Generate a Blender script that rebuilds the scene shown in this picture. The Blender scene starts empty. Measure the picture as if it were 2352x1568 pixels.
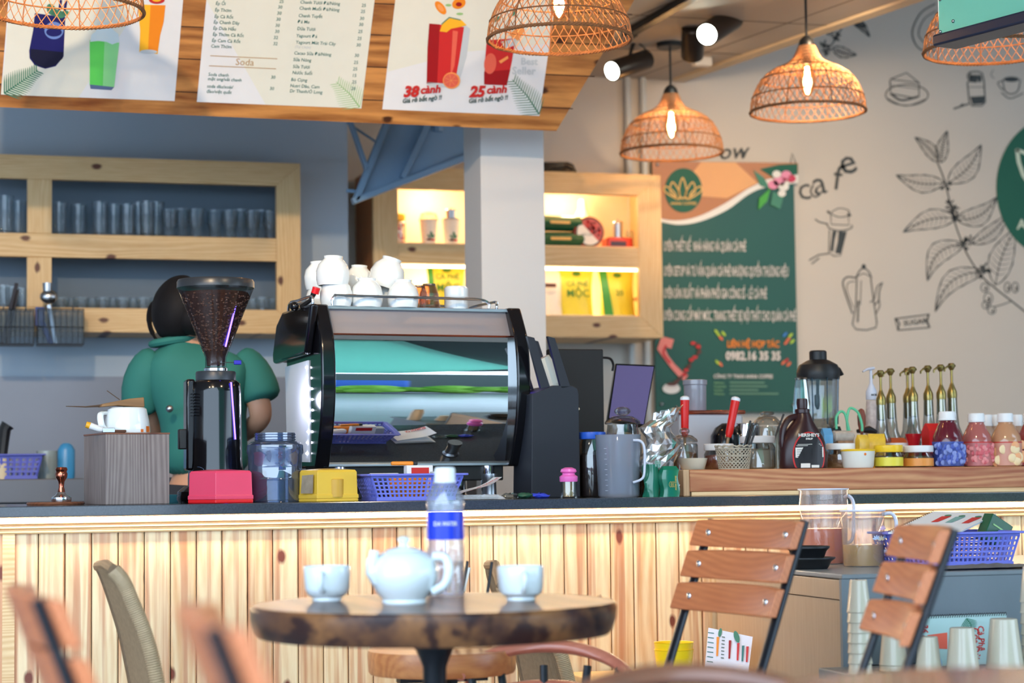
import bpy, bmesh, math, random
from mathutils import Vector, Matrix
PI = math.pi
random.seed(7)
scene = bpy.context.scene
COL = scene.collection

# ------------------------------------------------------------------ camera
W, H, F = 2352, 1568, 4700.0
CAM_Z = 1.0
YAW, PITCH, ROLL = math.radians(16.0), math.atan(321/4700.0), -0.012
cam_d = bpy.data.cameras.new('camera'); cam = bpy.data.objects.new('camera', cam_d); COL.objects.link(cam)
CM = Matrix.Rotation(-YAW, 3, 'Z') @ Matrix.Rotation(PI/2 + PITCH, 3, 'X') @ Matrix.Rotation(ROLL, 3, 'Z')
cam.matrix_world = Matrix.Translation((0, 0, CAM_Z)) @ CM.to_4x4()
cam_d.sensor_width = 36; cam_d.lens = F/W*36; cam_d.clip_start = .05; cam_d.clip_end = 100
cam_d.dof.use_dof = True; cam_d.dof.focus_distance = 5.45; cam_d.dof.aperture_fstop = 3.0
scene.camera = cam

# ------------------------------------------------------------------ exposure and daylight
vs = scene.view_settings
vs.view_transform = 'Standard'; vs.look = 'None'; vs.gamma = 1; vs.use_curve_mapping = False
vs.exposure = 0.55
world = bpy.data.worlds.new('world'); scene.world = world; world.use_nodes = True
wn = world.node_tree.nodes; wn['Background'].inputs[0].default_value = (.62, .80, 1.0, 1); wn['Background'].inputs[1].default_value = 3.9

def lamp_obj(name, kind, loc, power, color, target=None, size=.1, spot=60, blend=.5, parent=None):
    d = bpy.data.lights.new(name, kind); d.energy = power; d.color = color
    o = bpy.data.objects.new(name, d); COL.objects.link(o); o.location = loc
    if kind == 'SPOT': d.spot_size = math.radians(spot); d.spot_blend = blend; d.shadow_soft_size = size
    if kind == 'POINT': d.shadow_soft_size = size
    if kind == 'AREA': d.size = size
    if target is not None:
        o.rotation_euler = (Vector(target)-Vector(loc)).to_track_quat('-Z', 'Y').to_euler()
    if parent: o.parent = parent
    return o
WARM = (1.0, .74, .46)
# track spotlights hanging from the ceiling between the tables and the bar
lamp_obj('track_spot_light', 'SPOT', (-.2, 3.2, 2.7), 190, WARM, (0.35, 6.6, 2.3), .04, 62, .7)
lamp_obj('track_spot_light', 'SPOT', (1.6, 3.4, 2.7), 60, WARM, (2.2, 6.2, 1.0), .04, 80, .8)
lamp_obj('track_spot_light', 'SPOT', (-.9, 3.4, 2.7), 30, WARM, (-.3, 5.4, 1.0), .04, 80, .8)
lamp_obj('track_spot_light', 'SPOT', (3.2, 6.6, 2.7), 80, WARM, (4.0, 8.6, 1.5), .04, 90, .9)

# ------------------------------------------------------------------ pixel helpers
def ray(px, py):
    return CM @ Vector(((px - W/2)/F, -(py - H/2)/F, -1.0))
def P(px, py, Y):
    r = ray(px, py); t = Y/r.y
    return Vector((0, 0, CAM_Z)) + r*t
def PZ(px, py, z):
    r = ray(px, py); t = (z-CAM_Z)/r.z
    return Vector((0, 0, CAM_Z)) + r*t
def PP(px, py, p0, n, off=0.0):
    r = ray(px, py); o = Vector((0, 0, CAM_Z)); q = Vector(p0) + Vector(n)*off
    t = (q-o).dot(n)/r.dot(n)
    return o + r*t
def SC(px, Y, py=1100):
    r = ray(px, py); return F/(Y/r.y)

# ------------------------------------------------------------------ mesh helpers
class MB:
    def __init__(s): s.v = []; s.f = []; s.mi = []; s.m = 0
    def add(s, vs, fs, M=None):
        b = len(s.v)
        s.v += [tuple(M @ Vector(q)) if M is not None else tuple(q) for q in vs]
        for f in fs: s.f.append(tuple(b+i for i in f)); s.mi.append(s.m)
        return s
    def box(s, c, d, M=None, taper=1.0):
        x, y, z = d[0]/2, d[1]/2, d[2]/2; t = taper
        v = [(-x,-y,-z),(x,-y,-z),(x,y,-z),(-x,y,-z),(-x*t,-y*t,z),(x*t,-y*t,z),(x*t,y*t,z),(-x*t,y*t,z)]
        v = [(a+c[0], b+c[1], e+c[2]) for a, b, e in v]
        return s.add(v, [(0,3,2,1),(4,5,6,7),(0,1,5,4),(1,2,6,5),(2,3,7,6),(3,0,4,7)], M)
    def lathe(s, prof, c=(0,0,0), n=28, caps=True, M=None, sx=1, sy=1):
        v = []; f = []
        for r, z in prof:
            for i in range(n):
                a = 2*PI*i/n; v.append((c[0]+r*sx*math.cos(a), c[1]+r*sy*math.sin(a), c[2]+z))
        for k in range(len(prof)-1):
            for i in range(n):
                j = (i+1) % n; f.append((k*n+i, k*n+j, (k+1)*n+j, (k+1)*n+i))
        if caps:
            f.append(tuple(range(n-1, -1, -1))); f.append(tuple((len(prof)-1)*n+i for i in range(n)))
        return s.add(v, f, M)
    def loft(s, rings, cap=True, closed=True):
        n = len(rings[0]); v = [p for r in rings for p in r]; f = []
        for k in range(len(rings)-1):
            for i in range(n if closed else n-1):
                j = (i+1) % n; f.append((k*n+i, k*n+j, (k+1)*n+j, (k+1)*n+i))
        if cap: f.append(tuple(range(n-1, -1, -1))); f.append(tuple((len(rings)-1)*n+i for i in range(n)))
        return s.add(v, f)
    def tube(s, pts, r, n=8, M=None, flat=1.0, cap=True):
        pts = [Vector(p) for p in pts]; rs = r if isinstance(r, (list, tuple)) else [r]*len(pts)
        rings = []; up = None
        for i, p in enumerate(pts):
            t = (pts[min(i+1, len(pts)-1)] - pts[max(i-1, 0)])
            if t.length < 1e-9: t = Vector((0,0,1))
            t.normalize()
            if up is None: up = Vector((0,0,1)) if abs(t.z) < .9 else Vector((0,1,0))
            a = t.cross(up)
            if a.length < 1e-5: a = t.cross(Vector((1,0,0)))
            a.normalize(); b = a.cross(t).normalized(); up = b
            rings.append([tuple(p + a*(rs[i]*math.cos(2*PI*k/n)) + b*(rs[i]*flat*math.sin(2*PI*k/n))) for k in range(n)])
        if M is not None: rings = [[tuple(M @ Vector(q)) for q in rg] for rg in rings]
        return s.loft(rings, cap)
    def cyl(s, a, b, r, r2=None, n=20): return s.tube([a, b], [r, r if r2 is None else r2], n)
    def ball(s, c, r, n=16, sz=(1,1,1), M=None):
        k = max(6, n//2); prof = [(max(1e-5, r*math.sin(PI*i/k)), -r*math.cos(PI*i/k)) for i in range(k+1)]
        v = []; f = []
        for rr, z in prof:
            for i in range(n):
                a = 2*PI*i/n; v.append((c[0]+rr*sz[0]*math.cos(a), c[1]+rr*sz[1]*math.sin(a), c[2]+z*sz[2]))
        for q in range(k):
            for i in range(n):
                j = (i+1) % n; f.append((q*n+i, q*n+j, (q+1)*n+j, (q+1)*n+i))
        return s.add(v, f, M)
    def prism(s, poly, a, b, ax='y', M=None):
        # poly in 2D, extruded along ax from a to b
        n = len(poly); mk = {'y': lambda p, t: (p[0], t, p[1]), 'x': lambda p, t: (t, p[0], p[1]), 'z': lambda p, t: (p[0], p[1], t)}[ax]
        v = [mk(p, a) for p in poly] + [mk(p, b) for p in poly]
        f = [tuple(range(n-1, -1, -1)), tuple(range(n, 2*n))] + [(i, (i+1) % n, n+(i+1) % n, n+i) for i in range(n)]
        return s.add(v, f, M)
    def build(s, name, mats, parent=None, smooth=True, bevel=0, loc=None, ang=35, recalc=True, sub=0):
        me = bpy.data.meshes.new(name)
        off = Vector((0,0,0))
        if loc is not None: off = Vector(loc)
        me.from_pydata([tuple(Vector(q)-off) for q in s.v], [], s.f)
        if not isinstance(mats, (list, tuple)): mats = [mats]
        for m in mats: me.materials.append(m)
        if len(mats) > 1:
            for p, mi in zip(me.polygons, s.mi): p.material_index = mi
        if recalc:
            bm = bmesh.new(); bm.from_mesh(me); bmesh.ops.recalc_face_normals(bm, faces=bm.faces); bm.to_mesh(me); bm.free()
        if smooth:
            for p in me.polygons: p.use_smooth = True
            me.set_sharp_from_angle(angle=math.radians(ang))
        o = bpy.data.objects.new(name, me); COL.objects.link(o)
        if parent is not None: o.parent = parent
        if loc is not None: o.location = off
        if bevel:
            b = o.modifiers.new('bevel', 'BEVEL'); b.width = bevel; b.segments = 2; b.limit_method = 'ANGLE'; b.angle_limit = math.radians(40)
        if sub:
            b = o.modifiers.new('subsurf', 'SUBSURF'); b.levels = sub; b.render_levels = sub
        return o

def tag(o, label=None, cat=None, group=None, kind=None):
    if label: o['label'] = label
    if cat: o['category'] = cat
    if group: o['group'] = group
    if kind: o['kind'] = kind
    return o
def thing(name, label, cat, loc, rz=0, group=None):
    o = bpy.data.objects.new(name, None); COL.objects.link(o); o.location = loc; o.rotation_euler = (0, 0, rz)
    o.empty_display_size = .05
    return tag(o, label, cat, group)
def copy_tree(o, parent=None):
    c = o.copy(); COL.objects.link(c)
    if parent is not None: c.parent = parent
    for ch in list(o.children): copy_tree(ch, c)
    return c
class K:
    """pixel ruler for a thing standing at column cx on plane Y with its base at height z"""
    def __init__(s, cx, Y, z): s.cx, s.Y, s.z = cx, Y, z; s.s = SC(cx, Y); s.o = P(cx, 1100, Y); s.loc = Vector((s.o.x, Y, z))
    def x(s, px): return P(px, 1100, s.Y).x - s.o.x
    def w(s, py): return P(s.cx, py, s.Y).z - s.z
    def r(s, rp): return rp/s.s
    def prof(s, l, base=True):
        out = [[s.r(a), s.w(b)] for a, b in l]
        if base:
            m = min(range(len(out)), key=lambda i: out[i][1]); out[m][1] = 0.0
        return out

# ------------------------------------------------------------------ materials
_m = {}
def lin(c):
    return tuple(((x/255)/12.92 if x/255 <= .04045 else ((x/255+.055)/1.055)**2.4) for x in c)
def mat(name, rgb, rough=.5, metal=0, emit=None, es=0, alpha=1, coat=0, spec=.5, noise=0, trans=0, ior=1.45, bump=0, nscale=20):
    if name in _m: return _m[name]
    m = bpy.data.materials.new(name); m.use_nodes = True; b = m.node_tree.nodes['Principled BSDF']
    c = lin(rgb); b.inputs['Base Color'].default_value = (*c, 1); b.inputs['Roughness'].default_value = rough; b.inputs['Metallic'].default_value = metal
    b.inputs['Specular IOR Level'].default_value = spec; b.inputs['Coat Weight'].default_value = coat; b.inputs['Coat Roughness'].default_value = .05
    b.inputs['Transmission Weight'].default_value = trans; b.inputs['IOR'].default_value = ior
    if emit: b.inputs['Emission Color'].default_value = (*emit, 1); b.inputs['Emission Strength'].default_value = es
    N = m.node_tree.nodes; L = m.node_tree.links
    nz = N.new('ShaderNodeTexNoise'); tc = N.new('ShaderNodeTexCoord'); nz.inputs['Scale'].default_value = nscale; nz.inputs['Detail'].default_value = 4
    L.new(tc.outputs['Object'], nz.inputs['Vector'])
    mx = N.new('ShaderNodeMix'); mx.data_type = 'RGBA'
    k = max(noise, .03)
    mx.inputs['A'].default_value = (*[x*(1-k) for x in c], 1); mx.inputs['B'].default_value = (*[min(1, x*(1+k)) for x in c], 1)
    L.new(nz.outputs['Fac'], mx.inputs['Factor']); L.new(mx.outputs['Result'], b.inputs['Base Color'])
    if bump:
        bp = N.new('ShaderNodeBump'); bp.inputs['Strength'].default_value = bump; bp.inputs['Distance'].default_value = .002
        L.new(nz.outputs['Fac'], bp.inputs['Height']); L.new(bp.outputs['Normal'], b.inputs['Normal'])
    _m[name] = m; return m
ORD = ['first','second','third','fourth','fifth','sixth','seventh','eighth','ninth','tenth','eleventh','twelfth','thirteenth','fourteenth']
def glass(name, tint=(235,242,245), refl=.12, dens=.0, rough=.03, milk=None, fres=.32, edge=.45):
    """thin clear wall: transparent with a fresnel sheen, optional milky diffuse share"""
    if name in _m: return _m[name]
    m = bpy.data.materials.new(name); m.use_nodes = True; N = m.node_tree.nodes; L = m.node_tree.links; N.clear()
    out = N.new('ShaderNodeOutputMaterial'); tr = N.new('ShaderNodeBsdfTransparent'); gl = N.new('ShaderNodeBsdfGlossy')
    lw = N.new('ShaderNodeLayerWeight'); lw.inputs['Blend'].default_value = .25
    cr = N.new('ShaderNodeMix'); cr.data_type = 'RGBA'; c = lin(tint)
    cr.inputs['A'].default_value = (*c, 1); cr.inputs['B'].default_value = (*[x*edge for x in c], 1)
    L.new(lw.outputs['Facing'], cr.inputs['Factor']); L.new(cr.outputs['Result'], tr.inputs['Color'])
    gl.inputs['Roughness'].default_value = rough; gl.inputs['Color'].default_value = (1,1,1,1)
    ma = N.new('ShaderNodeMath'); ma.operation = 'MULTIPLY_ADD'; ma.inputs[1].default_value = fres; ma.inputs[2].default_value = refl*.4
    L.new(lw.outputs['Fresnel'], ma.inputs[0])
    mx = N.new('ShaderNodeMixShader'); L.new(ma.outputs[0], mx.inputs[0]); L.new(tr.outputs[0], mx.inputs[1]); L.new(gl.outputs[0], mx.inputs[2])
    last = mx
    if milk:
        df = N.new('ShaderNodeBsdfPrincipled'); df.inputs['Base Color'].default_value = (*lin(milk[0]), 1); df.inputs['Roughness'].default_value = .25
        m2 = N.new('ShaderNodeMixShader'); m2.inputs[0].default_value = milk[1]
        L.new(mx.outputs[0], m2.inputs[1]); L.new(df.outputs[0], m2.inputs[2]); last = m2
    L.new(last.outputs[0], out.inputs[0]); _m[name] = m; return m
def emis(name, rgb, s):
    if name in _m: return _m[name]
    m = bpy.data.materials.new(name); m.use_nodes = True; N = m.node_tree.nodes; N.clear()
    e = N.new('ShaderNodeEmission'); e.inputs[0].default_value = (*rgb, 1); e.inputs[1].default_value = s
    o = N.new('ShaderNodeOutputMaterial'); m.node_tree.links.new(e.outputs[0], o.inputs[0]); _m[name] = m; return m
def wood(name, light, dark, knot=(90,45,25), axis='x', fine=1.0, rings=1.0, rough=.5, knots=.35, plank=0, coat=0, contrast=1.0, warp=3.0, streak=None, sfac=.6):
    """grain along axis; plank = board width across for per-board variation along x (axis z) """
    if name in _m: return _m[name]
    m = bpy.data.materials.new(name); m.use_nodes = True; N = m.node_tree.nodes; L = m.node_tree.links; b = N['Principled BSDF']
    b.inputs['Roughness'].default_value = rough; b.inputs['Coat Weight'].default_value = coat; b.inputs['Coat Roughness'].default_value = .08
    tc = N.new('ShaderNodeTexCoord'); vec = tc.outputs['Object']
    def new(t, **k):
        n = N.new(t)
        for a, v in k.items(): setattr(n, a, v)
        return n
    rnd = None
    if plank:
        sp = new('ShaderNodeSeparateXYZ'); L.new(vec, sp.inputs[0])
        dv = new('ShaderNodeMath', operation='DIVIDE'); dv.inputs[1].default_value = plank
        L.new(sp.outputs[{'z': 0, 'x': 2, 'y': 0}[axis]], dv.inputs[0])
        fl = new('ShaderNodeMath', operation='FLOOR'); L.new(dv.outputs[0], fl.inputs[0])
        wnz = new('ShaderNodeTexWhiteNoise', noise_dimensions='1D'); L.new(fl.outputs[0], wnz.inputs['W']); rnd = wnz.outputs['Value']
        vm = new('ShaderNodeVectorMath', operation='MULTIPLY_ADD'); L.new(wnz.outputs['Color'], vm.inputs[0]); vm.inputs[1].default_value = (7, 7, 7); L.new(vec, vm.inputs[2]); vec = vm.outputs[0]
    mp = new('ShaderNodeMapping'); sc = {'x': (.12, 1, 1), 'y': (1, .12, 1), 'z': (1, 1, .12)}[axis]
    mp.inputs['Scale'].default_value = sc; L.new(vec, mp.inputs['Vector'])
    n1 = new('ShaderNodeTexNoise'); n1.inputs['Scale'].default_value = 6*fine; n1.inputs['Detail'].default_value = 2; L.new(mp.outputs[0], n1.inputs['Vector'])
    # ring lines from a warped distance
    sep = new('ShaderNodeSeparateXYZ'); L.new(mp.outputs[0], sep.inputs[0])
    sm = new('ShaderNodeMath', operation='ADD'); a2 = {'x': (1, 2), 'y': (0, 2), 'z': (0, 1)}[axis]
    L.new(sep.outputs[a2[0]], sm.inputs[0]); L.new(sep.outputs[a2[1]], sm.inputs[1])
    w1 = new('ShaderNodeMath', operation='MULTIPLY_ADD'); w1.inputs[1].default_value = .05*warp; L.new(n1.outputs['Fac'], w1.inputs[0]); L.new(sm.outputs[0], w1.inputs[2])
    w2 = new('ShaderNodeMath', operation='MULTIPLY'); w2.inputs[1].default_value = 620*rings; L.new(w1.outputs[0], w2.inputs[0])
    sn = new('ShaderNodeMath', operation='SINE'); L.new(w2.outputs[0], sn.inputs[0])
    s2 = new('ShaderNodeMath', operation='MULTIPLY_ADD'); s2.inputs[1].default_value = .5; s2.inputs[2].default_value = .5; L.new(sn.outputs[0], s2.inputs[0])
    n2 = new('ShaderNodeTexNoise'); n2.inputs['Scale'].default_value = 90*fine; n2.inputs['Detail'].default_value = 3; L.new(mp.outputs[0], n2.inputs['Vector'])
    n3 = new('ShaderNodeTexNoise'); n3.inputs['Scale'].default_value = 14*fine; n3.inputs['Detail'].default_value = 2; L.new(mp.outputs[0], n3.inputs['Vector'])
    c0 = new('ShaderNodeMath', operation='MULTIPLY'); L.new(s2.outputs[0], c0.inputs[0]); L.new(n3.outputs['Fac'], c0.inputs[1])
    c1 = new('ShaderNodeMath', operation='MULTIPLY_ADD'); c1.inputs[1].default_value = .9*contrast; L.new(c0.outputs[0], c1.inputs[0])
    c2 = new('ShaderNodeMath', operation='MULTIPLY_ADD'); c2.inputs[1].default_value = .9; c2.inputs[2].default_value = -.32; L.new(n2.outputs['Fac'], c2.inputs[0]); L.new(c2.outputs[0], c1.inputs[2])
    fac = c1.outputs[0]
    if rnd is not None:
        c3 = new('ShaderNodeMath', operation='MULTIPLY_ADD'); c3.inputs[1].default_value = .38; L.new(rnd, c3.inputs[0])
        c4 = new('ShaderNodeMath', operation='SUBTRACT'); c4.inputs[1].default_value = .17; L.new(fac, c4.inputs[0]); L.new(c4.outputs[0], c3.inputs[2]); fac = c3.outputs[0]
    mx = new('ShaderNodeMix', data_type='RGBA'); mx.inputs['A'].default_value = (*lin(light), 1); mx.inputs['B'].default_value = (*lin(dark), 1); L.new(fac, mx.inputs['Factor'])
    col = mx.outputs['Result']
    if streak:
        m4 = new('ShaderNodeMapping'); m4.inputs['Scale'].default_value = {'x': (.03, 1, 1), 'y': (1, .03, 1), 'z': (1, 1, .03)}[axis]; L.new(vec, m4.inputs['Vector'])
        wv = new('ShaderNodeVectorMath', operation='MULTIPLY_ADD'); L.new(n1.outputs['Color'], wv.inputs[0]); wv.inputs[1].default_value = (.02,.02,.02); L.new(m4.outputs[0], wv.inputs[2])
        n4 = new('ShaderNodeTexNoise'); n4.inputs['Scale'].default_value = 34*fine; n4.inputs['Detail'].default_value = 3; L.new(wv.outputs[0], n4.inputs['Vector'])
        r4 = new('ShaderNodeMapRange'); r4.inputs['From Min'].default_value = .50; r4.inputs['From Max'].default_value = .60; r4.inputs['To Max'].default_value = sfac; L.new(n4.outputs['Fac'], r4.inputs['Value'])
        mz_ = new('ShaderNodeMix', data_type='RGBA'); mz_.inputs['B'].default_value = (*lin(streak), 1); L.new(r4.outputs[0], mz_.inputs['Factor']); L.new(col, mz_.inputs['A']); col = mz_.outputs['Result']
    if knots > 0:
        m3 = new('ShaderNodeMapping'); m3.inputs['Scale'].default_value = {'x': (.55, 1, 1), 'y': (1, .55, 1), 'z': (1, 1, .55)}[axis]; L.new(vec, m3.inputs['Vector'])
        vo = new('ShaderNodeTexVoronoi', voronoi_dimensions='2D'); vo.inputs['Scale'].default_value = 6.5; s3 = new('ShaderNodeSeparateXYZ'); cb = new('ShaderNodeCombineXYZ'); L.new(m3.outputs[0], s3.inputs[0]); L.new(s3.outputs[0], cb.inputs[0]); L.new(s3.outputs[1 if axis == 'y' else 2], cb.inputs[1]); L.new(cb.outputs[0], vo.inputs['Vector'])
        ad = new('ShaderNodeMath', operation='MULTIPLY_ADD'); ad.inputs[1].default_value = -.06; L.new(n2.outputs['Fac'], ad.inputs[0]); L.new(vo.outputs['Distance'], ad.inputs[2])
        rp = new('ShaderNodeMapRange'); rp.inputs['From Min'].default_value = .015; rp.inputs['From Max'].default_value = .055; rp.inputs['To Min'].default_value = 1; rp.inputs['To Max'].default_value = 0; L.new(ad.outputs[0], rp.inputs['Value'])
        sc2 = new('ShaderNodeSeparateColor'); L.new(vo.outputs['Color'], sc2.inputs[0])
        lt = new('ShaderNodeMath', operation='LESS_THAN'); lt.inputs[1].default_value = knots; L.new(sc2.outputs[0], lt.inputs[0])
        ml = new('ShaderNodeMath', operation='MULTIPLY'); L.new(rp.outputs[0], ml.inputs[0]); L.new(lt.outputs[0], ml.inputs[1])
        mk = new('ShaderNodeMix', data_type='RGBA'); mk.inputs['B'].default_value = (*lin(knot), 1); L.new(ml.outputs[0], mk.inputs['Factor']); L.new(col, mk.inputs['A']); col = mk.outputs['Result']
    L.new(col, b.inputs['Base Color'])
    _m[name] = m; return m

# ------------------------------------------------------------------ lettering and flat print
def text_geo(s, bold=0.0, shear=0.0, res=2):
    cu = bpy.data.curves.new('t', 'FONT'); cu.body = s; cu.offset = bold; cu.shear = shear; cu.resolution_u = res; cu.fill_mode = 'FRONT'
    ob = bpy.data.objects.new('t', cu); COL.objects.link(ob)
    dg = bpy.context.evaluated_depsgraph_get(); dg.update()
    me = bpy.data.meshes.new_from_object(ob.evaluated_get(dg))
    v = [(q.co.x, q.co.y) for q in me.vertices]; f = [tuple(p.vertices) for p in me.polygons]
    bpy.data.objects.remove(ob); bpy.data.curves.remove(cu); bpy.data.meshes.remove(me)
    return v, f
class Art:
    """flat print: shapes given in picture units of fn(u, v, layer) -> 3D point on the printed face"""
    def __init__(s, fn): s.fn = fn; s.mb = MB(); s.mats = []; s.v = 0
    def mid(s, m):
        if m not in s.mats: s.mats.append(m)
        s.mb.m = s.mats.index(m)
    def poly(s, pts, m, layer=1):
        s.mid(m); s.mb.add([s.fn(a, b, layer) for a, b in pts], [tuple(range(len(pts)))])
    def ell(s, cx, cy, rx, ry, m, layer=1, rot=0, a0=0, a1=2*PI, n=26):
        p = []
        full = abs(a1-a0-2*PI) < 1e-6
        for i in range(n if full else n+1):
            a = a0+(a1-a0)*i/n; x, y = rx*math.cos(a), ry*math.sin(a)
            p.append((cx+x*math.cos(rot)-y*math.sin(rot), cy+x*math.sin(rot)+y*math.cos(rot)))
        s.poly(p, m, layer)
    def rib(s, pts, w, m, layer=1):
        s.mid(m); ws = w if isinstance(w, (list, tuple)) else [w]*len(pts); v = []; n = len(pts)
        for i, (x, y) in enumerate(pts):
            x0, y0 = pts[max(i-1, 0)]; x1, y1 = pts[min(i+1, n-1)]; dx, dy = x1-x0, y1-y0; l = math.hypot(dx, dy) or 1
            nx, ny = -dy/l*ws[i]/2, dx/l*ws[i]/2; v += [s.fn(x+nx, y+ny, layer), s.fn(x-nx, y-ny, layer)]
        s.mb.add(v, [(2*i, 2*i+1, 2*i+3, 2*i+2) for i in range(n-1)])
    def curve(s, ctrl, w, m, layer=1, n=6, closed=False):
        s.rib(crom(ctrl, n, closed), w, m, layer)
    def text(s, t, x, y, h, m, layer=2, rot=0, bold=0, shear=0, wide=1.0, align='l', width=None, lean=0):
        """baseline start at (x, y), v pointing down the picture; h = letter size"""
        v, f = text_geo(t, bold, shear)
        if not v: return
        s.mid(m); x1 = max(q[0] for q in v)
        if width: wide = width/(x1*h)
        ox = {'l': 0, 'c': -x1*h*wide/2, 'r': -x1*h*wide}[align]
        out = []
        for a, b in v:
            u, w = a*h*wide+ox, -b*h; u += lean*b*h
            out.append(s.fn(x+u*math.cos(rot)-w*math.sin(rot), y+u*math.sin(rot)+w*math.cos(rot), layer))
        s.mb.add(out, f)
    def build(s, name, parent=None, loc=None):
        return s.mb.build(name, s.mats, parent, smooth=False, loc=loc, recalc=False)
def crom(c, n=6, closed=False):
    out = []; k = len(c)
    rng = range(k) if closed else range(k-1)
    g = (lambda i: c[i % k]) if closed else (lambda i: c[max(0, min(k-1, i))])
    for i in rng:
        p0, p1, p2, p3 = g(i-1), g(i), g(i+1), g(i+2)
        for j in range(n):
            t = j/n; out.append(tuple(.5*((2*p1[d])+(-p0[d]+p2[d])*t+(2*p0[d]-5*p1[d]+4*p2[d]-p3[d])*t*t+(-p0[d]+3*p1[d]-3*p2[d]+p3[d])*t**3) for d in range(len(p1))))
    out.append(tuple(g(k if closed else k-1))); return out

# shared materials
WHITE = mat('painted_plaster', (214,212,210), .7, noise=.03, nscale=3)
M_BLACK = mat('black_plastic', (24,25,28), .45)
M_GLOSSBLACK = mat('gloss_black', (14,15,20), .14, coat=.25)
M_METALBLACK = mat('black_metal', (28,31,38), .35, metal=.3)
M_CHROME = mat('chrome', (225,228,232), .08, metal=1)
M_STEEL = mat('brushed_steel', (176,180,186), .32, metal=1)
M_CHINA = mat('white_china', (232,240,243), .12, coat=.8)
PINE = wood('pine_frame', (222,190,140), (196,152,98), axis='x', knots=.5)
PINEV = wood('pine_frame_upright', (222,190,140), (196,152,98), axis='z', knots=.5)
GLASS = glass('clear_glass'); GLASSD = glass('bar_glass', (244,248,250), .05, fres=.14, edge=.86, milk=((190,205,220), .05))
C_Z = CAM_Z-.048      # bar top height
# ================================================================== THE ROOM
def struct(name, mb, m, parent=None, **k):
    o = mb.build(name, m, parent, **k)
    if parent is None: o['kind'] = 'structure'
    return o
FLOOR = mat('grey_floor_tile', (150,154,158), .25, noise=.12, nscale=4)
struct('floor', MB().box((1, 3, -.05), (14, 14, .1)), FLOOR, smooth=False)
YW, YR, CZ = 8.0, 8.6, 2.8
xL = P(800, 600, YW).x
struct('wall_back', MB().box(((xL-6)/2, YW+.4, 2.0), (xL+6, .8, 4.0)), mat('blue_shaded_paint', (160,176,192), .7, noise=.03, nscale=3), smooth=False)  # whitish wall; the cool blue shade over it is put into this colour
wallr = struct('wall_recess', MB().box(((xL+8)/2, YR+.15, 2.0), (8-xL, .3, 4.0)), mat('mural_paint', (200,190,178), .7, noise=.03, nscale=3), smooth=False)
struct('wall_left', MB().box((-6.1, 5.6, 2.0), (.2, 6.4, 4.0)), WHITE, smooth=False)
struct('wall_right', MB().box((8.1, 5.6, 2.0), (.2, 6.4, 4.0)), WHITE, smooth=False)
# ceiling of grey boards with a slanting edge, the taller part beyond it
c0 = PZ(1558, 181, CZ); c1 = PZ(2085, 0, CZ); dr = (c1-c0); c2 = c0 + dr*((2.5-c0.y)/dr.y)
CEIL = mat('ceiling_board', (176,166,156), .8, noise=.05, nscale=2)
mb = MB(); mb.prism([(-6, 2.5), (c2.x, 2.5), (c0.x, YR+.3), (-6, YR+.3)], CZ, CZ+.06, 'z')
ceil = struct('ceiling', mb, CEIL, smooth=False)
mb = MB(); seam = mat('seam_dark', (96,88,82), .8)
for k in range(-2, 5):
    b0 = c0 + Vector((-.62*k-.2, 0, 0)); mb.add([(b0.x-.004, b0.y, CZ-.001), (b0.x+.004, b0.y, CZ-.001), (b0.x+dr.x*2+.004, b0.y+dr.y*2, CZ-.001), (b0.x+dr.x*2-.004, b0.y+dr.y*2, CZ-.001)], [(0,1,2,3)]) if k >= 0 else None
for yy in (8.0, 7.4, 6.8, 6.2): 
    xr_ = c0.x + dr.x*((yy-c0.y)/dr.y)
    mb.box(((xr_-1)/2, yy, CZ-.0005), (xr_+1, .008, .001))
mb.build('ceiling_seam', seam, ceil, smooth=False)
ed = MB(); n_ = Vector((-dr.y, dr.x, 0)).normalized()*.03
for s_ in (0,): ed.add([c0-n_, c0+n_, c2+n_, c2-n_, *(q+Vector((0,0,.1)) for q in (c0-n_, c0+n_, c2+n_, c2-n_))], [(0,1,2,3),(4,5,6,7),(0,1,5,4),(1,2,6,5),(2,3,7,6),(3,0,4,7)], Matrix.Translation((0,0,-.012)))
struct('trim_1', ed, mat('cream_trim', (205,185,155), .6), smooth=False)
struct('ceiling_upper', MB().box((1, 5.6, 4.03), (14, 6.3, .06)), CEIL, smooth=False)
mb = MB(); mb.add([tuple(c0+Vector((0,0,.06))), tuple(c2+Vector((0,0,.06))), (c2.x, c2.y, 4), (c0.x, c0.y, 4)], [(0,1,2,3)])
mb.add([(c0.x-.03,c0.y,CZ+.06), (c2.x-.03,c2.y,CZ+.06), (c2.x-.03,c2.y,4), (c0.x-.03,c0.y,4)], [(0,1,2,3)])
struct('wall_fascia', mb, WHITE, smooth=False)
# pipes down the recess corner
pz = MB()
for px_ in (1446, 1482): q = P(px_, 500, YR-.03); pz.cyl((q.x, q.y, .1), (q.x, q.y, CZ), .014, n=10)
struct('trim_2', pz, mat('pipe_paint', (196,196,192), .5))
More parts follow.
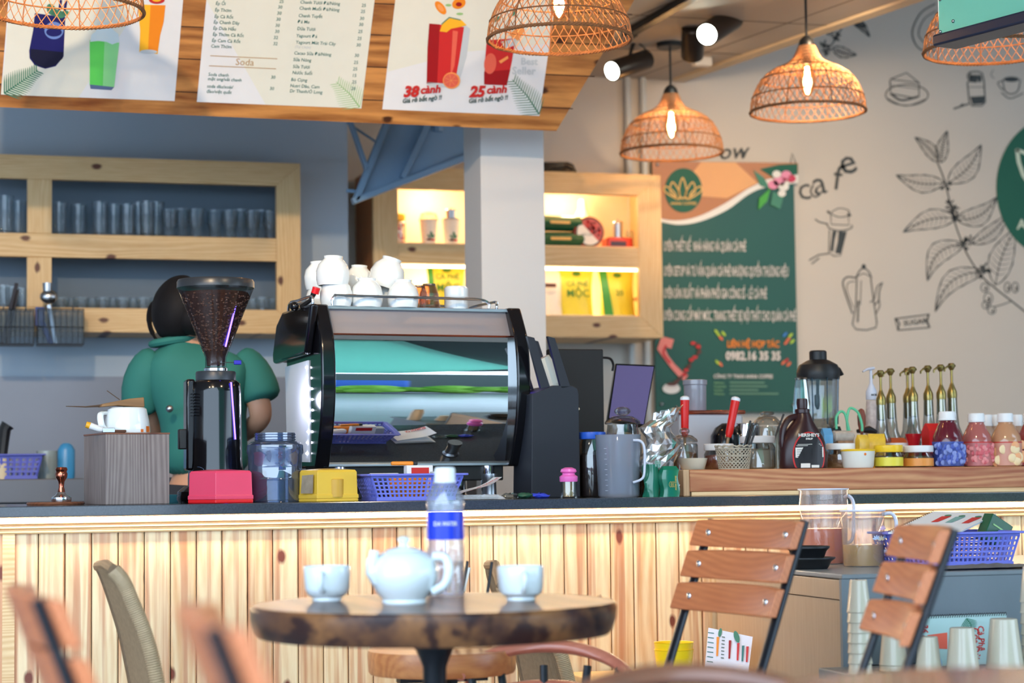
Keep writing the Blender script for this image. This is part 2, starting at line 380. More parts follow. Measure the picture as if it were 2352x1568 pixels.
# street beyond the open front: canopy, roof, facade, hedge, stall
struct('ground', MB().box((0, -14, -.08), (60, 20, .1)), mat('street_paving', (84,88,90), .8, noise=.15), smooth=False)
canv = mat('teal_canvas', (140,206,188), .7)
_n = canv.node_tree.nodes; _l = canv.node_tree.links; _t = _n.new('ShaderNodeBsdfTranslucent'); _t.inputs[0].default_value = (*lin((176,236,220)), 1)
_x = _n.new('ShaderNodeMixShader'); _x.inputs[0].default_value = .32; _l.new(_n['Principled BSDF'].outputs[0], _x.inputs[1]); _l.new(_t.outputs[0], _x.inputs[2]); _l.new(_x.outputs[0], _n['Material Output'].inputs[0])
aw = MB(); pts = [(.6,2.62,2.775),(2.7,2.62,2.775),(6.0,-3,2.6),(7.0,-8,2.45),(2.6,-8,2.45)]
aw.add([*pts, *[(x, y, z+.004) for x, y, z in pts]], [(4,3,2,1,0),(5,6,7,8,9),(0,1,6,5),(1,2,7,6),(2,3,8,7),(3,4,9,8),(4,0,5,9)])
tag(aw.build('street_canopy', canv, smooth=False), 'large teal canvas canopy over the open street front, mirrored in the coffee machine', 'canopy')
DKR = mat('dark_roof', (40,52,50), .8)
mb = MB(); mb.prism([(2.6,2.62),(7.9,2.62),(7.9,-8),(6.9,-8),(5.9,-3)], 2.79, 2.83, 'z'); struct('ceiling_porch', mb, DKR, smooth=False)
struct('wall_opposite', MB().box((10, -15.2, 1.45), (14, .3, 2.9)), DKR, smooth=False)
hd = MB()
for k in range(70): hd.ball((4.9+k*.07+random.random()*.2, -4.9+random.random()*.5, .22+random.random()*.42), .24, 8)
tag(hd.build('hedge', mat('hedge_leaf', (120,170,60), .8, noise=.5, nscale=6)), 'green hedge across the street mirrored in the machine', 'hedge', kind='stuff')
tag(MB().box((4.6, -6.2, .75), (3.4, .5, 1.3)).build('market_stall', mat('blue_tarpaulin', (50,100,200), .6, noise=.2), smooth=False, bevel=.05), 'blue tarpaulin stall across the street mirrored in the machine', 'stall')

# ================================================================== MURAL on the recess wall
INK = mat('mural_ink', (62,68,70), .7)
def on_wall(u, v, l): 
    q = P(u, v, YR-.0015*l); return (q.x, q.y, q.z)
def leaf(A, base, tip, bend, wd):
    bx, by = base; tx, ty = tip; dx, dy = tx-bx, ty-by; l = math.hypot(dx, dy); nx, ny = -dy/l, dx/l
    mid = lambda t: (bx+dx*t+nx*bend*math.sin(PI*t), by+dy*t+ny*bend*math.sin(PI*t))
    sh = lambda t: wd*math.sin(PI*min(1, t**.8))*(1-.25*t)
    ax = [mid(t/12) for t in range(13)]
    A.rib(ax, 2.2, INK)
    for sg in (1, -1):
        A.rib([(ax[i][0]+nx*sg*sh(i/12)*(1+.06*(i % 2)), ax[i][1]+ny*sg*sh(i/12)*(1+.06*(i % 2))) for i in range(13)], [1.6+.9*(i % 3) for i in range(13)], INK)
        for i in range(2, 10):
            a = ax[i]; j = min(12, i+1); b = (ax[j][0]+nx*sg*sh(j/12)*.85, ax[j][1]+ny*sg*sh(j/12)*.85); A.rib([a, ((a[0]+b[0])/2+nx*sg, (a[1]+b[1])/2+ny*sg+1), b], [1.6, 1.2, .6], INK)
def burst(A, x, y, r, n=9):
    for k in range(n):
        a = random.random()*2*PI; q = r*(.6+.5*random.random()); A.curve([(x, y), (x+q*.6*math.cos(a)-2, y+q*.6*math.sin(a)), (x+q*math.cos(a), y+q*math.sin(a))], [2.4]*9+[1]*4 if False else 2.0, INK)
        A.ell(x+q*.8*math.cos(a), y+q*.8*math.sin(a), 4, 2, INK, rot=a, n=8)
A = Art(on_wall)
A.curve([(2152,370),(2166,405),(2176,440),(2190,500),(2205,545),(2225,590),(2256,635),(2290,665),(2322,690),(2360,720)], 3.4, INK)
for b_, t_, bd, wd in (((2155,372),(2101,315),6,15), ((2162,374),(2176,300),-4,15), ((2178,420),(2254,332),12,26), ((2168,420),(2058,402),-10,22), ((2196,505),(2290,452),18,24),
                       ((2196,500),(2074,533),12,24), ((2232,560),(2318,486),10,18), ((2214,558),(2130,645),26,26), ((2262,622),(2148,716),30,24), ((2286,655),(2335,520),-8,30)): leaf(A, b_, t_, bd, wd)
for x, y in ((2172,425),(2190,480),(2200,497),(2228,552),(2212,565),(2250,625),(2262,618),(2185,470)): burst(A, x, y, 15)
for x, y, rx, ry in ((2262,660,9,10),(2270,685,10,13),(2265,700,9,9),(2278,712,9,9),(2314,660,7,12),(2332,660,7,12)):
    A.curve([(x+rx*math.cos(a*PI/4), y+ry*math.sin(a*PI/4)) for a in range(8)], 2.2, INK, closed=True, n=3); A.ell(x+2, y+2, rx*.3, ry*.5, INK, n=8)
A.curve([(2322,692),(2300,700),(2284,704)], 2.4, INK)
A.build('painted_coffee_branch', wallr)
# upper sprig and jar
A = Art(on_wall)
for b_, t_, bd, wd in (((1912,110),(1968,126),4,13), ((1912,80),(1890,40),-4,12), ((1935,60),(1925,12),4,12), ((1950,40),(1998,85),-6,10), ((1955,30),(1995,20),5,9), ((1965,48),(1990,58),4,8)): leaf(A, b_, t_, bd, wd)
A.curve([(1892,118),(1912,100),(1935,62),(1955,30),(1962,0)], 3, INK)
for x, y in ((1895,102),(1923,84),(1942,45),(1898,115)): burst(A, x, y, 12)
A.curve([(2150,8),(2115,30),(2095,75),(2112,112),(2150,118)], 3, INK); A.curve([(2150,25),(2122,45),(2110,80),(2130,104)], 2.4, INK)
A.build('painted_upper_sprig', wallr)
# cake, bottle, cup
A = Art(on_wall)
A.curve([(2034+49*(1+math.cos(a*PI/6)), 218+24*math.sin(a*PI/6)) for a in range(12)], 2.6, INK, closed=True, n=3)
A.rib([(2045,182),(2082,167),(2111,190),(2111,222)], 2.6, INK); A.rib([(2045,182),(2111,190)], 2.2, INK); A.rib([(2044,184),(2046,215),(2100,225),(2112,221)], 3, INK)
A.rib([(2045,196),(2110,204)], 1.6, INK); A.curve([(2045,214),(2070,230),(2108,222)], 5, INK); A.curve([(2038,226),(2080,243),(2125,228)], 2.2, INK)
A.rib([(2224,182),(2222,172),(2230,165),(2246,164),(2256,168),(2260,185),(2263,235),(2255,243),(2232,243),(2226,232),(2222,190),(2232,178),(2226,165)], 3.2, INK)
A.poly([(2226,172),(2246,172),(2244,190),(2226,188)], INK); A.poly([(2228,222),(2262,220),(2260,238),(2234,240)], INK); A.ell(2250,180,5,9,INK); A.rib([(2226,200),(2260,200)], 1.6, INK)
A.rib([(2190,250),(2226,238)], 4, INK); A.rib([(2204,246),(2212,238)], 4, INK)
A.curve([(2303,182),(2308,208),(2322,216),(2338,208),(2344,182)], 2.8, INK); A.ell(2323,182,18,6,INK); A.curve([(2304,186),(2292,190),(2300,204),(2308,204)], 2.4, INK)
A.curve([(2300,212),(2320,226),(2350,214)], 2.6, INK); A.curve([(2282,160),(2276,172),(2284,180)], 1.6, INK)
A.build('painted_cake_bottle_and_cup', wallr)
# the word cafe, filter glass, coffee pot, sachet
A = Art(on_wall)
A.text('c', 1833, 460, 78, INK, rot=-.12, bold=-.004); A.text('a', 1870, 449, 80, INK, rot=-.22, bold=-.002); A.text('f', 1910, 434, 86, INK, rot=.14, bold=-.004); A.text('e', 1934, 404, 86, INK, rot=-.3, bold=.006)
A.curve([(1868,425),(1862,440),(1872,452),(1884,446)], 4, INK)
A.text("ow", 1650, 366, 52, INK, rot=-.05, shear=.3, bold=.01); A.curve([(1702,346),(1712,352),(1706,364)], 4, INK); A.rib([(1815,378),(1820,352),(1828,376)], 3, INK)
A.build('painted_cafe_word', wallr)
A = Art(on_wall)
A.rib([(1908,490),(1909,515),(1950,517),(1948,488)], 2.4, INK); A.curve([(1908,488),(1928,478),(1950,484),(1945,496),(1925,498),(1908,490)], 2.2, INK)
A.curve([(1900,512),(1905,524),(1930,530),(1955,524),(1956,516)], 2.8, INK); A.rib([(1900,484),(1906,490)], 5, INK); A.rib([(1950,496),(1954,492)], 6, INK)
A.rib([(1905,528),(1904,580),(1916,588),(1930,587),(1944,531)], 2.6, INK); A.poly([(1912,530),(1922,531),(1917,552),(1914,578),(1907,576)], INK); A.poly([(1926,531),(1943,532),(1932,583),(1918,581),(1924,556)], INK)
A.rib([(1872,503),(1882,510),(1900,514)], 3, INK); A.rib([(1858,598),(1880,585),(1904,582)], 3, INK); A.rib([(1864,606),(1882,592)], 3, INK)
A.build('painted_filter_glass', wallr)
A = Art(on_wall)
A.rib([(1968,638),(1966,700),(1958,745),(1966,756),(1990,758),(2012,752),(2014,740),(2008,700),(2000,640)], 3, INK); A.curve([(1966,638),(1974,622),(1984,616),(1996,624),(2002,640)], 3, INK)
A.curve([(1966,636),(1984,628),(2000,636)], 2.2, INK); A.ell(1984,612,5,6,INK); A.curve([(1966,638),(1946,636),(1936,648),(1942,675),(1958,720)], 3.4, INK); A.curve([(1964,646),(1948,650),(1946,670),(1960,706)], 2, INK)
A.curve([(2008,700),(2018,690),(2020,668),(2027,648)], 3, INK); A.curve([(1998,694),(2008,686),(2014,660),(2024,650)], 2.6, INK); A.curve([(2012,720),(2020,704),(2020,690)], 2.6, INK); A.rib([(1972,690),(1970,740)], 4, INK); A.rib([(1978,644),(1976,700)], 2, INK)
A.build('painted_coffee_pot', wallr)
A = Art(on_wall)
A.rib([(2056,732),(2132,722),(2134,752),(2062,758),(2056,732)], 3, INK); A.rib([(2056,730),(2066,742),(2062,758)], 4, INK); A.rib([(2134,720),(2128,738),(2136,752)], 4, INK); A.text('SUGAR', 2076, 748, 17, INK, rot=-.12, bold=.02)
A.build('painted_sugar_sachet', wallr)
# round emblem
EMG = mat('emblem_green', (26,92,72), .6); CREAM = mat('emblem_cream', (206,214,190), .6)
A = Art(on_wall); A.ell(2430, 430, 142, 165, EMG, n=64, layer=2)
A.rib([(2336,342),(2340,372),(2350,402),(2370,430)], [9]*4, CREAM, 3); A.rib([(2334,344),(2352,350),(2380,372)], 8, CREAM, 3); A.curve([(2380,320),(2366,360),(2376,420),(2400,440)], 9, CREAM, 3)
A.text('ANNA', 2336, 526, 32, CREAM, layer=3, bold=.02)
em = A.build('painted_round_emblem', wallr); em['label'] = 'large dark green disc with cream leaf outlines and lettering'
# ================================================================== MENU BOARD
BT = math.atan(.5); YB = 6.6
b0 = P(640, 276, YB); BN = Vector((0, -math.cos(BT), -math.sin(BT)))
def on_board(u, v, l):
    q = PP(u, v, b0, BN, .0006*l); return (q.x, q.y, q.z)
BOARDW = wood('board_print_wood', (206,144,80), (120,66,26), knot=(70,36,16), axis='x', knots=.45, plank=.0985, rough=.35, rings=.35, contrast=1.2)
bo = [(-70,243), (1278,301), (1383,125), (1462,-8), (1475,-30), (-70,-60)]
f_ = [Vector(on_board(u, v, 0)) for u, v in bo]; bk = [q - BN*.03 for q in f_]
broot = thing('menu_board', 'wide wood-plank menu board with three white posters hanging above the bar', 'sign', tuple(b0))
mb = MB(); n = len(bo); mb.add([tuple(q) for q in f_+bk], [tuple(range(n)), tuple(range(2*n-1, n-1, -1))] + [(i, (i+1) % n, n+(i+1) % n, n+i) for i in range(n)])
mb.build('board', BOARDW, broot, smooth=False).matrix_parent_inverse = Matrix.Translation(-b0)
def kid(o): o.matrix_parent_inverse = Matrix.Translation(-b0); return o
A = Art(on_board); JD = mat('joint_dark', (62,34,16), .6)
for k, yy in enumerate((-22, 50, 124, 200)):
    xe = (1452, 1405, 1366, 1316)[k]; A.rib([(-70, yy-10), (xe, yy-10+((xe+70)*.043))], 2.6, JD, .4)
kid(A.build('plank_joint', broot))
HG = [Vector(on_board(u, -20, -3)) for u in (100, 700, 1300)]
for q in HG: kid(MB().cyl(tuple(q-BN*.03), (q.x, q.y+.05, CZ), .008, n=8).build('hanger', M_STEEL, broot))
PAPER = mat('poster_paper', (226,230,236), .35); PGREY = mat('poster_cream', (226,228,218), .35)
TEAL = mat('print_teal', (62,120,118), .5); GOLD = mat('print_gold', (176,140,90), .5); RED = mat('print_red', (196,40,36), .5); DKG = mat('print_darkgreen', (50,80,76), .5)
LEAFG = mat('print_leaf', (66,128,104), .5); LEAFL = mat('print_leaf_light', (150,196,130), .5); PSH = mat('print_shade', (196,206,214), .5)
def palm(A, base, tip, spread, mats, n=16, layer=3, w=3.2):
    bx, by = base; tx, ty = tip
    A.rib([base, ((bx+tx)/2+4, (by+ty)/2-2), tip], [3, 2, 1], mats, layer)
    for i in range(n):
        t = i/n; x, y = bx+(tx-bx)*t, by+(ty-by)*t; dx, dy = tx-bx, ty-by; l = math.hypot(dx, dy); dx /= l; dy /= l
        L = spread*(1-.45*t)*(0.75+.25*math.sin(PI*min(1, t+.3)))
        for sg in (1, -1):
            ex, ey = x+dx*L*.55-dy*sg*L*.8, y+dy*L*.55+dx*sg*L*.8
            A.rib([(x, y), ((x+ex)/2+dx*3-dy*sg*4, (y+ey)/2+dy*3+dx*sg*4), (ex, ey)], [w, w*.9, .4], mats, layer)
R0 = .045
# poster 1: three drinks
A = Art(on_board); A.poly([(2,217),(401,232),(430,-110),(28,-110)], PAPER, 1.4); A.poly([(2,217),(180,224),(330,0),(345,-110),(28,-110),(14,110)], PGREY, 2)
ps = kid(A.build('poster', broot)); 
A = Art(on_board); NAVY = mat('print_navy', (24,22,100), .4); NAVL = mat('print_blue_ice', (110,140,210), .4)
A.poly([(80,30),(150,40),(148,85),(146,130),(128,152),(104,158),(80,150),(68,134),(67,116),(76,70)], NAVY, 3); A.poly([(70,112),(146,120),(144,134),(126,150),(104,156),(82,148),(70,132)], mat('print_night', (14,12,48), .4), 4)
A.ell(124,70,22,20,NAVL,5); A.ell(124,74,18,10,NAVY,6); A.rib([(140,0),(134,40)], 6, NAVY, 4); A.rib([(152,2),(146,40)], 6, NAVY, 4)
A.ell(118,22,10,14,LEAFG,7,rot=-.5); A.ell(134,32,16,9,LEAFG,7,rot=.3); A.ell(150,30,9,6,LEAFG,7)
GRN = mat('print_green_drink', (96,214,96), .4); MINT = mat('print_mint', (140,222,150), .4); CRM = mat('print_cream_foam', (206,226,234), .4)
A.poly([(206,92),(274,98),(268,150),(262,200),(206,194)], GRN, 3); A.poly([(240,95),(274,98),(262,200),(236,197)], MINT, 4); A.poly([(206,194),(262,200),(256,207),(208,204)], mat('print_base', (90,110,150), .4), 4)
A.poly([(207,96),(210,80),(220,72),(224,60),(238,52),(252,58),(262,70),(272,78),(274,96),(258,102),(244,96),(226,94)], CRM, 5)
ORG = mat('print_orange', (240,140,26), .4); YEL = mat('print_yellow', (250,186,40), .4)
A.poly([(316,10),(380,12),(376,50),(368,80),(362,124),(320,120),(322,70)], YEL, 3); A.poly([(346,12),(380,12),(376,50),(368,80),(362,118),(340,116)], ORG, 4); A.ell(341,119,20,5,PSH,5); A.ell(360,0,18,9,RED,5); A.ell(360,-2,11,6,YEL,6)
palm(A, (10,214), (88,160), 44, LEAFG, 16, 3)
kid(A.build('drink_picture', broot))
# poster 2: the price list
A = Art(on_board); A.poly([(452,234),(830,249),(864,-40),(874,-110),(482,-110),(474,0)], PAPER, 1.4)
A.poly([(610,240),(830,249),(874,-110),(482,-110),(474,0)], PGREY, 2); kid(A.build('poster', broot))
A = Art(on_board)
left = [('Ép Ổi',495,11,'25',651,7),('Ép Thơm',493,26,'30',648,20),('Ép Cà Rốt',492,41,'30',646,34),('Ép Chanh Dây',490,54,'30',644,48),('Ép Dưa Hấu',489,68,'30',642,62),('Ép Thơm Cà Rốt',488,82,'30',641,76),('Ép Cam Cà Rốt',486,96,'32',638,90),('Cam Thơm',484,109,'32',637,104),
        ('Soda chanh',478,174,'',0,0),('mật ong/vải chanh',477,184,'30',632,181),('soda dâu/xoài/',475,201,'30',629,207),('đào/việt quất',474,213,'32',636,118)]
left[-1] = ('đào/việt quất',474,213,'',0,0)
right = [('Chanh Tươi Đá/Nóng',689,8,'25',840,16),('Chanh Muối Đá/Nóng',687,22,'25',838,30),('Chanh Tuyết',685,39,'30',836,46),('Đá Me',683,53,'30',834,60),('Dừa Tươi',682,69,'25',832,76),('Yagourt Đá',680,85,'25',830,92),('Yagourt Mút Trái Cây',679,100,'30',828,107),
         ('(Tự Chọn)',677,110,'',0,0),('Cacao Sữa Đá/Nóng',675,125,'30',824,131),('Sữa Nóng',673,140,'25',822,147),('Sữa Tươi',672,156,'25',820,162),('Nước Suối',671,170,'15',818,177),('Bò Cụng',668,186,'25',818,192),('Nutri Dâu, Cam',666,200,'20',816,207),('Dr Thanh/Ô Long',665,212,'',0,0)]
for ii_, (t, x, y, pr, px_, py_) in enumerate(left + right):
    if ii_ == len(left): kid(A.build('price_list', broot)); A = Art(on_board)
    A.text(t, x, y, 10.5 if '(T' not in t else 8.5, TEAL if '(T' not in t else PSH, 4, R0, .008, wide=.98, lean=.12)
    if pr: A.text(pr, px_, py_, 10.5, TEAL, 4, R0, .008, align='r', lean=.12)
kid(A.build('price_list', broot)); A = Art(on_board)
A.text('Soda', 540, 149, 22, GOLD, 4, R0, lean=.1); A.rib([(483,128),(637,135)], 1.6, GOLD, 4); A.rib([(480,151),(634,158)], 1.6, GOLD, 4)
kid(A.build('soda_heading', broot))
A = Art(on_board); palm(A, (826,246), (772,188), 44, LEAFL, 13, 3, 1.5); kid(A.build('palm_print', broot))
# poster 3: red drinks
A = Art(on_board); A.poly([(878,251),(1239,266),(1264,89),(1292,-110),(920,-110),(908,0)], PAPER, 1.4); A.poly([(890,165),(1060,120),(1262,100),(1292,-110),(920,-110),(908,0)], PGREY, 2); kid(A.build('poster', broot))
A = Art(on_board); RD = mat('print_red_drink', (206,44,44), .35); RDD = mat('print_deep_red', (160,20,26), .35); RDL = mat('print_coral', (232,104,84), .35); OSK = mat('print_peach', (246,160,90), .4)
A.poly([(1066,56),(1080,66),(1072,130),(1052,196),(1046,200),(1048,150)], PSH, 3)
A.poly([(986,54),(1066,62),(1056,130),(1044,196),(980,192),(982,110)], RD, 4); A.poly([(986,54),(1010,56),(1004,192),(980,192),(982,110)], RDD, 5); A.poly([(1040,70),(1052,72),(1044,150),(1034,180)], RDL, 5)
A.poly([(980,188),(1044,194),(1038,202),(982,198)], PSH, 5); A.poly([(1010,72),(1016,54),(1036,40),(1060,46),(1072,58),(1056,62),(1036,66),(1026,74)], YEL, 6); A.rib([(1014,56),(1032,40),(1058,46)], 2.5, LEAFG, 7)
A.ell(1012,18,18,9,ORG,4,rot=.9); A.ell(1012,18,10,5,OSK,5,rot=.9); A.ell(1054,8,16,12,ORG,4,rot=-.4); A.ell(1054,10,7,5,RDD,5); A.ell(1030,12,7,3,LEAFL,4); A.ell(1056,32,8,3,LEAFL,4)
A.ell(1037,185,20,19,OSK,7); A.ell(1036,185,17,16,RDL,8)
for k in range(7): A.rib([(1036,185),(1036+15*math.cos(k*.9),185+14*math.sin(k*.9))], .8, OSK, 9)
A.poly([(1118,92),(1184,88),(1176,140),(1164,196),(1112,194),(1114,140)], RD, 4); A.poly([(1112,165),(1172,160),(1164,196),(1112,194)], RDD, 5); A.ell(1126,146,14,24,RDL,6,rot=.1); A.poly([(1146,140),(1166,128),(1168,134),(1150,146)], OSK, 6); A.poly([(1150,96),(1184,88),(1182,104),(1160,112)], PSH, 6)
A.poly([(1168,80),(1196,56),(1206,70),(1190,94)], OSK, 5); A.ell(1140,44,10,5,LEAFG,5,rot=-.6); A.ell(1168,64,9,4,LEAFG,5,rot=.3); A.ell(1180,30,8,4,LEAFG,5,rot=-1)
kid(A.build('drink_picture', broot))
A = Art(on_board)
for x0, nme in ((924,'38'),(1076,'25')):
    A.text(nme, x0+2, 222, 34, RED, 10, -.02, .05, .25); A.text('cành', x0+41, 215, 25, RED, 10, -.06, .035, .25, wide=1.0)
    A.text('Giá rẻ bất ngờ !!', x0, 237, 14.5, DKG, 10, -.1, .02, .25, width=92)
A.text('Best', 1196, 148, 22, PSH, 4, .02, .03); A.text('Seller', 1176, 170, 24, PSH, 4, .02, .03)
palm(A, (1238,262), (1176,182), 44, LEAFG, 15, 5, 1.8)
kid(A.build('price_lettering', broot))

# ================================================================== PILLAR
YP = 6.9; a = P(1104, 400, YP); b = P(1250, 400, YP)
mb = MB(); w_ = b.x-a.x; mb.box(((a.x+b.x)/2, YP+w_/2, CZ/2), (w_, w_, CZ))
struct('trim_3', mb, WHITE, smooth=False, bevel=.003)['label'] = 'square white plaster pillar rising behind the coffee machine'

# ================================================================== BLUE STEEL STAIR PANEL
BLU = mat('blue_steel_paint', (118,150,180), .5, noise=.05, nscale=5)
Yp = 7.45; o_ = P(940, 380, Yp)
hroot = thing('stair_panel', 'blue-grey steel stair underside, slanting with welded bars, left of the white pillar', 'staircase', tuple(o_))
def plate(pts, Y, th, mb):
    q = [P(u, v, Y) for u, v in pts]; n = len(q)
    mb.add([tuple(p-o_) for p in q]+[tuple(p-o_+Vector((0, th, 0))) for p in q], [tuple(range(n-1,-1,-1)), tuple(range(n, 2*n))]+[(i,(i+1) % n, n+(i+1) % n, n+i) for i in range(n)])
mb = MB(); plate([(890,270),(818,458),(1100,345),(1160,320),(1160,270)], Yp+.03, .012, mb); mb.build('sheet', BLU, hroot, smooth=False)
def bar(p, q, w, nm, Y=Yp, th=.04):
    dx, dy = q[0]-p[0], q[1]-p[1]; l = math.hypot(dx, dy); nx, ny = -dy/l*w/2, dx/l*w/2
    mb = MB(); plate([(p[0]+nx,p[1]+ny),(q[0]+nx,q[1]+ny),(q[0]-nx,q[1]-ny),(p[0]-nx,p[1]-ny)], Y, th, mb); return mb.build(nm, BLU, hroot, smooth=False, bevel=.003)
bar((898,262),(818,462),15,'bar'); bar((812,461),(1150,330),15,'bar'); bar((990,270),(926,408),14,'bar', Yp+.005)
bar((806,275),(846,392),9,'strut'); bar((796,280),(868,328),5,'strut', Yp+.05, .01); bar((796,437),(830,441),8,'strut', Yp+.05, .01)

MB().tube([tuple(P(1010,300,Yp)-o_+Vector((0,.03,0))), tuple(P(1010,300,Yp)-o_+Vector((0,.03,0))+Vector((0,0,CZ-P(1010,300,Yp).z)))], .02, 8).build('support_post', BLU, hroot)
# ================================================================== PENDANT LAMPS
RAT = mat('rattan', (172,122,84), .6, noise=.25, nscale=60); RATD = mat('rattan_binding', (136,92,58), .7, noise=.25, nscale=80)
def make_pendant(n_st=46, r_st=.0013):
    root = thing('pendant_lamp', 'x', 'lamp', (0,0,0), group=None)
    pf = [(.030,.247),(.036,.232),(.046,.208),(.062,.190),(.085,.177),(.110,.166),(.140,.150),(.165,.128),(.184,.100),(.197,.072),(.206,.045),(.210,.020),(.210,0)]
    cr = crom(pf, 2)
    def R(t):
        q = t*(len(cr)-1); i = min(int(q), len(cr)-2); k = q-i; return cr[i][0]*(1-k)+cr[i+1][0]*k, cr[i][1]*(1-k)+cr[i+1][1]*k
    sh = MB(); m = 15
    for dirn in (1, -1):
        for k in range(n_st):
            pts = []
            for j in range(m+1):
                t = j/m; r, z = R(t); a = 2*PI*k/n_st + dirn*1.15*t**.8; rr = r+dirn*.0012; pts.append((rr*math.cos(a), rr*math.sin(a), z))
            sh.tube(pts, r_st, 4, cap=False)
    sh.build('shade_weave', RAT, root)
    hp = MB()
    for t in (.30, .44, .60, .80):
        r, z = R(t); hp.tube([(r*1.01*math.cos(a*PI/20), r*1.01*math.sin(a*PI/20), z) for a in range(41)], .0024, 5)
    for k in range(8):
        a0 = k*PI/4; hp.tube([(R(j/10)[0]*.985*math.cos(a0), R(j/10)[0]*.985*math.sin(a0), R(j/10)[1]) for j in range(11)], .002, 4)
    hp.build('hoop', RATD, root)
    rm = MB()
    for ph in range(3):
        rm.tube([((.211+.003*math.cos(a*1.9+ph*2.09))*math.cos(a*PI/60), (.211+.003*math.cos(a*1.9+ph*2.09))*math.sin(a*PI/60), .002+.0035*math.sin(a*1.9+ph*2.09)) for a in range(121)], .0034, 5)
    rm.build('rim', RATD, root)
    MB().lathe([(.004,.285),(.012,.283),(.026,.268),(.032,.247),(.031,.243)], n=20).build('cap', M_BLACK, root)
    MB().lathe([(.017,.262),(.017,.185),(.014,.18)], n=16).build('socket', M_BLACK, root)
    bl = MB().lathe([(.012,.185),(.014,.175),(.026,.150),(.031,.125),(.029,.098),(.020,.076),(.008,.062),(.001,.060)], n=20, caps=False).build('bulb', glass('bulb_glass', (255,236,200), .2), root)
    fm = MB()
    for k in range(6):
        a = k*PI/3; fm.tube([(.006*math.cos(a), .006*math.sin(a), .168), (.013*math.cos(a+.3), .013*math.sin(a+.3), .10)], .0016, 5)
    fm.build('filament', emis('filament_glow', (1.0,.62,.28), 160), bl)
    MB().cyl((0,0,.28), (0,0,CZ-2.33), .005, n=8).build('cord', M_BLACK, root)
    MB().lathe([(.055,0),(.055,.02),(.03,.028)], c=(0,0,CZ-2.33-.03), n=24).build('ceiling_cap', M_BLACK, root)
    lamp_obj('bulb_light', 'POINT', (0,0,.12), 3.4, (1.0,.66,.36), size=.02, parent=root)
    return root
lp = make_pendant()
spots = [(1856, 258, 2.34, 'woven rattan pendant lamp with lit bulb in front of the bare upper mural wall'),
         (1543, 352, 2.34, 'woven rattan pendant lamp hanging lowest, just above the green banner and shelf cabinet'),
         (1285, 92, 2.29, 'woven rattan pendant lamp overlapping the right end of the menu board'),
         (150, 27, 2.29, 'woven rattan pendant lamp over the left poster, only its rim in frame'),
         (2278, 118, 2.33, 'woven rattan pendant lamp at top right, partly behind the teal sign box')]
for i, (px_, py_, z_, lb) in enumerate(spots):
    o = lp if i == 0 else copy_tree(lp); q = PZ(px_, py_, z_); o.location = q; o['label'] = lb; o['group'] = 'woven rattan pendant lamps'
    o.rotation_euler.z = i*.7

# ================================================================== TRACK LIGHTS
ra = PZ(1446, 84, CZ-.03); rb = PZ(1640, -28, CZ-.03); rd = (rb-ra).normalized()
tr_ = thing('lighting_track', 'black ceiling lighting track running beside the menu board', 'track', tuple(ra))
mb = MB(); sd = Vector((-rd.y, rd.x, 0))*.018; e = rd*((rb-ra).length+.6)
mb.add([tuple(q) for q in (-sd, sd, sd+e, -sd+e, -sd+Vector((0,0,.028)), sd+Vector((0,0,.028)), sd+e+Vector((0,0,.028)), -sd+e+Vector((0,0,.028)))], [(0,1,2,3),(4,5,6,7),(0,1,5,4),(1,2,6,5),(2,3,7,6),(3,0,4,7)])
mb.build('rail', M_BLACK, tr_, smooth=False); MB().box((0,0,.012), (.05,.05,.03)).build('end_cap', M_BLACK, tr_)
lamp_w = emis('led_lens', (.95,1.0,.85), 22)
def track_head(mount, tail, face, r, label, lit=True):
    Yh = mount[2]; m0 = P(mount[0], mount[1], Yh); t0 = P(tail[0], tail[1], Yh+tail[2]); f0 = P(face[0], face[1], Yh+face[2])
    root = thing('track_spotlight', label, 'spotlight', tuple(m0), group='black track spotlights')
    ax = f0-t0; L = ax.length; d = ax/L
    A_ = t0-m0; B_ = f0-m0
    MB().tube([A_, A_+d*.008, B_-d*.004, B_], [r*.86, r, r, r*.96], 24).build('housing', mat('dark_bronze', (52,44,40), .35, metal=.4), root)
    MB().tube([B_+d*.0005, B_+d*.002], r*.86, 24).build('lens', lamp_w if lit else M_BLACK, root)
    mid = (A_+B_)*.5
    MB().tube([Vector((0,0,0)), Vector((0,0,-.02)), mid+Vector((.0,0,r*.9))], [.011,.009,.007], 8).build('stem', M_BLACK, root)
    MB().box((0,0,.02), (.05,.05,.05)).build('adapter', M_BLACK, root)
    MB().tube(crom([tuple(Vector((.01,0,-.01))), tuple(mid*.4+Vector((.06,0,0))), tuple(mid*.9+Vector((.06,0,r))), tuple(A_*.9+B_*.1)], 5), .003, 5).build('cable', M_BLACK, root)
track_head((1455, 88, 7.9), (1487, 136, .04), (1406, 163, -.06), .042, 'black track spotlight nearest the menu board, tilted left and lit')
track_head((1592, 22, 7.55), (1592, 60, .0), (1590, 130, .10), .046, 'black track spotlight pointing down and away, middle of the three')
track_head((1640, 4, 7.35), (1684, 42, .10), (1624, 79, -.08), .046, 'black track spotlight facing out with bright white lens, right of the other two')
q = P(1608, 152, 8.0)
tag(MB().box((0,0,0), (.08,.05,.04)).build('ceiling_sensor', mat('offwhite_plastic', (214,208,200), .5), None, bevel=.006), 'small off-white box on the ceiling in front of the mural wall corner', 'sensor').location = PZ(1612, 142, CZ-.02)

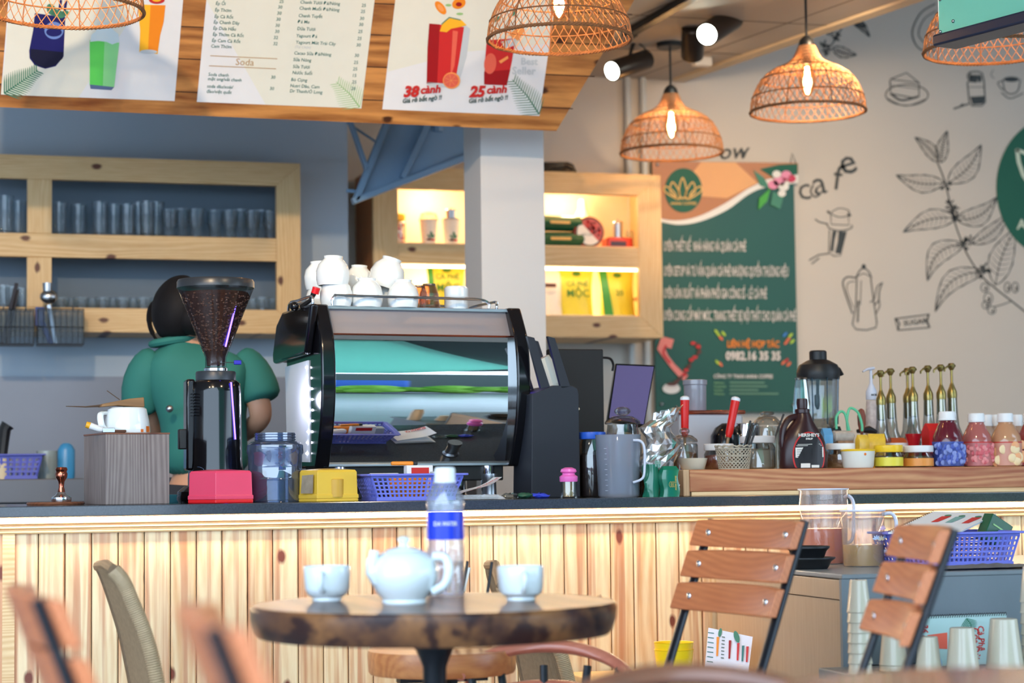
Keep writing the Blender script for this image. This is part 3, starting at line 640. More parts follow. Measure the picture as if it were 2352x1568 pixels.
# ================================================================== TEAL SIGN BOX (top right)
q0 = P(2156, 100, 5.0); q1 = PZ(2420, 30, q0.z); dx = (q1-q0); L = dx.length; ex = dx/L; rz = math.atan2(ex.y, ex.x)
sg = thing('hanging_sign', 'glossy teal sign box with dark bottom rail hanging at top right', 'sign', tuple(q0), rz)
MB().box((L/2, .03, .30), (L, .06, .56)).build('panel', mat('teal_panel', (120,206,186), .18, coat=.5), sg, bevel=.004)
MB().box((L/2, .02, .005), (L, .09, .032)).build('bottom_rail', mat('rail_navy', (34,44,66), .3), sg, bevel=.006)
for x_, z_ in ((.012,.24),(.012,.12),(.06,.05),(.20,.10),(.01,.03)): MB().ball((x_, -.002, z_), .005, 10).build('screw', M_STEEL, sg)
MB().cyl((L*.5,.03,.57), (L*.5,.03,CZ-q0.z+1.2), .006, n=8).build('hanging_rod', M_STEEL, sg)

# ================================================================== GREEN BANNER
YN = YR-.03
def on_banner(u, v, l):
    q = P(u, v, YN-.0015*l-.006); return (q.x, q.y, q.z)
a = P(1496, 368, YN); b = P(1834, 946, YN); bx = ((a.x+b.x)/2, YN, (a.z+b.z)/2)
bn = thing('banner', 'tall green advertising banner with white lettering on the mural wall', 'banner', bx)
bi = Matrix.Translation(-Vector(bx))
BGREEN = mat('banner_green', (14,74,56), .35, noise=.05, nscale=2)
MB().box((0,0,0), (b.x-a.x, .008, a.z-b.z)).build('sheet', BGREEN, bn, smooth=False)
A = Art(on_banner); BR = mat('banner_bronze', (178,112,48), .3); BRL = mat('banner_gold', (222,158,86), .3); BW = mat('banner_white', (226,222,214), .4)
top = lambda x: 369+(x-1497)*.012
cv = crom([(1520,510),(1560,516),(1610,508),(1670,482),(1720,446),(1760,430),(1834,420)], 5)
A.poly([(1498,top(1498)+1),(1833,top(1833)+1),(1833,420)]+cv[::-1]+[(1500,508)], BW, 1)
A.poly([(1498,top(1498)+1),(1833,top(1833)+1),(1833,400),(1760,412)]+crom([(1716,434),(1660,470),(1600,498),(1550,506),(1510,500)],4)+[(1499,500)], BR, 2)
A.poly([(1610,372),(1690,373),(1740,420),(1670,455),(1600,450),(1580,410)], BRL, 3)
for pts, m in (([(1730,390),(1745,425),(1770,435),(1755,408)], LEAFG), ([(1745,388),(1790,378),(1832,376),(1832,400),(1780,410)], EMG), ([(1742,482),(1744,455),(1770,432),(1762,462)], mat('print_bright_leaf', (70,160,60), .5)), ([(1770,470),(1775,440),(1800,450),(1792,480)], LEAFG)): A.poly(pts, m, 4)
for x, y, r, m in ((1790,416,14,'p'),(1806,402,12,'p'),(1776,424,12,'p'),(1800,428,12,'w'),(1784,400,10,'w'),(1818,410,10,'r'),(1803,412,5,'r'),(1796,444,9,'w')):
    A.ell(x, y, r, r*.85, {'p': mat('print_pink', (226,140,170), .5), 'w': BW, 'r': mat('print_crimson', (196,50,80), .5)}[m], 6)
A.ell(1570, 437, 43, 51, EMG, 4, n=40)
GL = mat('print_lotus_gold', (222,176,96), .4)
for cx, hw, tp, ln in ((1568,9,408,0),(1553,10,418,-8),(1583,10,418,8),(1543,10,428,-14),(1594,10,428,14)):
    A.curve([(1568+(cx-1568)*.5,458),(cx-hw+ln*.4,440),(cx+ln,tp),(cx+hw+ln*.4,440),(1568+(cx-1568)*.5,458)], 3, GL, 6)
A.text('ANNA COFFEE', 1570, 470, 9, GL, 6, bold=.02, align='c')
kid2 = lambda o: setattr(o, 'matrix_parent_inverse', bi)
kid2(A.build('emblem_print', bn))
A = Art(on_banner); LT = mat('banner_lettering', (214,204,196), .5)
for t, y, x1 in (('UYÊN THIẾT KẾ  NHÀ HÀNG VÀ QUÁN CÀ PHÊ',576,1713),('UYÊN SETUP VÀ TƯ VẤN QUÁN CÀ PHÊ NHƯỢNG QUYỀN THƯƠNG HIỆU',633,1811),('UYÊN SẢN XUẤT VÀ PHÂN PHỐI GIA CÔNG SỈ - LẺ CÀ PHÊ',684,1761),('UYÊN CUNG CẤP MÁY MÓC, TRANG THIẾT BỊ NỘI THẤT CHO QUÁN CÀ PHÊ',735,1828)):
    A.text(t, 1524, y, 32, LT, 3, .006, .014, width=x1-1524); kid2(A.build('lettering', bn)); A = Art(on_banner)
A.text('LIÊN HỆ HỢP TÁC', 1670, 797, 21, mat('banner_orange', (226,128,36), .5), 3, .003, .035, width=120)
A.text('0982.16 35 35', 1667, 826, 27, LT, 3, .003, .04, width=126)
A.text('CÔNG TY TNHH ANNA COFFEE', 1639, 868, 12, LT, 3, .003, .03, width=136)
for k, w in enumerate((80,86,66,112)): A.text('Address' if k == 0 else ('Facebook','Hotline','Website')[k-1], 1640, 881+k*8.5, 7, LEAFL, 3); A.rib([(1676,878+k*8.5),(1676+w,878.5+k*8.5)], 3, mat('print_sage', (110,150,120), .5), 3)
kid2(A.build('lettering', bn))
A = Art(on_banner)
for x, y, c in ((1650,768,'l'),(1656,776,'o'),(1646,762,'l'),(1662,766,'l'),(1803,768,'b'),(1810,780,'o'),(1816,770,'l'),(1806,786,'o'),(1820,784,'l'),(1655,836,'o'),(1648,832,'l'),(1800,832,'o'),(1812,836,'o'),(1806,828,'r')):
    A.ell(x, y, 7, 3, {'l': mat('confetti_lime', (170,200,60), .5), 'o': mat('confetti_orange', (230,110,70), .5), 'b': mat('confetti_blue', (60,120,190), .5), 'r': RED}[c], 3, rot=.9 if x < 1750 else -.8, n=10)
PK = mat('print_salmon', (226,130,120), .5)
A.curve([(1545,790),(1524,784),(1518,800),(1530,820),(1545,840),(1562,858),(1576,868)], [22,26,18,12,12,14,16]*6, PK, 3, n=1); A.curve([(1530,792),(1524,812),(1540,834)], 5, RED, 4)
A.curve([(1590,788),(1606,792),(1604,812),(1590,826),(1582,842),(1574,856),(1556,874)], 5, mat('print_bean', (90,44,30), .5), 4)
for x, y in ((1592,788),(1604,796),(1606,808),(1596,820),(1588,826),(1582,842),(1576,850),(1572,860),(1562,868),(1554,876)): A.ell(x, y, 6, 4, mat('print_bean', (90,44,30), .5) if (x % 4) else RED, 5, n=10)
A.ell(1542,892,20,12,BW,4); A.ell(1542,886,17,6,LT,5); A.ell(1543,882,12,4,mat('print_bean', (90,44,30), .5),6)
kid2(A.build('cup_print', bn))
for u, v in ((1510,378),(1520,928),(1823,930)): q = P(u, v, YN-.01)-Vector(bx); MB().ball(tuple(q), .008, 10).build('pin', M_STEEL, bn)
# ================================================================== LIT DISPLAY CABINET (right of the pillar)
def frame_box(root, o_, Y, rects, nm_h='frame_rail', nm_v='frame_stile', th=.03):
    """rects: (x0,x1,y0,y1,'h'|'v') front boards given on plane Y"""
    for (x0, x1, y0, y1, k) in rects:
        xa, xb = P(x0, 600, Y).x-o_.x, P(x1, 600, Y).x-o_.x; xm = (x0+x1)/2
        za, zb = P(xm, y1, Y).z-o_.z, P(xm, y0, Y).z-o_.z
        MB().box(((xa+xb)/2, Y-o_.y+th/2, (za+zb)/2), (xb-xa, th, zb-za)).build(nm_h if k == 'h' else nm_v, PINE if k == 'h' else PINEV, root, smooth=False, bevel=.003)
YC = 8.2; co = P(1190, 584, YC)
cab = thing('display_cabinet', 'lit pine wall cabinet with products, behind the white pillar beside the green banner', 'cabinet', tuple(co))
xa, xb = P(858, 600, YC).x-co.x, P(1521, 600, YC).x-co.x; zt = P(1190, 391, YC).z-co.z; zb = P(1400, 775, YC).z-co.z; zm = P(1350, 566, YC).z-co.z; zm2 = P(1350, 612, YC).z-co.z; dp = .36
SW = .105; RH = .092
def board(nm, x0, x1, z0, z1, y0=-.0, y1=.03, m=None, par=cab, bev=.003): return MB().box(((x0+x1)/2, (y0+y1)/2, (z0+z1)/2), (x1-x0, y1-y0, z1-z0)).build(nm, m or PINE, par, smooth=False, bevel=bev)
def mitre(nm, pts, m, par, y0=0, y1=.03): return MB().prism(pts, y0, y1).build(nm, m, par, smooth=False, bevel=.002)
def mitred(par, xa, xb, zb, zt, sw, rh, left=True):
    l = sw if left else 0
    mitre('frame_rail', [(xa,zt),(xb,zt),(xb-sw,zt-rh),(xa+l,zt-rh)], PINE, par); mitre('frame_rail', [(xa,zb),(xb,zb),(xb-sw,zb+rh),(xa+l,zb+rh)], PINE, par)
    mitre('frame_stile', [(xb,zt),(xb,zb),(xb-sw,zb+rh),(xb-sw,zt-rh)], PINEV, par)
    if left: mitre('frame_stile', [(xa,zt),(xa,zb),(xa+sw,zb+rh),(xa+sw,zt-rh)], PINEV, par)
mitred(cab, xa, xb, zb, zt, SW, RH)
board('frame_rail', xa+SW, xb-SW, zm2, zm)
INW = mat('cabinet_inner', (236,222,196), .5)
board('side_panel', xa, xa+.02, zb, zt, .03, dp, wood('pine_side', (196,130,80), (160,96,54), axis='z')); board('side_panel', xb-.02, xb, zb, zt, .03, dp)
board('top_panel', xa+.02, xb-.02, zt-.02, zt, .03, dp); board('bottom_panel', xa+.02, xb-.02, zb, zb+.02, .03, dp); board('back_panel', xa, xb, zb, zt, dp, dp+.015, INW)
sh_top = board('shelf', xa+.02, xb-.02, zm-.012, zm+.006, .031, dp-.001, INW); sh_bot = board('shelf', xa+.02, xb-.02, zb+RH-.01, zb+RH+.006, .031, dp-.001, INW)
LEDW = emis('led_warm_cabinet', (1.0,.76,.42), 9)
for z_ in (zt-.045, zm2-.0): board('led_strip', xa+.08, xb-.08, z_-.012, z_-.002, .034, .044, LEDW, bev=0)
board('led_strip', xa+SW+.02, xb-SW-.02, zb+RH+.007, zb+RH+.012, dp-.012, dp-.002, LEDW, bev=0)
for k in range(2):
    lamp_obj('cabinet_light', 'POINT', (xa+.3+.62*k, .2, zt-.08), 2.2, (1.0,.72,.4), size=.03, parent=cab)
    lamp_obj('cabinet_light', 'POINT', (xa+.3+.62*k, .2, zm2-.06), 2.2, (1.0,.72,.4), size=.03, parent=cab)
z1 = co.z+zm+.006; z2 = co.z+zb+RH+.006
def kit(name, label, cat, px_, Y, z, group=None, rz=0): k = K(px_, Y, z); return k, thing(name, label, cat, tuple(k.loc), rz, group)
# candy jar
k, t = kit('candy_jar', 'yellow-lidded jar of red and pink sweets, leftmost on the top cabinet shelf', 'jar', 918, YC+.14, z1)
MB().lathe(k.prof([(17,553),(19,548),(19,512),(16,508)]), n=20).build('body', glass('clear_plastic', (238,240,236), .2), t)
MB().lathe(k.prof([(17,508),(18,505),(18,494),(16,492)], False), n=20).build('lid', mat('lid_yellow', (240,200,40), .3), t)
sw = MB()
SWM = [mat('sweet_red', (206,40,60), .3), mat('sweet_pink', (220,120,150), .3), mat('sweet_white', (238,232,224), .3)]
for i in range(46): sw.m = i % 3; a_ = random.random()*2*PI; rr = random.random()**.5*k.r(13); sw.ball((rr*math.cos(a_), rr*math.sin(a_), .008+random.random()*k.w(516)), .008, 6)
tag(sw.build('sweets', SWM, t), kind='stuff')
# paper cups with print
PCUP = mat('paper_cup_white', (240,234,220), .45)
def cup_print(k, t):
    s = MB()
    def lf(cx, cz, w, h, mi, rot=0):
        s.m = mi; pts = []
        for i in range(8):
            a = i*PI/4; x, z = w*math.cos(a), h*math.sin(a); x, z = x*math.cos(rot)-z*math.sin(rot), x*math.sin(rot)+z*math.cos(rot); X = cx+x; pts.append((X, -math.sqrt(max(0, k.R**2-X*X))-.0012, cz+z))
        s.add(pts, [tuple(range(8))])
    lf(.004,.040,.006,.016,0,.2); lf(-.008,.034,.004,.010,0,.7); lf(.012,.034,.004,.010,0,-.6); lf(-.006,.02,.012,.005,1); lf(.010,.019,.009,.005,2)
    s.build('cup_print', [LEAFG, mat('print_bean', (90,44,30), .5), RED], t, smooth=False)
def paper_cup(px_, top, lab, lid=False, w=21):
    k, t = kit('paper_cup', lab, 'cup', px_, YC+.12, z1, 'white paper cups on the top cabinet shelf')
    MB().lathe([(k.r(w-5),0),(k.r(w),k.w(top)),(k.r(w+1.5),k.w(top)+.002),(k.r(w-1),k.w(top)+.003),(k.r(w-6),.004)], n=24).build('body', PCUP, t)
    k.R = k.r(w-2); cup_print(k, t)
    if lid: MB().lathe([(k.r(w+2),k.w(top)),(k.r(w+1),k.w(top)+.008),(k.r(w-3),k.w(top)+.03),(k.r(8),k.w(top)+.036)], n=24).build('dome_lid', glass('clear_plastic'), t)
paper_cup(990, 507, 'white printed paper cup under a clear dome lid, beside the candy jar', True); paper_cup(1042, 507, 'white printed paper cup carrying a metal coffee filter, left of the pillar')
paper_cup(1024, 507, 'plain side of a white paper cup, squeezed between two printed ones', w=12) if False else None
def phin(px_, Y, z, top, bot, lab):
    k, t = kit('coffee_filter', lab, 'coffee filter', px_, Y, z, 'metal drip coffee filters in the lit cabinet')
    h = k.w(top); MB().lathe([(.032,0),(.034,.002),(.034,.004),(.020,.006),(.022,h*.85),(.024,h*.88),(.022,h*.95),(.014,h)], n=24).build('body', M_STEEL, t)
    MB().lathe([(.003,h),(.004,h+.006),(.001,h+.009)], n=10).build('knob', M_STEEL, t)
phin(1042, YC+.12, z1+K(1042, YC+.12, z1).w(506)+.003, 480, 505, 'small metal drip coffee filter standing on a paper cup')
# right half, top shelf
k, t = kit('coffee_packet', 'dark green coffee packets lying stacked on the top cabinet shelf, lower', 'packet', 1288, YC+.12, z1, 'dark green coffee packets')
GP = mat('packet_green', (24,84,56), .3, noise=.2)
for j, (yb, yt) in enumerate(((560,533),(533,507))):
    if j: t = thing('coffee_packet', 'dark green coffee packet lying on top of another on the top cabinet shelf', 'packet', (k.loc.x-.005, k.loc.y, k.loc.z+k.w(532)), .05, 'dark green coffee packets')
    else: t['label'] = 'dark green coffee packet at the bottom of two on the top cabinet shelf'
    hh = k.w(532)-.001
    MB().loft([[(x, .05*math.cos(a)*(.6 if abs(x) > .11 else 1), hh/2+hh/2*math.sin(a)*(.3 if abs(x) > .12 else 1)) for a in [i*PI/6 for i in range(12)]] for x in (-.135,-.125,-.10,-.03,.04,.10,.125,.135)]).build('pouch', GP, t)
    MB().box((0,-.0515,hh/2), (.09,.001,.012)).build('gold_print', GL, t)
k, t = kit('snack_tin', 'round red tin with white half label standing upright on the top cabinet shelf', 'tin', 1359, YC+.10, z1)
r_ = k.r(36); Mx = Matrix.Translation((0,0,r_)) @ Matrix.Rotation(PI/2,4,'X')
MB().lathe([(r_*.95,-.02),(r_,-.017),(r_,.017),(r_*.95,.02)], n=36, M=Mx).build('body', mat('tin_red', (176,70,60), .3), t)
Ad = Art(lambda u, v, l: (u*r_, -.0202-.0005*l, r_+v*r_))
Ad.ell(0,0,.93,.93,mat('tin_rim_green', (40,60,50), .4),1,n=36); Ad.ell(0,0,.84,.84,mat('tin_berry', (190,80,76), .4),2,n=36)
Ad.poly([(math.cos(a)*.84, math.sin(a)*.84) for a in [2.35+i*PI/16 for i in range(17)]], BW, 3)
for i in range(22): a_, rr = -.6+random.random()*2.6, random.random()**.5*.7; x, y = rr*math.cos(a_), rr*math.sin(a_); (Ad.ell(x, y, .11, .09, RED if i % 2 else mat('tin_berry_dark', (120,30,34), .4), 4, n=10) if x+y > .1 else None)
Ad.text('HAT DE', -.55, -.1, .2, DKG, 5, 0); Ad.build('label', t)
k, t = kit('snack_box', 'low red snack tub under a metal coffee filter on the top cabinet shelf', 'box', 1426, YC+.12, z1)
MB().box((0,0,k.w(548)/2), (.115,.09,k.w(548))).build('body', mat('tub_red', (206,60,40), .3), t, bevel=.006); MB().box((-.01,-.046,.018), (.07,.002,.02)).build('label', mat('label_dark', (60,40,60), .4), t)
phin(1428, YC+.12, z1+k.w(548), 508, 546, 'small metal drip coffee filter standing on a red snack tub')
k, t = kit('glass_bottle', 'pale bottle behind the round red tin', 'bottle', 1346, YC+.25, z1); MB().lathe(k.prof([(22,560),(22,500),(10,480),(9,462),(6,458)]), n=20).build('body', mat('bottle_cream', (240,225,190), .3), t)
k, t = kit('fruit_jar', 'small clear jar in the right corner of the top cabinet shelf', 'jar', 1456, YC+.2, z1); MB().lathe(k.prof([(9,566),(10,560),(10,535),(8,530)]), n=16).build('body', GLASS, t)
# bottom shelf bags
BY = mat('bag_yellow', (226,206,60), .35, noise=.1, nscale=8); BGR = mat('bag_green', (50,140,50), .35); BGW = mat('bag_white', (230,220,208), .4); TXG = mat('print_bag_green', (70,120,40), .4)
def bag(x0, x1, y0, side, lab, txt, main=BY, rz=0, sidem=BGR, lean=0):
    k, t = kit('coffee_bag', lab, 'bag', (x0+x1)/2, YC+.15, z2, 'stand-up coffee bags in the lit cabinet', rz)
    h = k.w(y0); wd = k.x(x1)-k.x(x0); rings = []
    for q in range(9):
        f = q/8; d = .045*(1-f)**.6+.003; ww = wd/2*(1.0-.10*math.sin(PI*f)+ (0.05*f)); z = h*f
        rings.append([(ww*math.cos(a)+lean*f, d*math.sin(a)*(1+.12*math.sin(7*a+q)), z) for a in [i*PI/12 for i in range(24)]])
    MB().loft(rings).build('pouch', main, t)
    fs = lambda u, v, l: ((u-.5)*wd+lean*v, -(.045*(1-min(v, .97))**.6+.006+.0006*l), v*h)
    Ab = Art(fs)
    if txt:
        for tt, hh, y in txt: 
            v_, f_2 = text_geo(tt, .006); x1_ = max(q[0] for q in v_); Ab.mid(TXG); sc_ = hh*h/.72; Ab.mb.add([fs(.5+(a-x1_/2)*sc_/wd, y+b*sc_/h, 2) for a, b in v_], f_2)
        Ab.ell(.5,.88,.12,.05,TXG,2)
    if side: Ab.poly([(0.0,.02),(side,.02),(side*.8,.98),(.0,.98)], sidem, 1)
    if Ab.mats: Ab.build('bag_print', t)
bag(985, 1072, 606, .16, 'yellow and green coffee bag left of the pillar, under the printed cups', [('CÀ PHÊ', .10, .70), ('MỘC', .15, .46)])
bag(1240, 1297, 622, 0, 'plain white coffee bag just right of the pillar', None, BGW); 
bag(1287, 1368, 616, 0, 'yellow coffee bag with green lettering between the white and the twisted bag', [('CÀ PHÊ', .10, .62), ('MỘC', .16, .40)])
bag(1386, 1466, 620, .26, 'yellow coffee bag with folded green side, rightmost in the cabinet', [('20', .12, .45)], lean=-.01)
kk = K(1276, YC+.10, z2); tag(MB().box((0,0,0), (.05,.002,.016)).build('bag_label', mat('print_bean', (90,44,30), .5)), 'small brown label on the white bag', 'label').location = (kk.loc.x-.012, YC+.096, z2+.13)
# black thing on the cabinet
k, t = kit('black_tray', 'black plastic tray lying on top of the lit cabinet', 'tray', 1272, YC+.16, co.z+zt)
MB().prism([(-.09,0),(.10,0),(.08,.045),(.055,.055),(-.06,.05),(-.1,.03)], -.09, .09).build('body', M_GLOSSBLACK, t, bevel=.004); MB().tube([(-.02,-.092,.02),(.05,-.094,.03),(.085,-.092,.02)], .004, 6).build('rim', M_BLACK, t)

# ================================================================== LEFT GLASS SHELF
YS = 7.72; so = P(345, 560, YS); RHs = .09
shf = thing('wall_shelf', 'long pine wall shelf with rows of glasses on the slate wall at left', 'shelf', tuple(so))
xa, xb = P(-110, 600, YS).x-so.x, P(691, 600, YS).x-so.x; zt = P(345, 364, YS).z-so.z; zb = P(500, 765, YS).z-so.z; dp = YW-YS
mitred(shf, xa, xb, zb, zt, .093, RHs, False)
zma, zmb = P(300, 540, YS).z-so.z, P(300, 594, YS).z-so.z
x9 = P(633, 600, YS).x-so.x; xs0, xs1 = P(62, 600, YS).x-so.x, P(119, 600, YS).x-so.x
board('frame_rail', xa, xb-.093, zmb, zma, par=shf)
board('frame_stile', xs0, xs1, zma, zt-RHs, par=shf, m=PINEV, y1=.028); board('frame_stile', xs0, xs1, zb+RHs, zmb, par=shf, m=PINEV, y1=.028)
board('side_panel', xb-.02, xb, zb, zt, .03, dp-.001, PINEV, shf); board('top_panel', xa, xb-.02, zt-.02, zt, .03, dp-.001, PINE, shf); board('bottom_panel', xa, xb-.02, zb, zb+.02, .03, dp-.001, PINE, shf)
SLATE = mat('slate_wall_panel', (104,120,136), .7, noise=.05, nscale=3)
board('back_panel', xa, xb-.02, zb+.02, zt-.02, dp-.014, dp-.002, SLATE, shf, 0)
board('shelf', xa, xb-.02, zma-.014, zma+.004, .031, dp-.015, PINE, shf); board('shelf', xa, xb-.02, zb+RHs-.014, zb+RHs+.004, .031, dp-.015, PINE, shf)
za, zc = so.z+zma+.004, so.z+zb+RHs+.004
gpro = {}
def shelf_glass(kind, px_, top, z, dy, lab, grp):
    k = K(px_, YS+dy, z)
    h = k.w(top); key = kind
    if key not in gpro:
        if kind == 'tall': pr = [(.026,0),(.028,.004),(.031,h),(.029,h),(.026,.01),(.001,.008)]
        elif kind == 'stem': pr = [(.026,0),(.026,.004),(.006,.010),(.006,.04),(.03,.06),(.033,.10),(.028,h),(.026,h),(.03,.09),(.001,.055)]
        elif kind == 'bell': pr = [(.020,0),(.024,.01),(.022,.03),(.032,.06),(.034,h-.01),(.036,h),(.033,h),(.030,.06),(.001,.02)]
        else: pr = [(.024,0),(.027,.005),(.032,h*.9),(.032,h),(.030,h),(.024,.01),(.001,.008)]
        gt = thing('drinking_glass', '', 'glass', (0,0,0)); MB().lathe(pr, n=20, caps=False).build('bowl', GLASSD, gt)
        MB().lathe([(pr[0][0]*.95,.0005),(pr[0][0]*.95,.006)], n=20).build('foot', glass('shelf_glass_foot', (226,232,238), .1, edge=.8), gt); gpro[key] = (gt, h); t = gt
    else: t = copy_tree(gpro[key][0])
    t.location = k.loc; s_ = h/gpro[key][1]; t.scale = (1, 1, s_); t['label'] = lab; t['group'] = grp; return t
for i, (x, tp) in enumerate(((135,465),(180,470),(229,464),(262,470),(293,470),(320,465),(338,462),(360,464),(10,450),(40,462))):
    shelf_glass('tall', x, tp, za, .07+.05*(i % 2), ORD[i]+' tall clear glass from the left beside the upper shelf divider' if x > 100 else ('tall clear glass cut by the left frame edge, upper shelf' if x < 20 else 'tall clear glass just left of the upper shelf divider'), 'tall glasses on the upper shelf' if x > 100 else 'tall glasses at the left edge of the upper shelf')
for i, (x, tp) in enumerate(((390,482),(419,480),(451,481),(495,484),(530,484),(555,482),(582,485),(605,483),(624,486))):
    shelf_glass('bell', x, tp, za, .07+.05*(i % 2), ORD[i]+' short footed clear glass counted from the tall ones, upper shelf', 'short footed glasses on the upper shelf')
for i, x in enumerate((140,162,186,212,236,258,282,306,330,352,370,585,605,625)):
    shelf_glass('low', x, 683+4*(i % 2), zc, .07+.06*(i % 2), ORD[i]+' low clear glass counted from the left on the lower shelf', 'low glasses on the lower shelf')
for i, x in enumerate((8,28,50)):
    shelf_glass('tall', x, 655+3*i, zc, .08, ORD[i]+' tall clear glass from the left frame edge, lower shelf', 'glasses at the left end of the lower shelf')
# hanging wire caddies with tools
WIRE = mat('wire_dark', (60,66,74), .4, metal=.6)
def caddy(x0, x1, lab):
    k = K((x0+x1)/2, YS-.10, P((x0+x1)/2, 794, YS-.1).z); t = thing('wire_caddy', lab, 'caddy', tuple(k.loc), 0, 'wire caddies hooked on the lower shelf rail')
    w = k.x(x1)-k.x(x0); h = k.w(712); d = .09; mb = MB(); b_ = MB().box((0,0,.002), (w,d,.004)); b_.build('base', WIRE, t, bevel=.001)
    for z in (.004, h/2, h): mb.tube([(-w/2,-d/2,z),(w/2,-d/2,z),(w/2,d/2,z),(-w/2,d/2,z),(-w/2,-d/2,z)], .002, 5)
    for i in range(9): x = -w/2+w*i/8; mb.tube([(x,-d/2,.003),(x,-d/2,h)], .0012, 4); mb.tube([(x,d/2,.003),(x,d/2,h)], .0012, 4)
    mb.build('wire_mesh', WIRE, t)
    MB().box((0,0,h/2), (w-.004,d-.004,h-.006)).build('liner', glass('smoky_plastic', (190,198,204), .03, fres=.05), t, smooth=False)
    for sx in (-.3,.3): MB().tube([(w*sx,d/2,h),(w*sx,d/2+.002,h+.02),(w*sx,d/2+.02,h+.025)], .0025, 6).build('hook', WIRE, t)
    return k
k1 = caddy(-10, 76, 'wire caddy with dark chopsticks at the left frame edge'); k2 = caddy(84, 190, 'wire caddy with ladle and blue spatula on the shelf rail')
def tool(name, label, cat, p0, p1, r, m, Y, head=None, z=None):
    a_, b_ = P(p0[0], p0[1], Y), P(p1[0], p1[1], Y); t = thing(name, label, cat, tuple(a_)); MB().tube([(0,0,0), tuple(b_-a_)], r, 8).build('handle', m, t)
    return t, b_-a_
t, d_ = tool('ladle', 'clear steel ladle standing in the wire caddy', 'ladle', (128,790), (112,700), .008, mat('ladle_clear', (190,200,210), .2, metal=.4), YS-.11)
MB().ball(tuple(d_+Vector((0,0,.03))), .032, 16, (1,.7,.8)).build('bowl', M_STEEL, t); MB().lathe([(.016,0),(.018,.03)], c=tuple(d_+Vector((-.005,0,.05))), n=14).build('cup', M_STEEL, t)
t, d_ = tool('spatula', 'blue plastic spatula leaning in the wire caddy beside the ladle', 'spatula', (118,790), (95,735), .010, mat('spatula_blue', (44,78,150), .4), YS-.09)
MB().box(tuple(d_*1.15), (.034,.006,.07)).build('blade', mat('spatula_blue', (44,78,150), .4), t, bevel=.003)
for j, (a_, b_) in enumerate((((4,790),(38,650)), ((16,790),(40,665)))):
    t, _ = tool('chopstick', 'dark stick leaning in the left wire caddy, ' + ('longer one' if j == 0 else 'shorter one'), 'stick', a_, b_, .007, mat('dark_lacquer', (40,34,40), .4), YS-.11+.02*j)

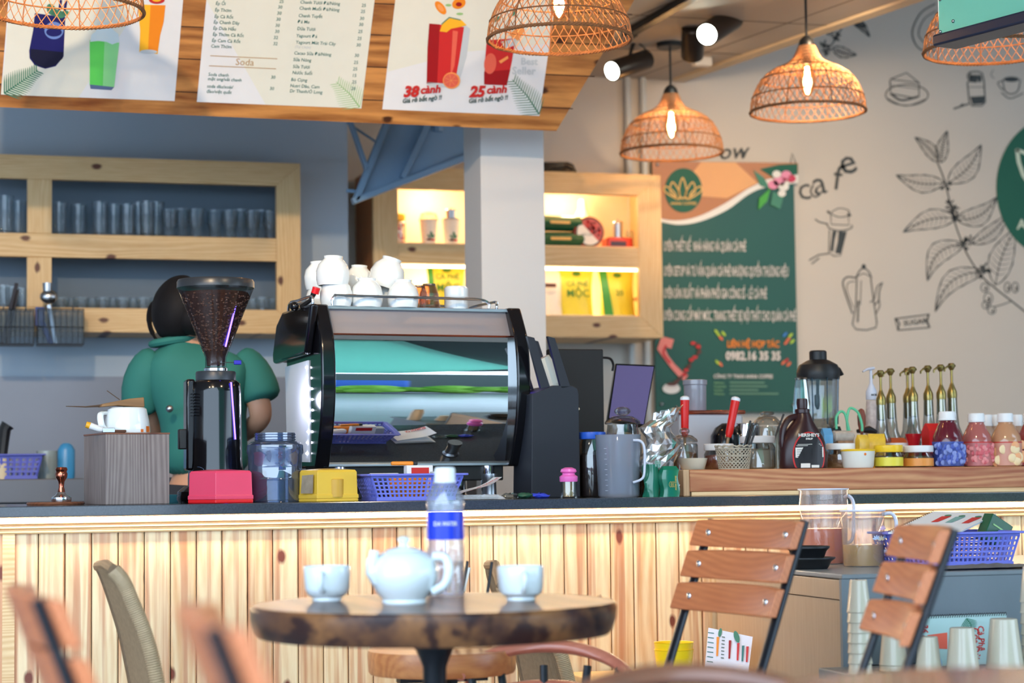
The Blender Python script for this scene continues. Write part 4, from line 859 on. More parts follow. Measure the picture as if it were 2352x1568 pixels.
# ================================================================== BACK COUNTER (left, behind the bar)
struct('trim_4', MB().box((P(300, 900, YW-.012).x-.55, YW-.012, 1.0), (3.2, .02, .84)), mat('backsplash_grey', (122,130,146), .3, noise=.1, nscale=4), smooth=False)
YK = 7.0; zk = P(200, 1098, YK).z
t = thing('steel_counter', 'brushed steel back counter along the left wall', 'counter', (P(250,1100,YK).x, YK+.4, 0))
MB().box((0, 0, zk-.04), (2.8, .8, .08)).build('worktop', mat('steel_dull', (96,100,108), .5, metal=.7), t, smooth=False, bevel=.004); MB().box((0,.02,(zk-.08)/2), (2.7,.72,zk-.08)).build('body', mat('steel_dull', (96,100,108), .5, metal=.7), t, smooth=False)
MB().box((0,-.38,.86), (2.75,.01,.12)).build('splash_lip', M_STEEL, t, smooth=False)
def basket(name, label, w, d, h, loc, rz, m, group=None, nx=16, nz=5, ny=8, taper=.84, hole=.62):
    """open plastic basket with real square holes in its walls"""
    t = thing(name, label, 'basket', loc, rz, group); mb = MB(); t0 = taper
    def wall(p, u, L0, L1, n, nrm):
        # vertical ribs and horizontal ribs of one wall
        for i in range(n+1):
            f = i/n-.5; a_ = Vector(p)*t0 + Vector(u)*(f*L0) + Vector((0,0,h*.12)); b_ = Vector(p)+Vector(u)*(f*L1)+Vector((0,0,h*.9))
            wv = Vector(u)*(L1/n*(1-hole)/2); tv = Vector(nrm)*.0012
            mb.add([tuple(a_-wv-tv), tuple(a_+wv-tv), tuple(a_+wv+tv), tuple(a_-wv+tv), tuple(b_-wv-tv), tuple(b_+wv-tv), tuple(b_+wv+tv), tuple(b_-wv+tv)], [(0,1,2,3),(4,5,6,7),(0,1,5,4),(1,2,6,5),(2,3,7,6),(3,0,4,7)])
        for j in range(nz+1):
            f = .12+.78*j/nz; s_ = t0+(1-t0)*f; c_ = Vector(p)*s_+Vector((0,0,h*f)); L = (L0+(L1-L0)*f)/2; uu = Vector(u)*L; zz = Vector((0,0,h*.78/nz*(1-hole)/2)); tv = Vector(nrm)*.001
            mb.add([tuple(c_-uu-zz-tv), tuple(c_+uu-zz-tv), tuple(c_+uu-zz+tv), tuple(c_-uu-zz+tv), tuple(c_-uu+zz-tv), tuple(c_+uu+zz-tv), tuple(c_+uu+zz+tv), tuple(c_-uu+zz+tv)], [(0,1,2,3),(4,5,6,7),(0,1,5,4),(1,2,6,5),(2,3,7,6),(3,0,4,7)])
    wall((0,-d/2,0), (1,0,0), w*t0, w, nx, (0,1,0)); wall((0,d/2,0), (1,0,0), w*t0, w, nx, (0,1,0)); wall((-w/2,0,0), (0,1,0), d*t0, d, ny, (1,0,0)); wall((w/2,0,0), (0,1,0), d*t0, d, ny, (1,0,0))
    mb.build('lattice_wall', m, t, smooth=False)
    MB().box((0,0,.003), (w*t0,d*t0,.006)).build('base', m, t, smooth=False)
    rb_ = MB()
    for s_, z_, hh in ((1, h*.95, h*.1), (t0+.02, h*.06, h*.12)):
        for a_, b_, c_, e_ in ((0,-d/2*s_,w*s_+.004,.004),(0,d/2*s_,w*s_+.004,.004),(-w/2*s_,0,.004,d*s_),(w/2*s_,0,.004,d*s_)): rb_.box((a_,b_,z_), (c_,e_,hh))
    rb_.build('band', m, t, smooth=False)
    rm_ = MB(); rr = w/2+.008; q = d/2+.008
    for a_, b_, c_, e_ in ((0,-q,2*rr,.014),(0,q,2*rr,.014),(-rr,0,.014,2*q),(rr,0,.014,2*q)): rm_.box((a_,b_,h), (c_,e_,.006))
    rm_.build('rim', m, t, smooth=False, bevel=.002); return t
PURP = mat('basket_periwinkle', (112,120,214), .4)
q = K(20, 7.25, zk); basket('plastic_basket', 'blue-violet plastic basket at the left frame edge on the steel counter', .20, .16, q.w(1045), (q.loc.x+.005, 7.25, zk), 0, mat('basket_violet', (84,92,180), .45), nx=9, nz=4, ny=6)
k, t = kit('detergent_bottle', 'blue plastic squeeze bottle on the steel counter behind the tamper', 'bottle', 152, 7.3, zk)
B_ = mat('bottle_blue', (60,140,190), .35); MB().lathe([(.028,0),(.03,.01),(.03,.10),(.02,.118),(.010,.124),(.010,k.w(1018))], n=20, sy=.7).build('body', B_, t)
k, t = kit('pale_container', 'pale translucent tub between the violet basket and the blue bottle', 'tub', 108, 7.35, zk); MB().lathe(k.prof([(22,1098),(24,1060),(24,1035)]), n=20).build('body', glass('milky_tub', (190,205,205), .1, milk=((190,205,205),.6)), t)
k, t = kit('knife_handle', 'black utensil handle standing in a cream holder at the left frame edge', 'utensil', 4, 7.2, P(4,1040,7.2).z-.0)
MB().lathe([(.022,0),(.03,k.w(982)),(.026,k.w(982))], n=16).build('holder', mat('holder_cream', (206,190,160), .5), t); MB().tube([(0,0,k.w(985)),(.01,0,k.w(925)),(.02,0,k.w(915))], [.018,.020,.024], 10).build('handle', M_BLACK, t)
k2_ = MB().box((0,0,0), (.10,.10,.0)).f; t.location.z = zk; 
for ch in t.children: ch.location.z = 0
# small spice bottles by the grinder, behind
for j, (x, top, cap, c, lab) in enumerate(((395,1010,'silver',(200,180,170),'clear spice bottle with silver cap beside the wooden box'),(405,1045,'black',(150,110,60),'amber spice jar in front of the clear bottle beside the wooden box'),(414,1030,'red',(120,150,120),'greenish spice bottle with red cap beside the grinder'))):
    k, t = kit('spice_bottle', lab, 'bottle', x, 7.1+.05*j, zk); h = k.w(top)
    MB().lathe([(.014,0),(.015,.004),(.015,h*.72),(.009,h*.8),(.009,h*.85)], n=14).build('body', mat('spice_%d' % j, c, .3), t); MB().lathe([(.011,h*.85),(.011,h)], n=14).build('cap', {'silver': M_STEEL, 'black': M_BLACK, 'red': mat('cap_red', (196,40,36), .4)}[cap], t)

# ================================================================== BARISTA (seen from behind)
YM = 6.42
pk = K(455, YM, 0); S_ = pk.s
person = thing('person', 'barista in teal polo shirt with dark hair tied up, turned away behind the coffee grinder', 'person', (pk.loc.x, YM, 0))
def pz(py): return pk.w(py)
def pxx(px_): return pk.x(px_)
SKIN = mat('skin', (196,148,120), .5, noise=.04); HAIR = mat('black_hair', (20,19,22), .65, spec=.2, noise=.3, nscale=120); TEALP = mat('teal_polo', (40,112,106), .8, noise=.06, nscale=12, bump=.3); DENIM = mat('dark_trousers', (40,44,54), .8)
bm = bmesh.new(); sk = bm.verts.layers.skin.verify(); vv = {}
def jv(n, x, y, z, r, ry=None): v = bm.verts.new((x, y, z)); v[sk].radius = (r, ry or r); vv[n] = v
def je(*ns):
    for a_, b_ in zip(ns, ns[1:]): bm.edges.new((vv[a_], vv[b_]))
hx = pxx(395); hz = pz(715)
jv('pelvis', .03, 0, .92, .10, .08); bm.verts.index_update(); 
jv('waist', .0, 0, 1.05 if pz(930) < 1.05 else pz(960), .08, .06); jv('chest', .0, .0, pz(860), .09, .06); jv('neckb', pxx(428), -.01, pz(800), .055); jv('neck', pxx(415), -.02, pz(772), .048)
jv('skull0', pxx(404), -.03, pz(748), .066); jv('skull', pxx(400), -.03, pz(705), .082); jv('crown', pxx(402), -.02, pz(678), .06)
for s_, nm in ((-1, 'l'), (1, 'r')):
    sx = pxx(335) if s_ < 0 else pxx(572)
    jv('sh'+nm, sx, 0, pz(845), .05); ex, ez = (pxx(352), pz(960)) if s_ < 0 else (pxx(598), pz(962))
    jv('el'+nm, ex, -.06 if s_ > 0 else .10, ez, .038); wx, wz = (pxx(390), pz(1010)) if s_ < 0 else (pxx(560), pz(1010))
    jv('wr'+nm, wx, .22, wz, .026); jv('pm'+nm, wx+(.02 if s_ < 0 else -.02), .29, wz+.0, .030, .016)
    je('chest', 'sh'+nm, 'el'+nm, 'wr'+nm, 'pm'+nm)
    for f_i in range(5):
        fo = (f_i-1.5)*.018; fl = (.055,.07,.075,.068,.052)[f_i]
        if f_i == 0: jv('f0'+nm, wx-.04*s_*-1, .30, wz+.01, .009); jv('g0'+nm, wx+.05*s_*-1*-1, .33, wz+.0, .008); je('pm'+nm, 'f0'+nm, 'g0'+nm)
        else: jv('f%d' % f_i+nm, wx+fo, .29+fl*.6, wz-.005, .009); jv('g%d' % f_i+nm, wx+fo, .29+fl, wz-.025, .008); je('pm'+nm, 'f%d' % f_i+nm, 'g%d' % f_i+nm)
    jv('hip'+nm, .085*s_, 0, .86, .085); jv('kn'+nm, .09*s_, -.02, .48, .058); jv('an'+nm, .09*s_, .02, .08, .038); jv('to'+nm, .10*s_, .16, .035, .035, .03); je('pelvis', 'hip'+nm, 'kn'+nm, 'an'+nm, 'to'+nm)
je('pelvis', 'waist', 'chest', 'neckb', 'neck', 'skull0', 'skull', 'crown')
me = bpy.data.meshes.new('body'); bm.to_mesh(me); bm.free(); me.materials.append(SKIN)
ob = bpy.data.objects.new('body', me); COL.objects.link(ob); ob.parent = person
mo = ob.modifiers.new('skin', 'SKIN'); mo.use_smooth_shade = True; ob.data.skin_vertices[0].data[0].use_root = True; ob.modifiers.new('sub', 'SUBSURF').render_levels = 2
# polo shirt: torso loft following the photo outline, short sleeves, collar
rows = [(780,385,460,.10),(795,372,490,.12),(812,345,540,.17),(835,330,578,.21),(870,330,578,.23),(910,342,572,.22),(950,362,566,.20),(990,372,565,.20),(1040,370,570,.20),(1100,368,575,.20)]
rings = []
for y, x0, x1, d in rows:
    xa_, xb_ = pxx(x0), pxx(x1); cx = (xa_+xb_)/2; w = (xb_-xa_)/2
    rings.append([(cx+w*math.copysign(abs(math.cos(a))**.8, math.cos(a)), d/2*1.1*math.sin(a)+.012*math.sin(3*a+y*.03), pz(y)) for a in [i*PI/14 for i in range(28)]])
shirt = MB(); shirt.loft(rings, cap=True)
sh = shirt.build('polo_shirt', TEALP, person, sub=1, ang=180)
for s_ in (-1, 1):
    sv = MB()
    if s_ < 0: pts = [(370,815,.0),(345,838,.0),(328,875,.01),(322,915,.03),(338,950,.05)]; rs = [.05,.062,.066,.062,.060]
    else: pts = [(540,815,0),(565,838,-.01),(582,870,-.03),(594,900,-.04),(600,925,-.05)]; rs = [.05,.062,.066,.064,.062]
    sv.tube([(pxx(a_), c_, pz(b_)) for a_, b_, c_ in pts], rs, 18); sv.build('sleeve', TEALP, person, sub=1, ang=180)
MB().tube(crom([(pxx(400)+.065*math.cos(a), -.0+.06*math.sin(a), pz(783)+.01*math.cos(a)) for a in [i*PI/6 for i in range(13)]], 2), .016, 8, flat=.8).build('collar', TEALP, person)
# hair: cap with a knot and a loose side lock
hr = MB()
hc = (pxx(402), .0, pz(712)); n_ = 22; rings = []
for i in range(12):
    f = i/11; a = PI*(.03+.80*f); rr = math.sin(a); zc = math.cos(a)
    rings.append([(hc[0]+(.084*rr+.004*math.sin(9*b_+i))*math.cos(b_)+.02*(1-f), hc[1]-.02+(.104*rr)*math.sin(b_), hc[2]+.108*zc) for b_ in [j*2*PI/n_ for j in range(n_)]])
hr.loft(rings); hr.build('hair', HAIR, person, sub=1, ang=180)
MB().ball((pxx(440), -.08, pz(735)), .062, 16, (1,1,.9)).build('hair_knot', HAIR, person, sub=1)
MB().tube(crom([(pxx(372),.06,pz(680)),(pxx(352),.07,pz(705)),(pxx(349),.07,pz(740)),(pxx(358),.06,pz(768)),(pxx(366),.05,pz(780))], 4), [.016]*8+[.013]*4+[.008]*5, 8, flat=.6).build('hair_lock', HAIR, person)
for s_ in (1,): MB().ball((pxx(362), .02, pz(728)), .014, 10, (.5,1,1.4)).build('ear', SKIN, person)
hd_y = .075
MB().ball((pxx(372), .062, pz(722)), .010, 8, (1.2,1,1)).build('nose', SKIN, person)
trs = MB()
for s_ in (-1,1): trs.tube([(.085*s_+.03,0,1.0),(.09*s_,0,.48),(.09*s_,.02,.09)], [.115,.085,.07], 16)
trs.build('trousers', DENIM, person)
bz = MB().ball((pxx(372+6), -.14, pz(942)), .012, 10); bz.build('keyring', M_STEEL, person)
MB().ball((pxx(448), -.145, pz(738)), .010, 8).build('hair_clip', mat('clip_white', (220,226,236), .3), person)
# ================================================================== BAR COUNTER
YF = 5.3; ZT = C_Z
xl, xr = P(-120, 1100, YF).x, P(2500, 1100, YF).x; xm = (xl+xr)/2; wl = xr-xl
bar_ = thing('bar_counter', 'long pine-clad bar counter with dark stone top and glowing light strip', 'counter', (xm, YF, 0))
STONE = mat('dark_granite', (58,64,72), .12, noise=.5, nscale=260, coat=.3)
MB().box((0, .36, ZT-.0135), (wl+.06, .80, .027)).build('worktop', STONE, bar_, smooth=False, bevel=.002)
CLAD = wood('pine_cladding', (244,218,176), (220,170,120), knot=(120,58,40), axis='z', plank=.066, knots=.45, rough=.4, rings=.42, warp=5, streak=(186,104,66), sfac=.6)
pl = MB(); pw = .066; n = int(wl/pw)+1; z0, z1_ = 0.08, ZT-.066
i0 = math.floor(-wl/2/pw)
for i in range(i0, -i0+1):
    x0, x1 = i*pw+.0012, (i+1)*pw-.0012
    pl.add([(x0,.004,z0),(x0+.004,0,z0),(x1-.004,0,z0),(x1,.004,z0),(x1,.02,z0),(x0,.02,z0),(x0,.004,z1_),(x0+.004,0,z1_),(x1-.004,0,z1_),(x1,.004,z1_),(x1,.02,z1_),(x0,.02,z1_)], [(0,1,7,6),(1,2,8,7),(2,3,9,8),(3,4,10,9),(4,5,11,10),(5,0,6,11),(5,4,3,2,1,0),(6,7,8,9,10,11)])
pl.build('plank_cladding', CLAD, bar_, smooth=False)
MB().box((0,.035,(ZT-.03)/2), (wl,.03,ZT-.04)).build('carcass', mat('groove_brown', (120,84,52), .7), bar_, smooth=False)
MOLD = wood('pine_moulding', (242,208,158), (214,160,104), axis='x', knots=.1)
zz = ZT-.067
prof = [(.0,zz-.004),(-.008,zz-.004),(-.012,zz+.002),(-.012,zz+.008),(-.006,zz+.011),(-.006,zz+.014),(-.015,zz+.020),(-.015,zz+.026),(-.008,zz+.029),(-.008,zz+.032),(-.018,zz+.038),(-.018,zz+.045),(-.006,zz+.050),(0,zz+.050)]
mb = MB(); mb.prism([(y, zz+(z-zz)*.62) for y, z in prof[:-2]]+[(-.010,zz+.031),(-.010,ZT-.0275),(0,ZT-.0275)], -wl/2, wl/2, 'x'); mb.build('moulding', MOLD, bar_, smooth=False)
MB().box((-wl/2+.12*0+P(20,1200,YF).x-xm+wl/2, -.002, z1_/2), (.03,.014,z1_)).build('corner_trim', MOLD, bar_, smooth=False)
led = MB(); N_ = 150; LB = emis('led_warm_strip', (1.0,.78,.50), 85)
for i in range(N_):
    x = -wl/2+wl*(i+.5)/N_; led.box((x,-.022,ZT-.0315), (wl/N_*.8,.008,.004))
led.build('led_strip', LB, bar_, smooth=False)
MB().box((0,-.022,ZT-.0285), (wl,.012,.002)).build('led_tape', mat('led_tape', (240,235,225), .5), bar_, smooth=False)
BZ = ZT+.0003
def onbar(name, label, cat, px_, Y, group=None, rz=0):
    k = K(px_, Y, BZ); return k, thing(name, label, cat, tuple(k.loc), rz, group)

# ---- tamper on a cutting board
k, t = onbar('round_board', 'thin round brown board under the coffee tamper', 'board', 128, 5.52); MB().lathe([(k.r(64),0),(k.r(66),.004),(k.r(64),.008)], n=40).build('disc', wood('board_brown', (140,86,58), (96,56,38), rough=.35), t)
k = K(141, 5.50, BZ+.008); t = thing('coffee_tamper', 'coffee tamper with copper handle and chrome base on a round board', 'tamper', tuple(k.loc))
COP = mat('copper', (196,110,86), .15, metal=1)
h = lambda y: k.w(y)
MB().lathe([(k.r(22),0),(k.r(23),.003),(k.r(23),.012),(k.r(14),.018),(k.r(9),.026)], n=32).build('base', M_CHROME, t)
MB().lathe([(k.r(9),.026),(k.r(6),h(1118)),(k.r(7),h(1106)),(k.r(13),h(1096)),(k.r(14),h(1088)),(k.r(12),h(1083)),(k.r(14),h(1078)),(k.r(12),h(1073)),(k.r(4),h(1072))], n=28).build('handle', COP, t)
# ---- veneered knock box
k, t = onbar('wooden_box', 'square box veneered in grey-brown streaky wood, left of the grinder', 'box', 290, 5.52, rz=math.radians(12))
VEN = wood('walnut_veneer', (150,136,130), (104,88,86), axis='z', knots=0, rings=.9, rough=.55, contrast=1.3)
hb_ = k.w(999); sx, sy = .172, .20
M_ = MB(); M_.box((0,0,hb_/2), (sx,sy,hb_)); M_.build('body', VEN, t, smooth=False, bevel=.0015)
MB().box((0,0,hb_+.002), (sx+.002,sy+.002,.004)).build('top_edge', wood('board_brown', (140,86,58), (96,56,38), rough=.35), t, smooth=False)
zb_ = BZ+hb_+.0045
k = K(292, 5.52, zb_); t = thing('large_mug', 'large white mug with orange square marks standing upside down on the wooden box', 'mug', tuple(k.loc))
h = k.w(936); MB().lathe([(k.r(52),0),(k.r(53),.004),(k.r(50),h*.5),(k.r(44),h*.95),(k.r(40),h),(k.r(20),h-.002)], n=36).build('body', M_CHINA, t)
MB().tube(crom([(-k.r(48),0,h*.80),(-k.r(62),-.02,h*.72),(-k.r(60),-.03,h*.3),(-k.r(50),-.02,h*.12)], 6), .009, 8, flat=.7).build('handle', M_CHINA, t)
A = Art(lambda u, v, l: ((u)*k.r(53), -math.sqrt(max(0, 1-u*u))*k.r(53.6)-.0006, v)); OM = mat('mark_orange', (226,120,40), .4)
A.poly([(.76,.002),(.92,.002),(.91,.018),(.75,.018)], OM); A.poly([(.50,.002),(.62,.002),(.62,.010),(.50,.010)], OM); A.build('mark', t)
t = thing('bamboo_whisk', 'brown bamboo paddle with twig end lying across the upturned mug', 'whisk', (k.loc.x, 5.52, zb_+h+.001), .1)
MB().prism([(-.075,.0),(-.03,.004),(.03,.0),(.042,.0),(.04,.026),(.0,.022),(-.07,.008)], -.025, .02).build('paddle', wood('bamboo', (150,112,70), (110,80,50), rough=.6), t, bevel=.002)
MB().tube([(-.07,0,.004),(-.11,.0,.001),(-.16,.01,.003)], [.004,.0022,.0012], 6).build('twig', mat('twig', (80,64,52), .8), t); MB().tube([(-.02,0,.02),(-.05,.02,.045)], .0012, 5).build('twig', mat('twig', (80,64,52), .8), t)
t = thing('pastry_brush', 'pastry brush with yellow and white handle lying on the wooden box', 'brush', (K(238,5.45,zb_).loc.x, 5.455, zb_), 0)
MB().tube([(-.046,-.01,.022),(-.036,-.01,.019)], [.008,.009], 12).build('handle_tip', mat('brush_yellow', (236,170,40), .4), t); MB().tube([(-.036,-.01,.019),(-.012,-.01,.010),(-.004,-.01,.008)], [.009,.008,.006], 12).build('handle', mat('brush_white', (232,232,232), .4), t)
MB().box((.012,-.01,.0065), (.032,.022,.012)).build('ferrule', M_STEEL, t, bevel=.001); MB().box((.042,-.01,.004), (.03,.022,.007)).build('bristle', mat('bristle', (90,60,44), .8), t, bevel=.002)

# ---- grinder
k, t = onbar('coffee_grinder', 'tall black coffee grinder with bean-filled cone hopper', 'coffee grinder', 496, 5.60)
h = k.w; r = k.r
MB().lathe([(r(62),0),(r(64),.008),(r(64),h(1095)),(r(60),h(1060)),(r(58),h(900)),(r(56),h(882)),(r(50),h(875)),(r(45),h(873))], n=48, sy=1.0).build('body', M_GLOSSBLACK, t, ang=50)
MB().lathe([(r(46),h(874)),(r(46),h(856)),(r(44),h(853)),(r(30),h(852))], n=40).build('collar', mat('collar_grey', (48,54,62), .35), t)
MB().lathe([(r(27),h(852)),(r(27),h(846)),(r(24),h(844))], n=32).build('ring', M_CHROME, t)
HG_ = glass('hopper_plastic', (232,234,238), .10, fres=.12)
hop = [(r(24),h(845)),(r(24),h(822)),(r(28),h(812)),(r(84),h(672)),(r(88),h(662)),(r(88),h(652))]
MB().lathe(hop, n=44, caps=False).build('hopper', HG_, t)
BEAN = mat('roast_beans', (58,36,30), .7, noise=.6, nscale=130, bump=1.0, spec=.2)
MB().lathe([(r(20),h(840)),(r(22),h(818)),(r(27),h(806)),(r(79),h(680)),(r(74),h(672)),(r(40),h(668)),(r(2),h(666))], n=44).build('bean_fill', BEAN, t)['kind'] = 'stuff'
bs = MB()
for i in range(420):
    f = random.random(); a_ = random.random()*2*PI; rr = (r(27)+(r(80)-r(27))*f)*.985; z = h(806)+(h(678)-h(806))*f
    if math.sin(a_) > .3: a_ = -a_
    M2 = Matrix.Translation((rr*math.cos(a_), rr*math.sin(a_), z)) @ Matrix.Rotation(random.random()*6, 4, 'Z') @ Matrix.Rotation(random.random()*3, 4, 'X')
    bs.ball((0,0,0), .0045, 6, (1,.7,.55), M2)
bs.build('bean', mat('bean_shine', (96,64,50), .3, noise=.3), t)['kind'] = 'stuff'
MB().lathe([(r(89),h(662)),(r(89),h(648)),(r(86),h(643)),(r(30),h(641))], n=48).build('lid', mat('lid_charcoal', (44,48,54), .3), t)
BLUE = emis('blue_led_and_reflection', (.10,.06,1.0), 7)
MB().tube([(r(18),-r(34),h(798)),(r(44),-r(60),h(680))], .0024, 6).build('reflected_line', BLUE, t); MB().tube([(r(28),-r(52),h(880)),(r(38),-r(48),h(1010))], .0022, 6).build('reflected_line', BLUE, t)  # added glowing tubes stand in for blue reflections on hopper and body
MB().box((r(48),-.02,h(833)), (r(17),.012,r(10))).build('gate_knob', mat('knob_blue', (40,34,170), .3), t, bevel=.002); MB().box((r(26),-.02,h(833)), (r(34),.004,.002)).build('gate_rod', M_BLACK, t)
MB().box((-r(60),.01,h(975)), (r(20),.07,h(872)-h(1080))).build('side_housing', M_GLOSSBLACK, t, bevel=.006); MB().box((-r(74),-.0,h(1008)), (r(24),.03,r(46))).build('bracket', M_BLACK, t, bevel=.003)
MB().lathe([(r(84),0),(r(88),.01),(r(86),.03),(r(70),.045)], n=36, sx=1, sy=.9, c=(-r(2),.0,0)).build('base', M_GLOSSBLACK, t)
for j in range(8): MB().box((-r(57)-.001,-.03,h(905+j*7)), (.006,.04,.0022)).build('vent', M_METALBLACK, t)
A = Art(lambda u, v, l: (-r(46)+u*.017, -math.sqrt(max(0, r(60)**2-(-r(46)+u*.017)**2))-.0025-.0004*l, h(1086)+v*.017)); A.ell(0,0,1,1,mat('sticker_blue', (120,150,190), .4),1)
v_, f_2 = text_geo('CE', .03); A.mid(M_BLACK); A.mb.add([A.fn(-.62+a*.95, -.35+b*.95, 3) for a, b in v_], f_2); A.build('sticker', t)
MB().lathe([(.005,0),(.005,.004)], n=8, c=(-r(80),-.05,0)).build('foot', M_BLACK, t)
k2 = K(400, 5.75, BZ); tag(MB().lathe([(.03,0),(.045,.022),(.043,.022),(.028,.003)], n=24).build('small_dish', mat('dish_cyan', (110,200,214), .3)), 'small cyan dish between the wooden box and the grinder', 'dish').location = k2.loc

# ---- pink and yellow dispensers
def dispenser(name, label, x0, xc, x1, y0, Y, mtop, mbase, yb, parts=0):
    """faceted box seen on its corner xc: left facet x0..xc, right facet xc..x1"""
    k, t = onbar(name, label, 'dispenser', xc, Y); H_ = k.w(y0)
    lx, rx = k.x(x0), k.x(x1); pl_ = [(lx, .075), (0, 0), (rx, .012), (rx+.01, .11), (lx+.02, .15)]
    zb = k.w(yb)
    def ring(s_, z): c = ((lx+rx)/2, .07); return [(c[0]+(x-c[0])*s_, c[1]+(y-c[1])*s_, z) for x, y in pl_]
    MB().loft([ring(1.0, 0), ring(1.0, zb)]).build('base', mbase, t, smooth=False, bevel=.002)
    MB().loft([ring(1.01, zb), ring(1.01, zb+.010), ring(.975, zb+.011), ring(.955, H_-.006), ring(.90, H_), ring(.3, H_+.004)]).build('cover', mtop, t, smooth=False, bevel=.003)
    return k, t, H_
dispenser('napkin_dispenser', 'bright pink napkin dispenser with red base, in front of the grinder', 440, 495, 583, 1081, 5.36, mat('pink_plastic', (232,72,104), .3), mat('red_plastic', (222,26,34), .3), 1147)
k, t, H_ = dispenser('napkin_dispenser', 'mustard yellow napkin dispenser with scuffed left side, beside the clear jar', 697, 728, 825, 1079, 5.36, mat('mustard_plastic', (224,182,62), .3), mat('mustard_plastic', (224,182,62), .3), 1145)
MB().lathe([(.022,0),(.022,.046),(.02,.048)], n=24, c=(k.x(775),.022,.012)).build('round_boss', mat('mustard_scuffed', (206,160,56), .45, noise=.12), t); 
MB().add([(k.x(701),.055,.022),(k.x(722),.012,.022),(k.x(724),.014,H_-.012),(k.x(704),.054,H_-.014)], [(0,1,2,3)]).build('scuffed_window', mat('scuff_grey', (150,136,116), .5, noise=.5, nscale=40), t, smooth=False).location = (-.003,-.004,0)
# ---- clear plastic jar
k, t = onbar('plastic_jar', 'empty clear plastic jar with wide ribbed neck between pink and yellow dispensers', 'jar', 632, 5.48)
r, h = k.r, k.w
MB().lathe([(r(60),0),(r(62),.006),(r(61),h(1105)),(r(63),h(1100)),(r(61),h(1095)),(r(62),h(1045)),(r(65),h(1040)),(r(64),h(1022)),(r(54),h(1014)),(r(46),h(1012)),(r(46),h(994)),(r(43),h(994)),(r(43),h(1014)),(r(58),h(1026)),(r(58),.006)], n=40, caps=False).build('body', glass('jar_plastic', (176,190,214), .35, milk=((150,170,200),.10)), t)
for y in (998,1004,1010): MB().tube([(r(47)*math.cos(a*PI/18), r(47)*math.sin(a*PI/18), h(y)) for a in range(37)], .0013, 5).build('thread', glass('jar_plastic'), t)
MB().lathe([(r(58),.0005),(r(58),.004)], n=40).build('bottom', glass('glass_foot', (170,190,205), .5), t)
t = thing('pump_sprayer', 'small clear spray bottle leaning behind the clear jar', 'bottle', tuple(K(686,5.56,BZ).loc)); MB().lathe([(.012,0),(.013,.05),(.008,.06),(.006,.085)], n=14).build('body', glass('clear_plastic'), t)

# ---- espresso machine
YQ = 5.66; kq = K(755, YQ, BZ); r, h = kq.r, kq.w
mz = math.radians(5)
mc = thing('espresso_machine', 'black and chrome espresso machine with curved mirror back, cups stacked on top', 'coffee machine', tuple(kq.loc), mz)
Wm = (P(1186, 900, YQ+.05).x - kq.loc.x)/math.cos(mz)   # mirror width
MIR = mat('mirror_chrome', (232,236,238), .015, metal=1, noise=0)
zt_, zc_, zb2, zmid = h(699), h(766), h(1064), h(862)
R_ = .60
def py(z):   # barrel depth (towards -y is the room)
    if z > zc_: return py(zc_) + (z-zc_)*.55
    return -math.sqrt(max(0, R_*R_-(z-zmid)**2))+R_
prof = [(py(zb2+(zc_-zb2)*i/26), zb2+(zc_-zb2)*i/26) for i in range(27)]
mb = MB(); n = len(prof)
def sheet(prof, x0, x1, y_off=0): 
    v = [(x0, y, z) for y, z in prof]+[(x1, y, z) for y, z in prof]; m_ = len(prof); return v, [(i, i+1, m_+i+1, m_+i) for i in range(m_-1)]
v, f = sheet(prof, 0, Wm); b2 = [(p[0], p[1]+.004, p[2]) for p in v]
mb.add(v, f); mb.add(b2, f); mb.build('mirror_panel', MIR, mc, ang=60)
mb = MB(); mb.prism([(py(zc_), zc_), (py(zt_), zt_), (py(zt_)+.004, zt_), (py(zc_)+.004, zc_)], 0, Wm, 'x'); mb.build('upper_panel', mat('satin_steel', (176,170,174), .35, metal=.5), mc, smooth=False)
mb = MB().cyl((0,py(zc_)-.001,zc_), (Wm,py(zc_)-.001,zc_), .0028, n=8); mb.cyl((0,py(zt_),zt_), (Wm,py(zt_),zt_), .0024, n=8); mb.build('copper_trim', COP, mc)
MB().box((Wm/2,py(zb2)+.004,zb2-.005), (Wm,.02,.010)).build('lower_trim', M_STEEL, mc, bevel=.002)
def cap(x, mirrored):
    # side cheek outline in (y, z)
    fr = [(py(z)-.026-.016*math.sin(PI*(z-zb2)/(zt_-zb2)), z) for z in [zb2-.012+(zt_+.004-(zb2-.012))*i/20 for i in range(21)]]
    bk = [(.30, zt_+.002),(.34, zt_-.02),(.40, zc_-.02),(.405, zc_-.06),(.36, zc_-.05),(.345, zc_-.055)] if True else []
    poly = fr + bk + [(.33, zb2+.02), (.31, zb2-.012)]
    return poly
# left and right cheek plates with rounded front band
ol = cap(0, 0)
for x0, x1, nm in ((-.030, 0.012, 'side_panel'), (Wm-.012, Wm+.030, 'side_panel')):
    MB().prism(ol, x0, x1, 'x').build(nm, M_GLOSSBLACK, mc, bevel=.006)
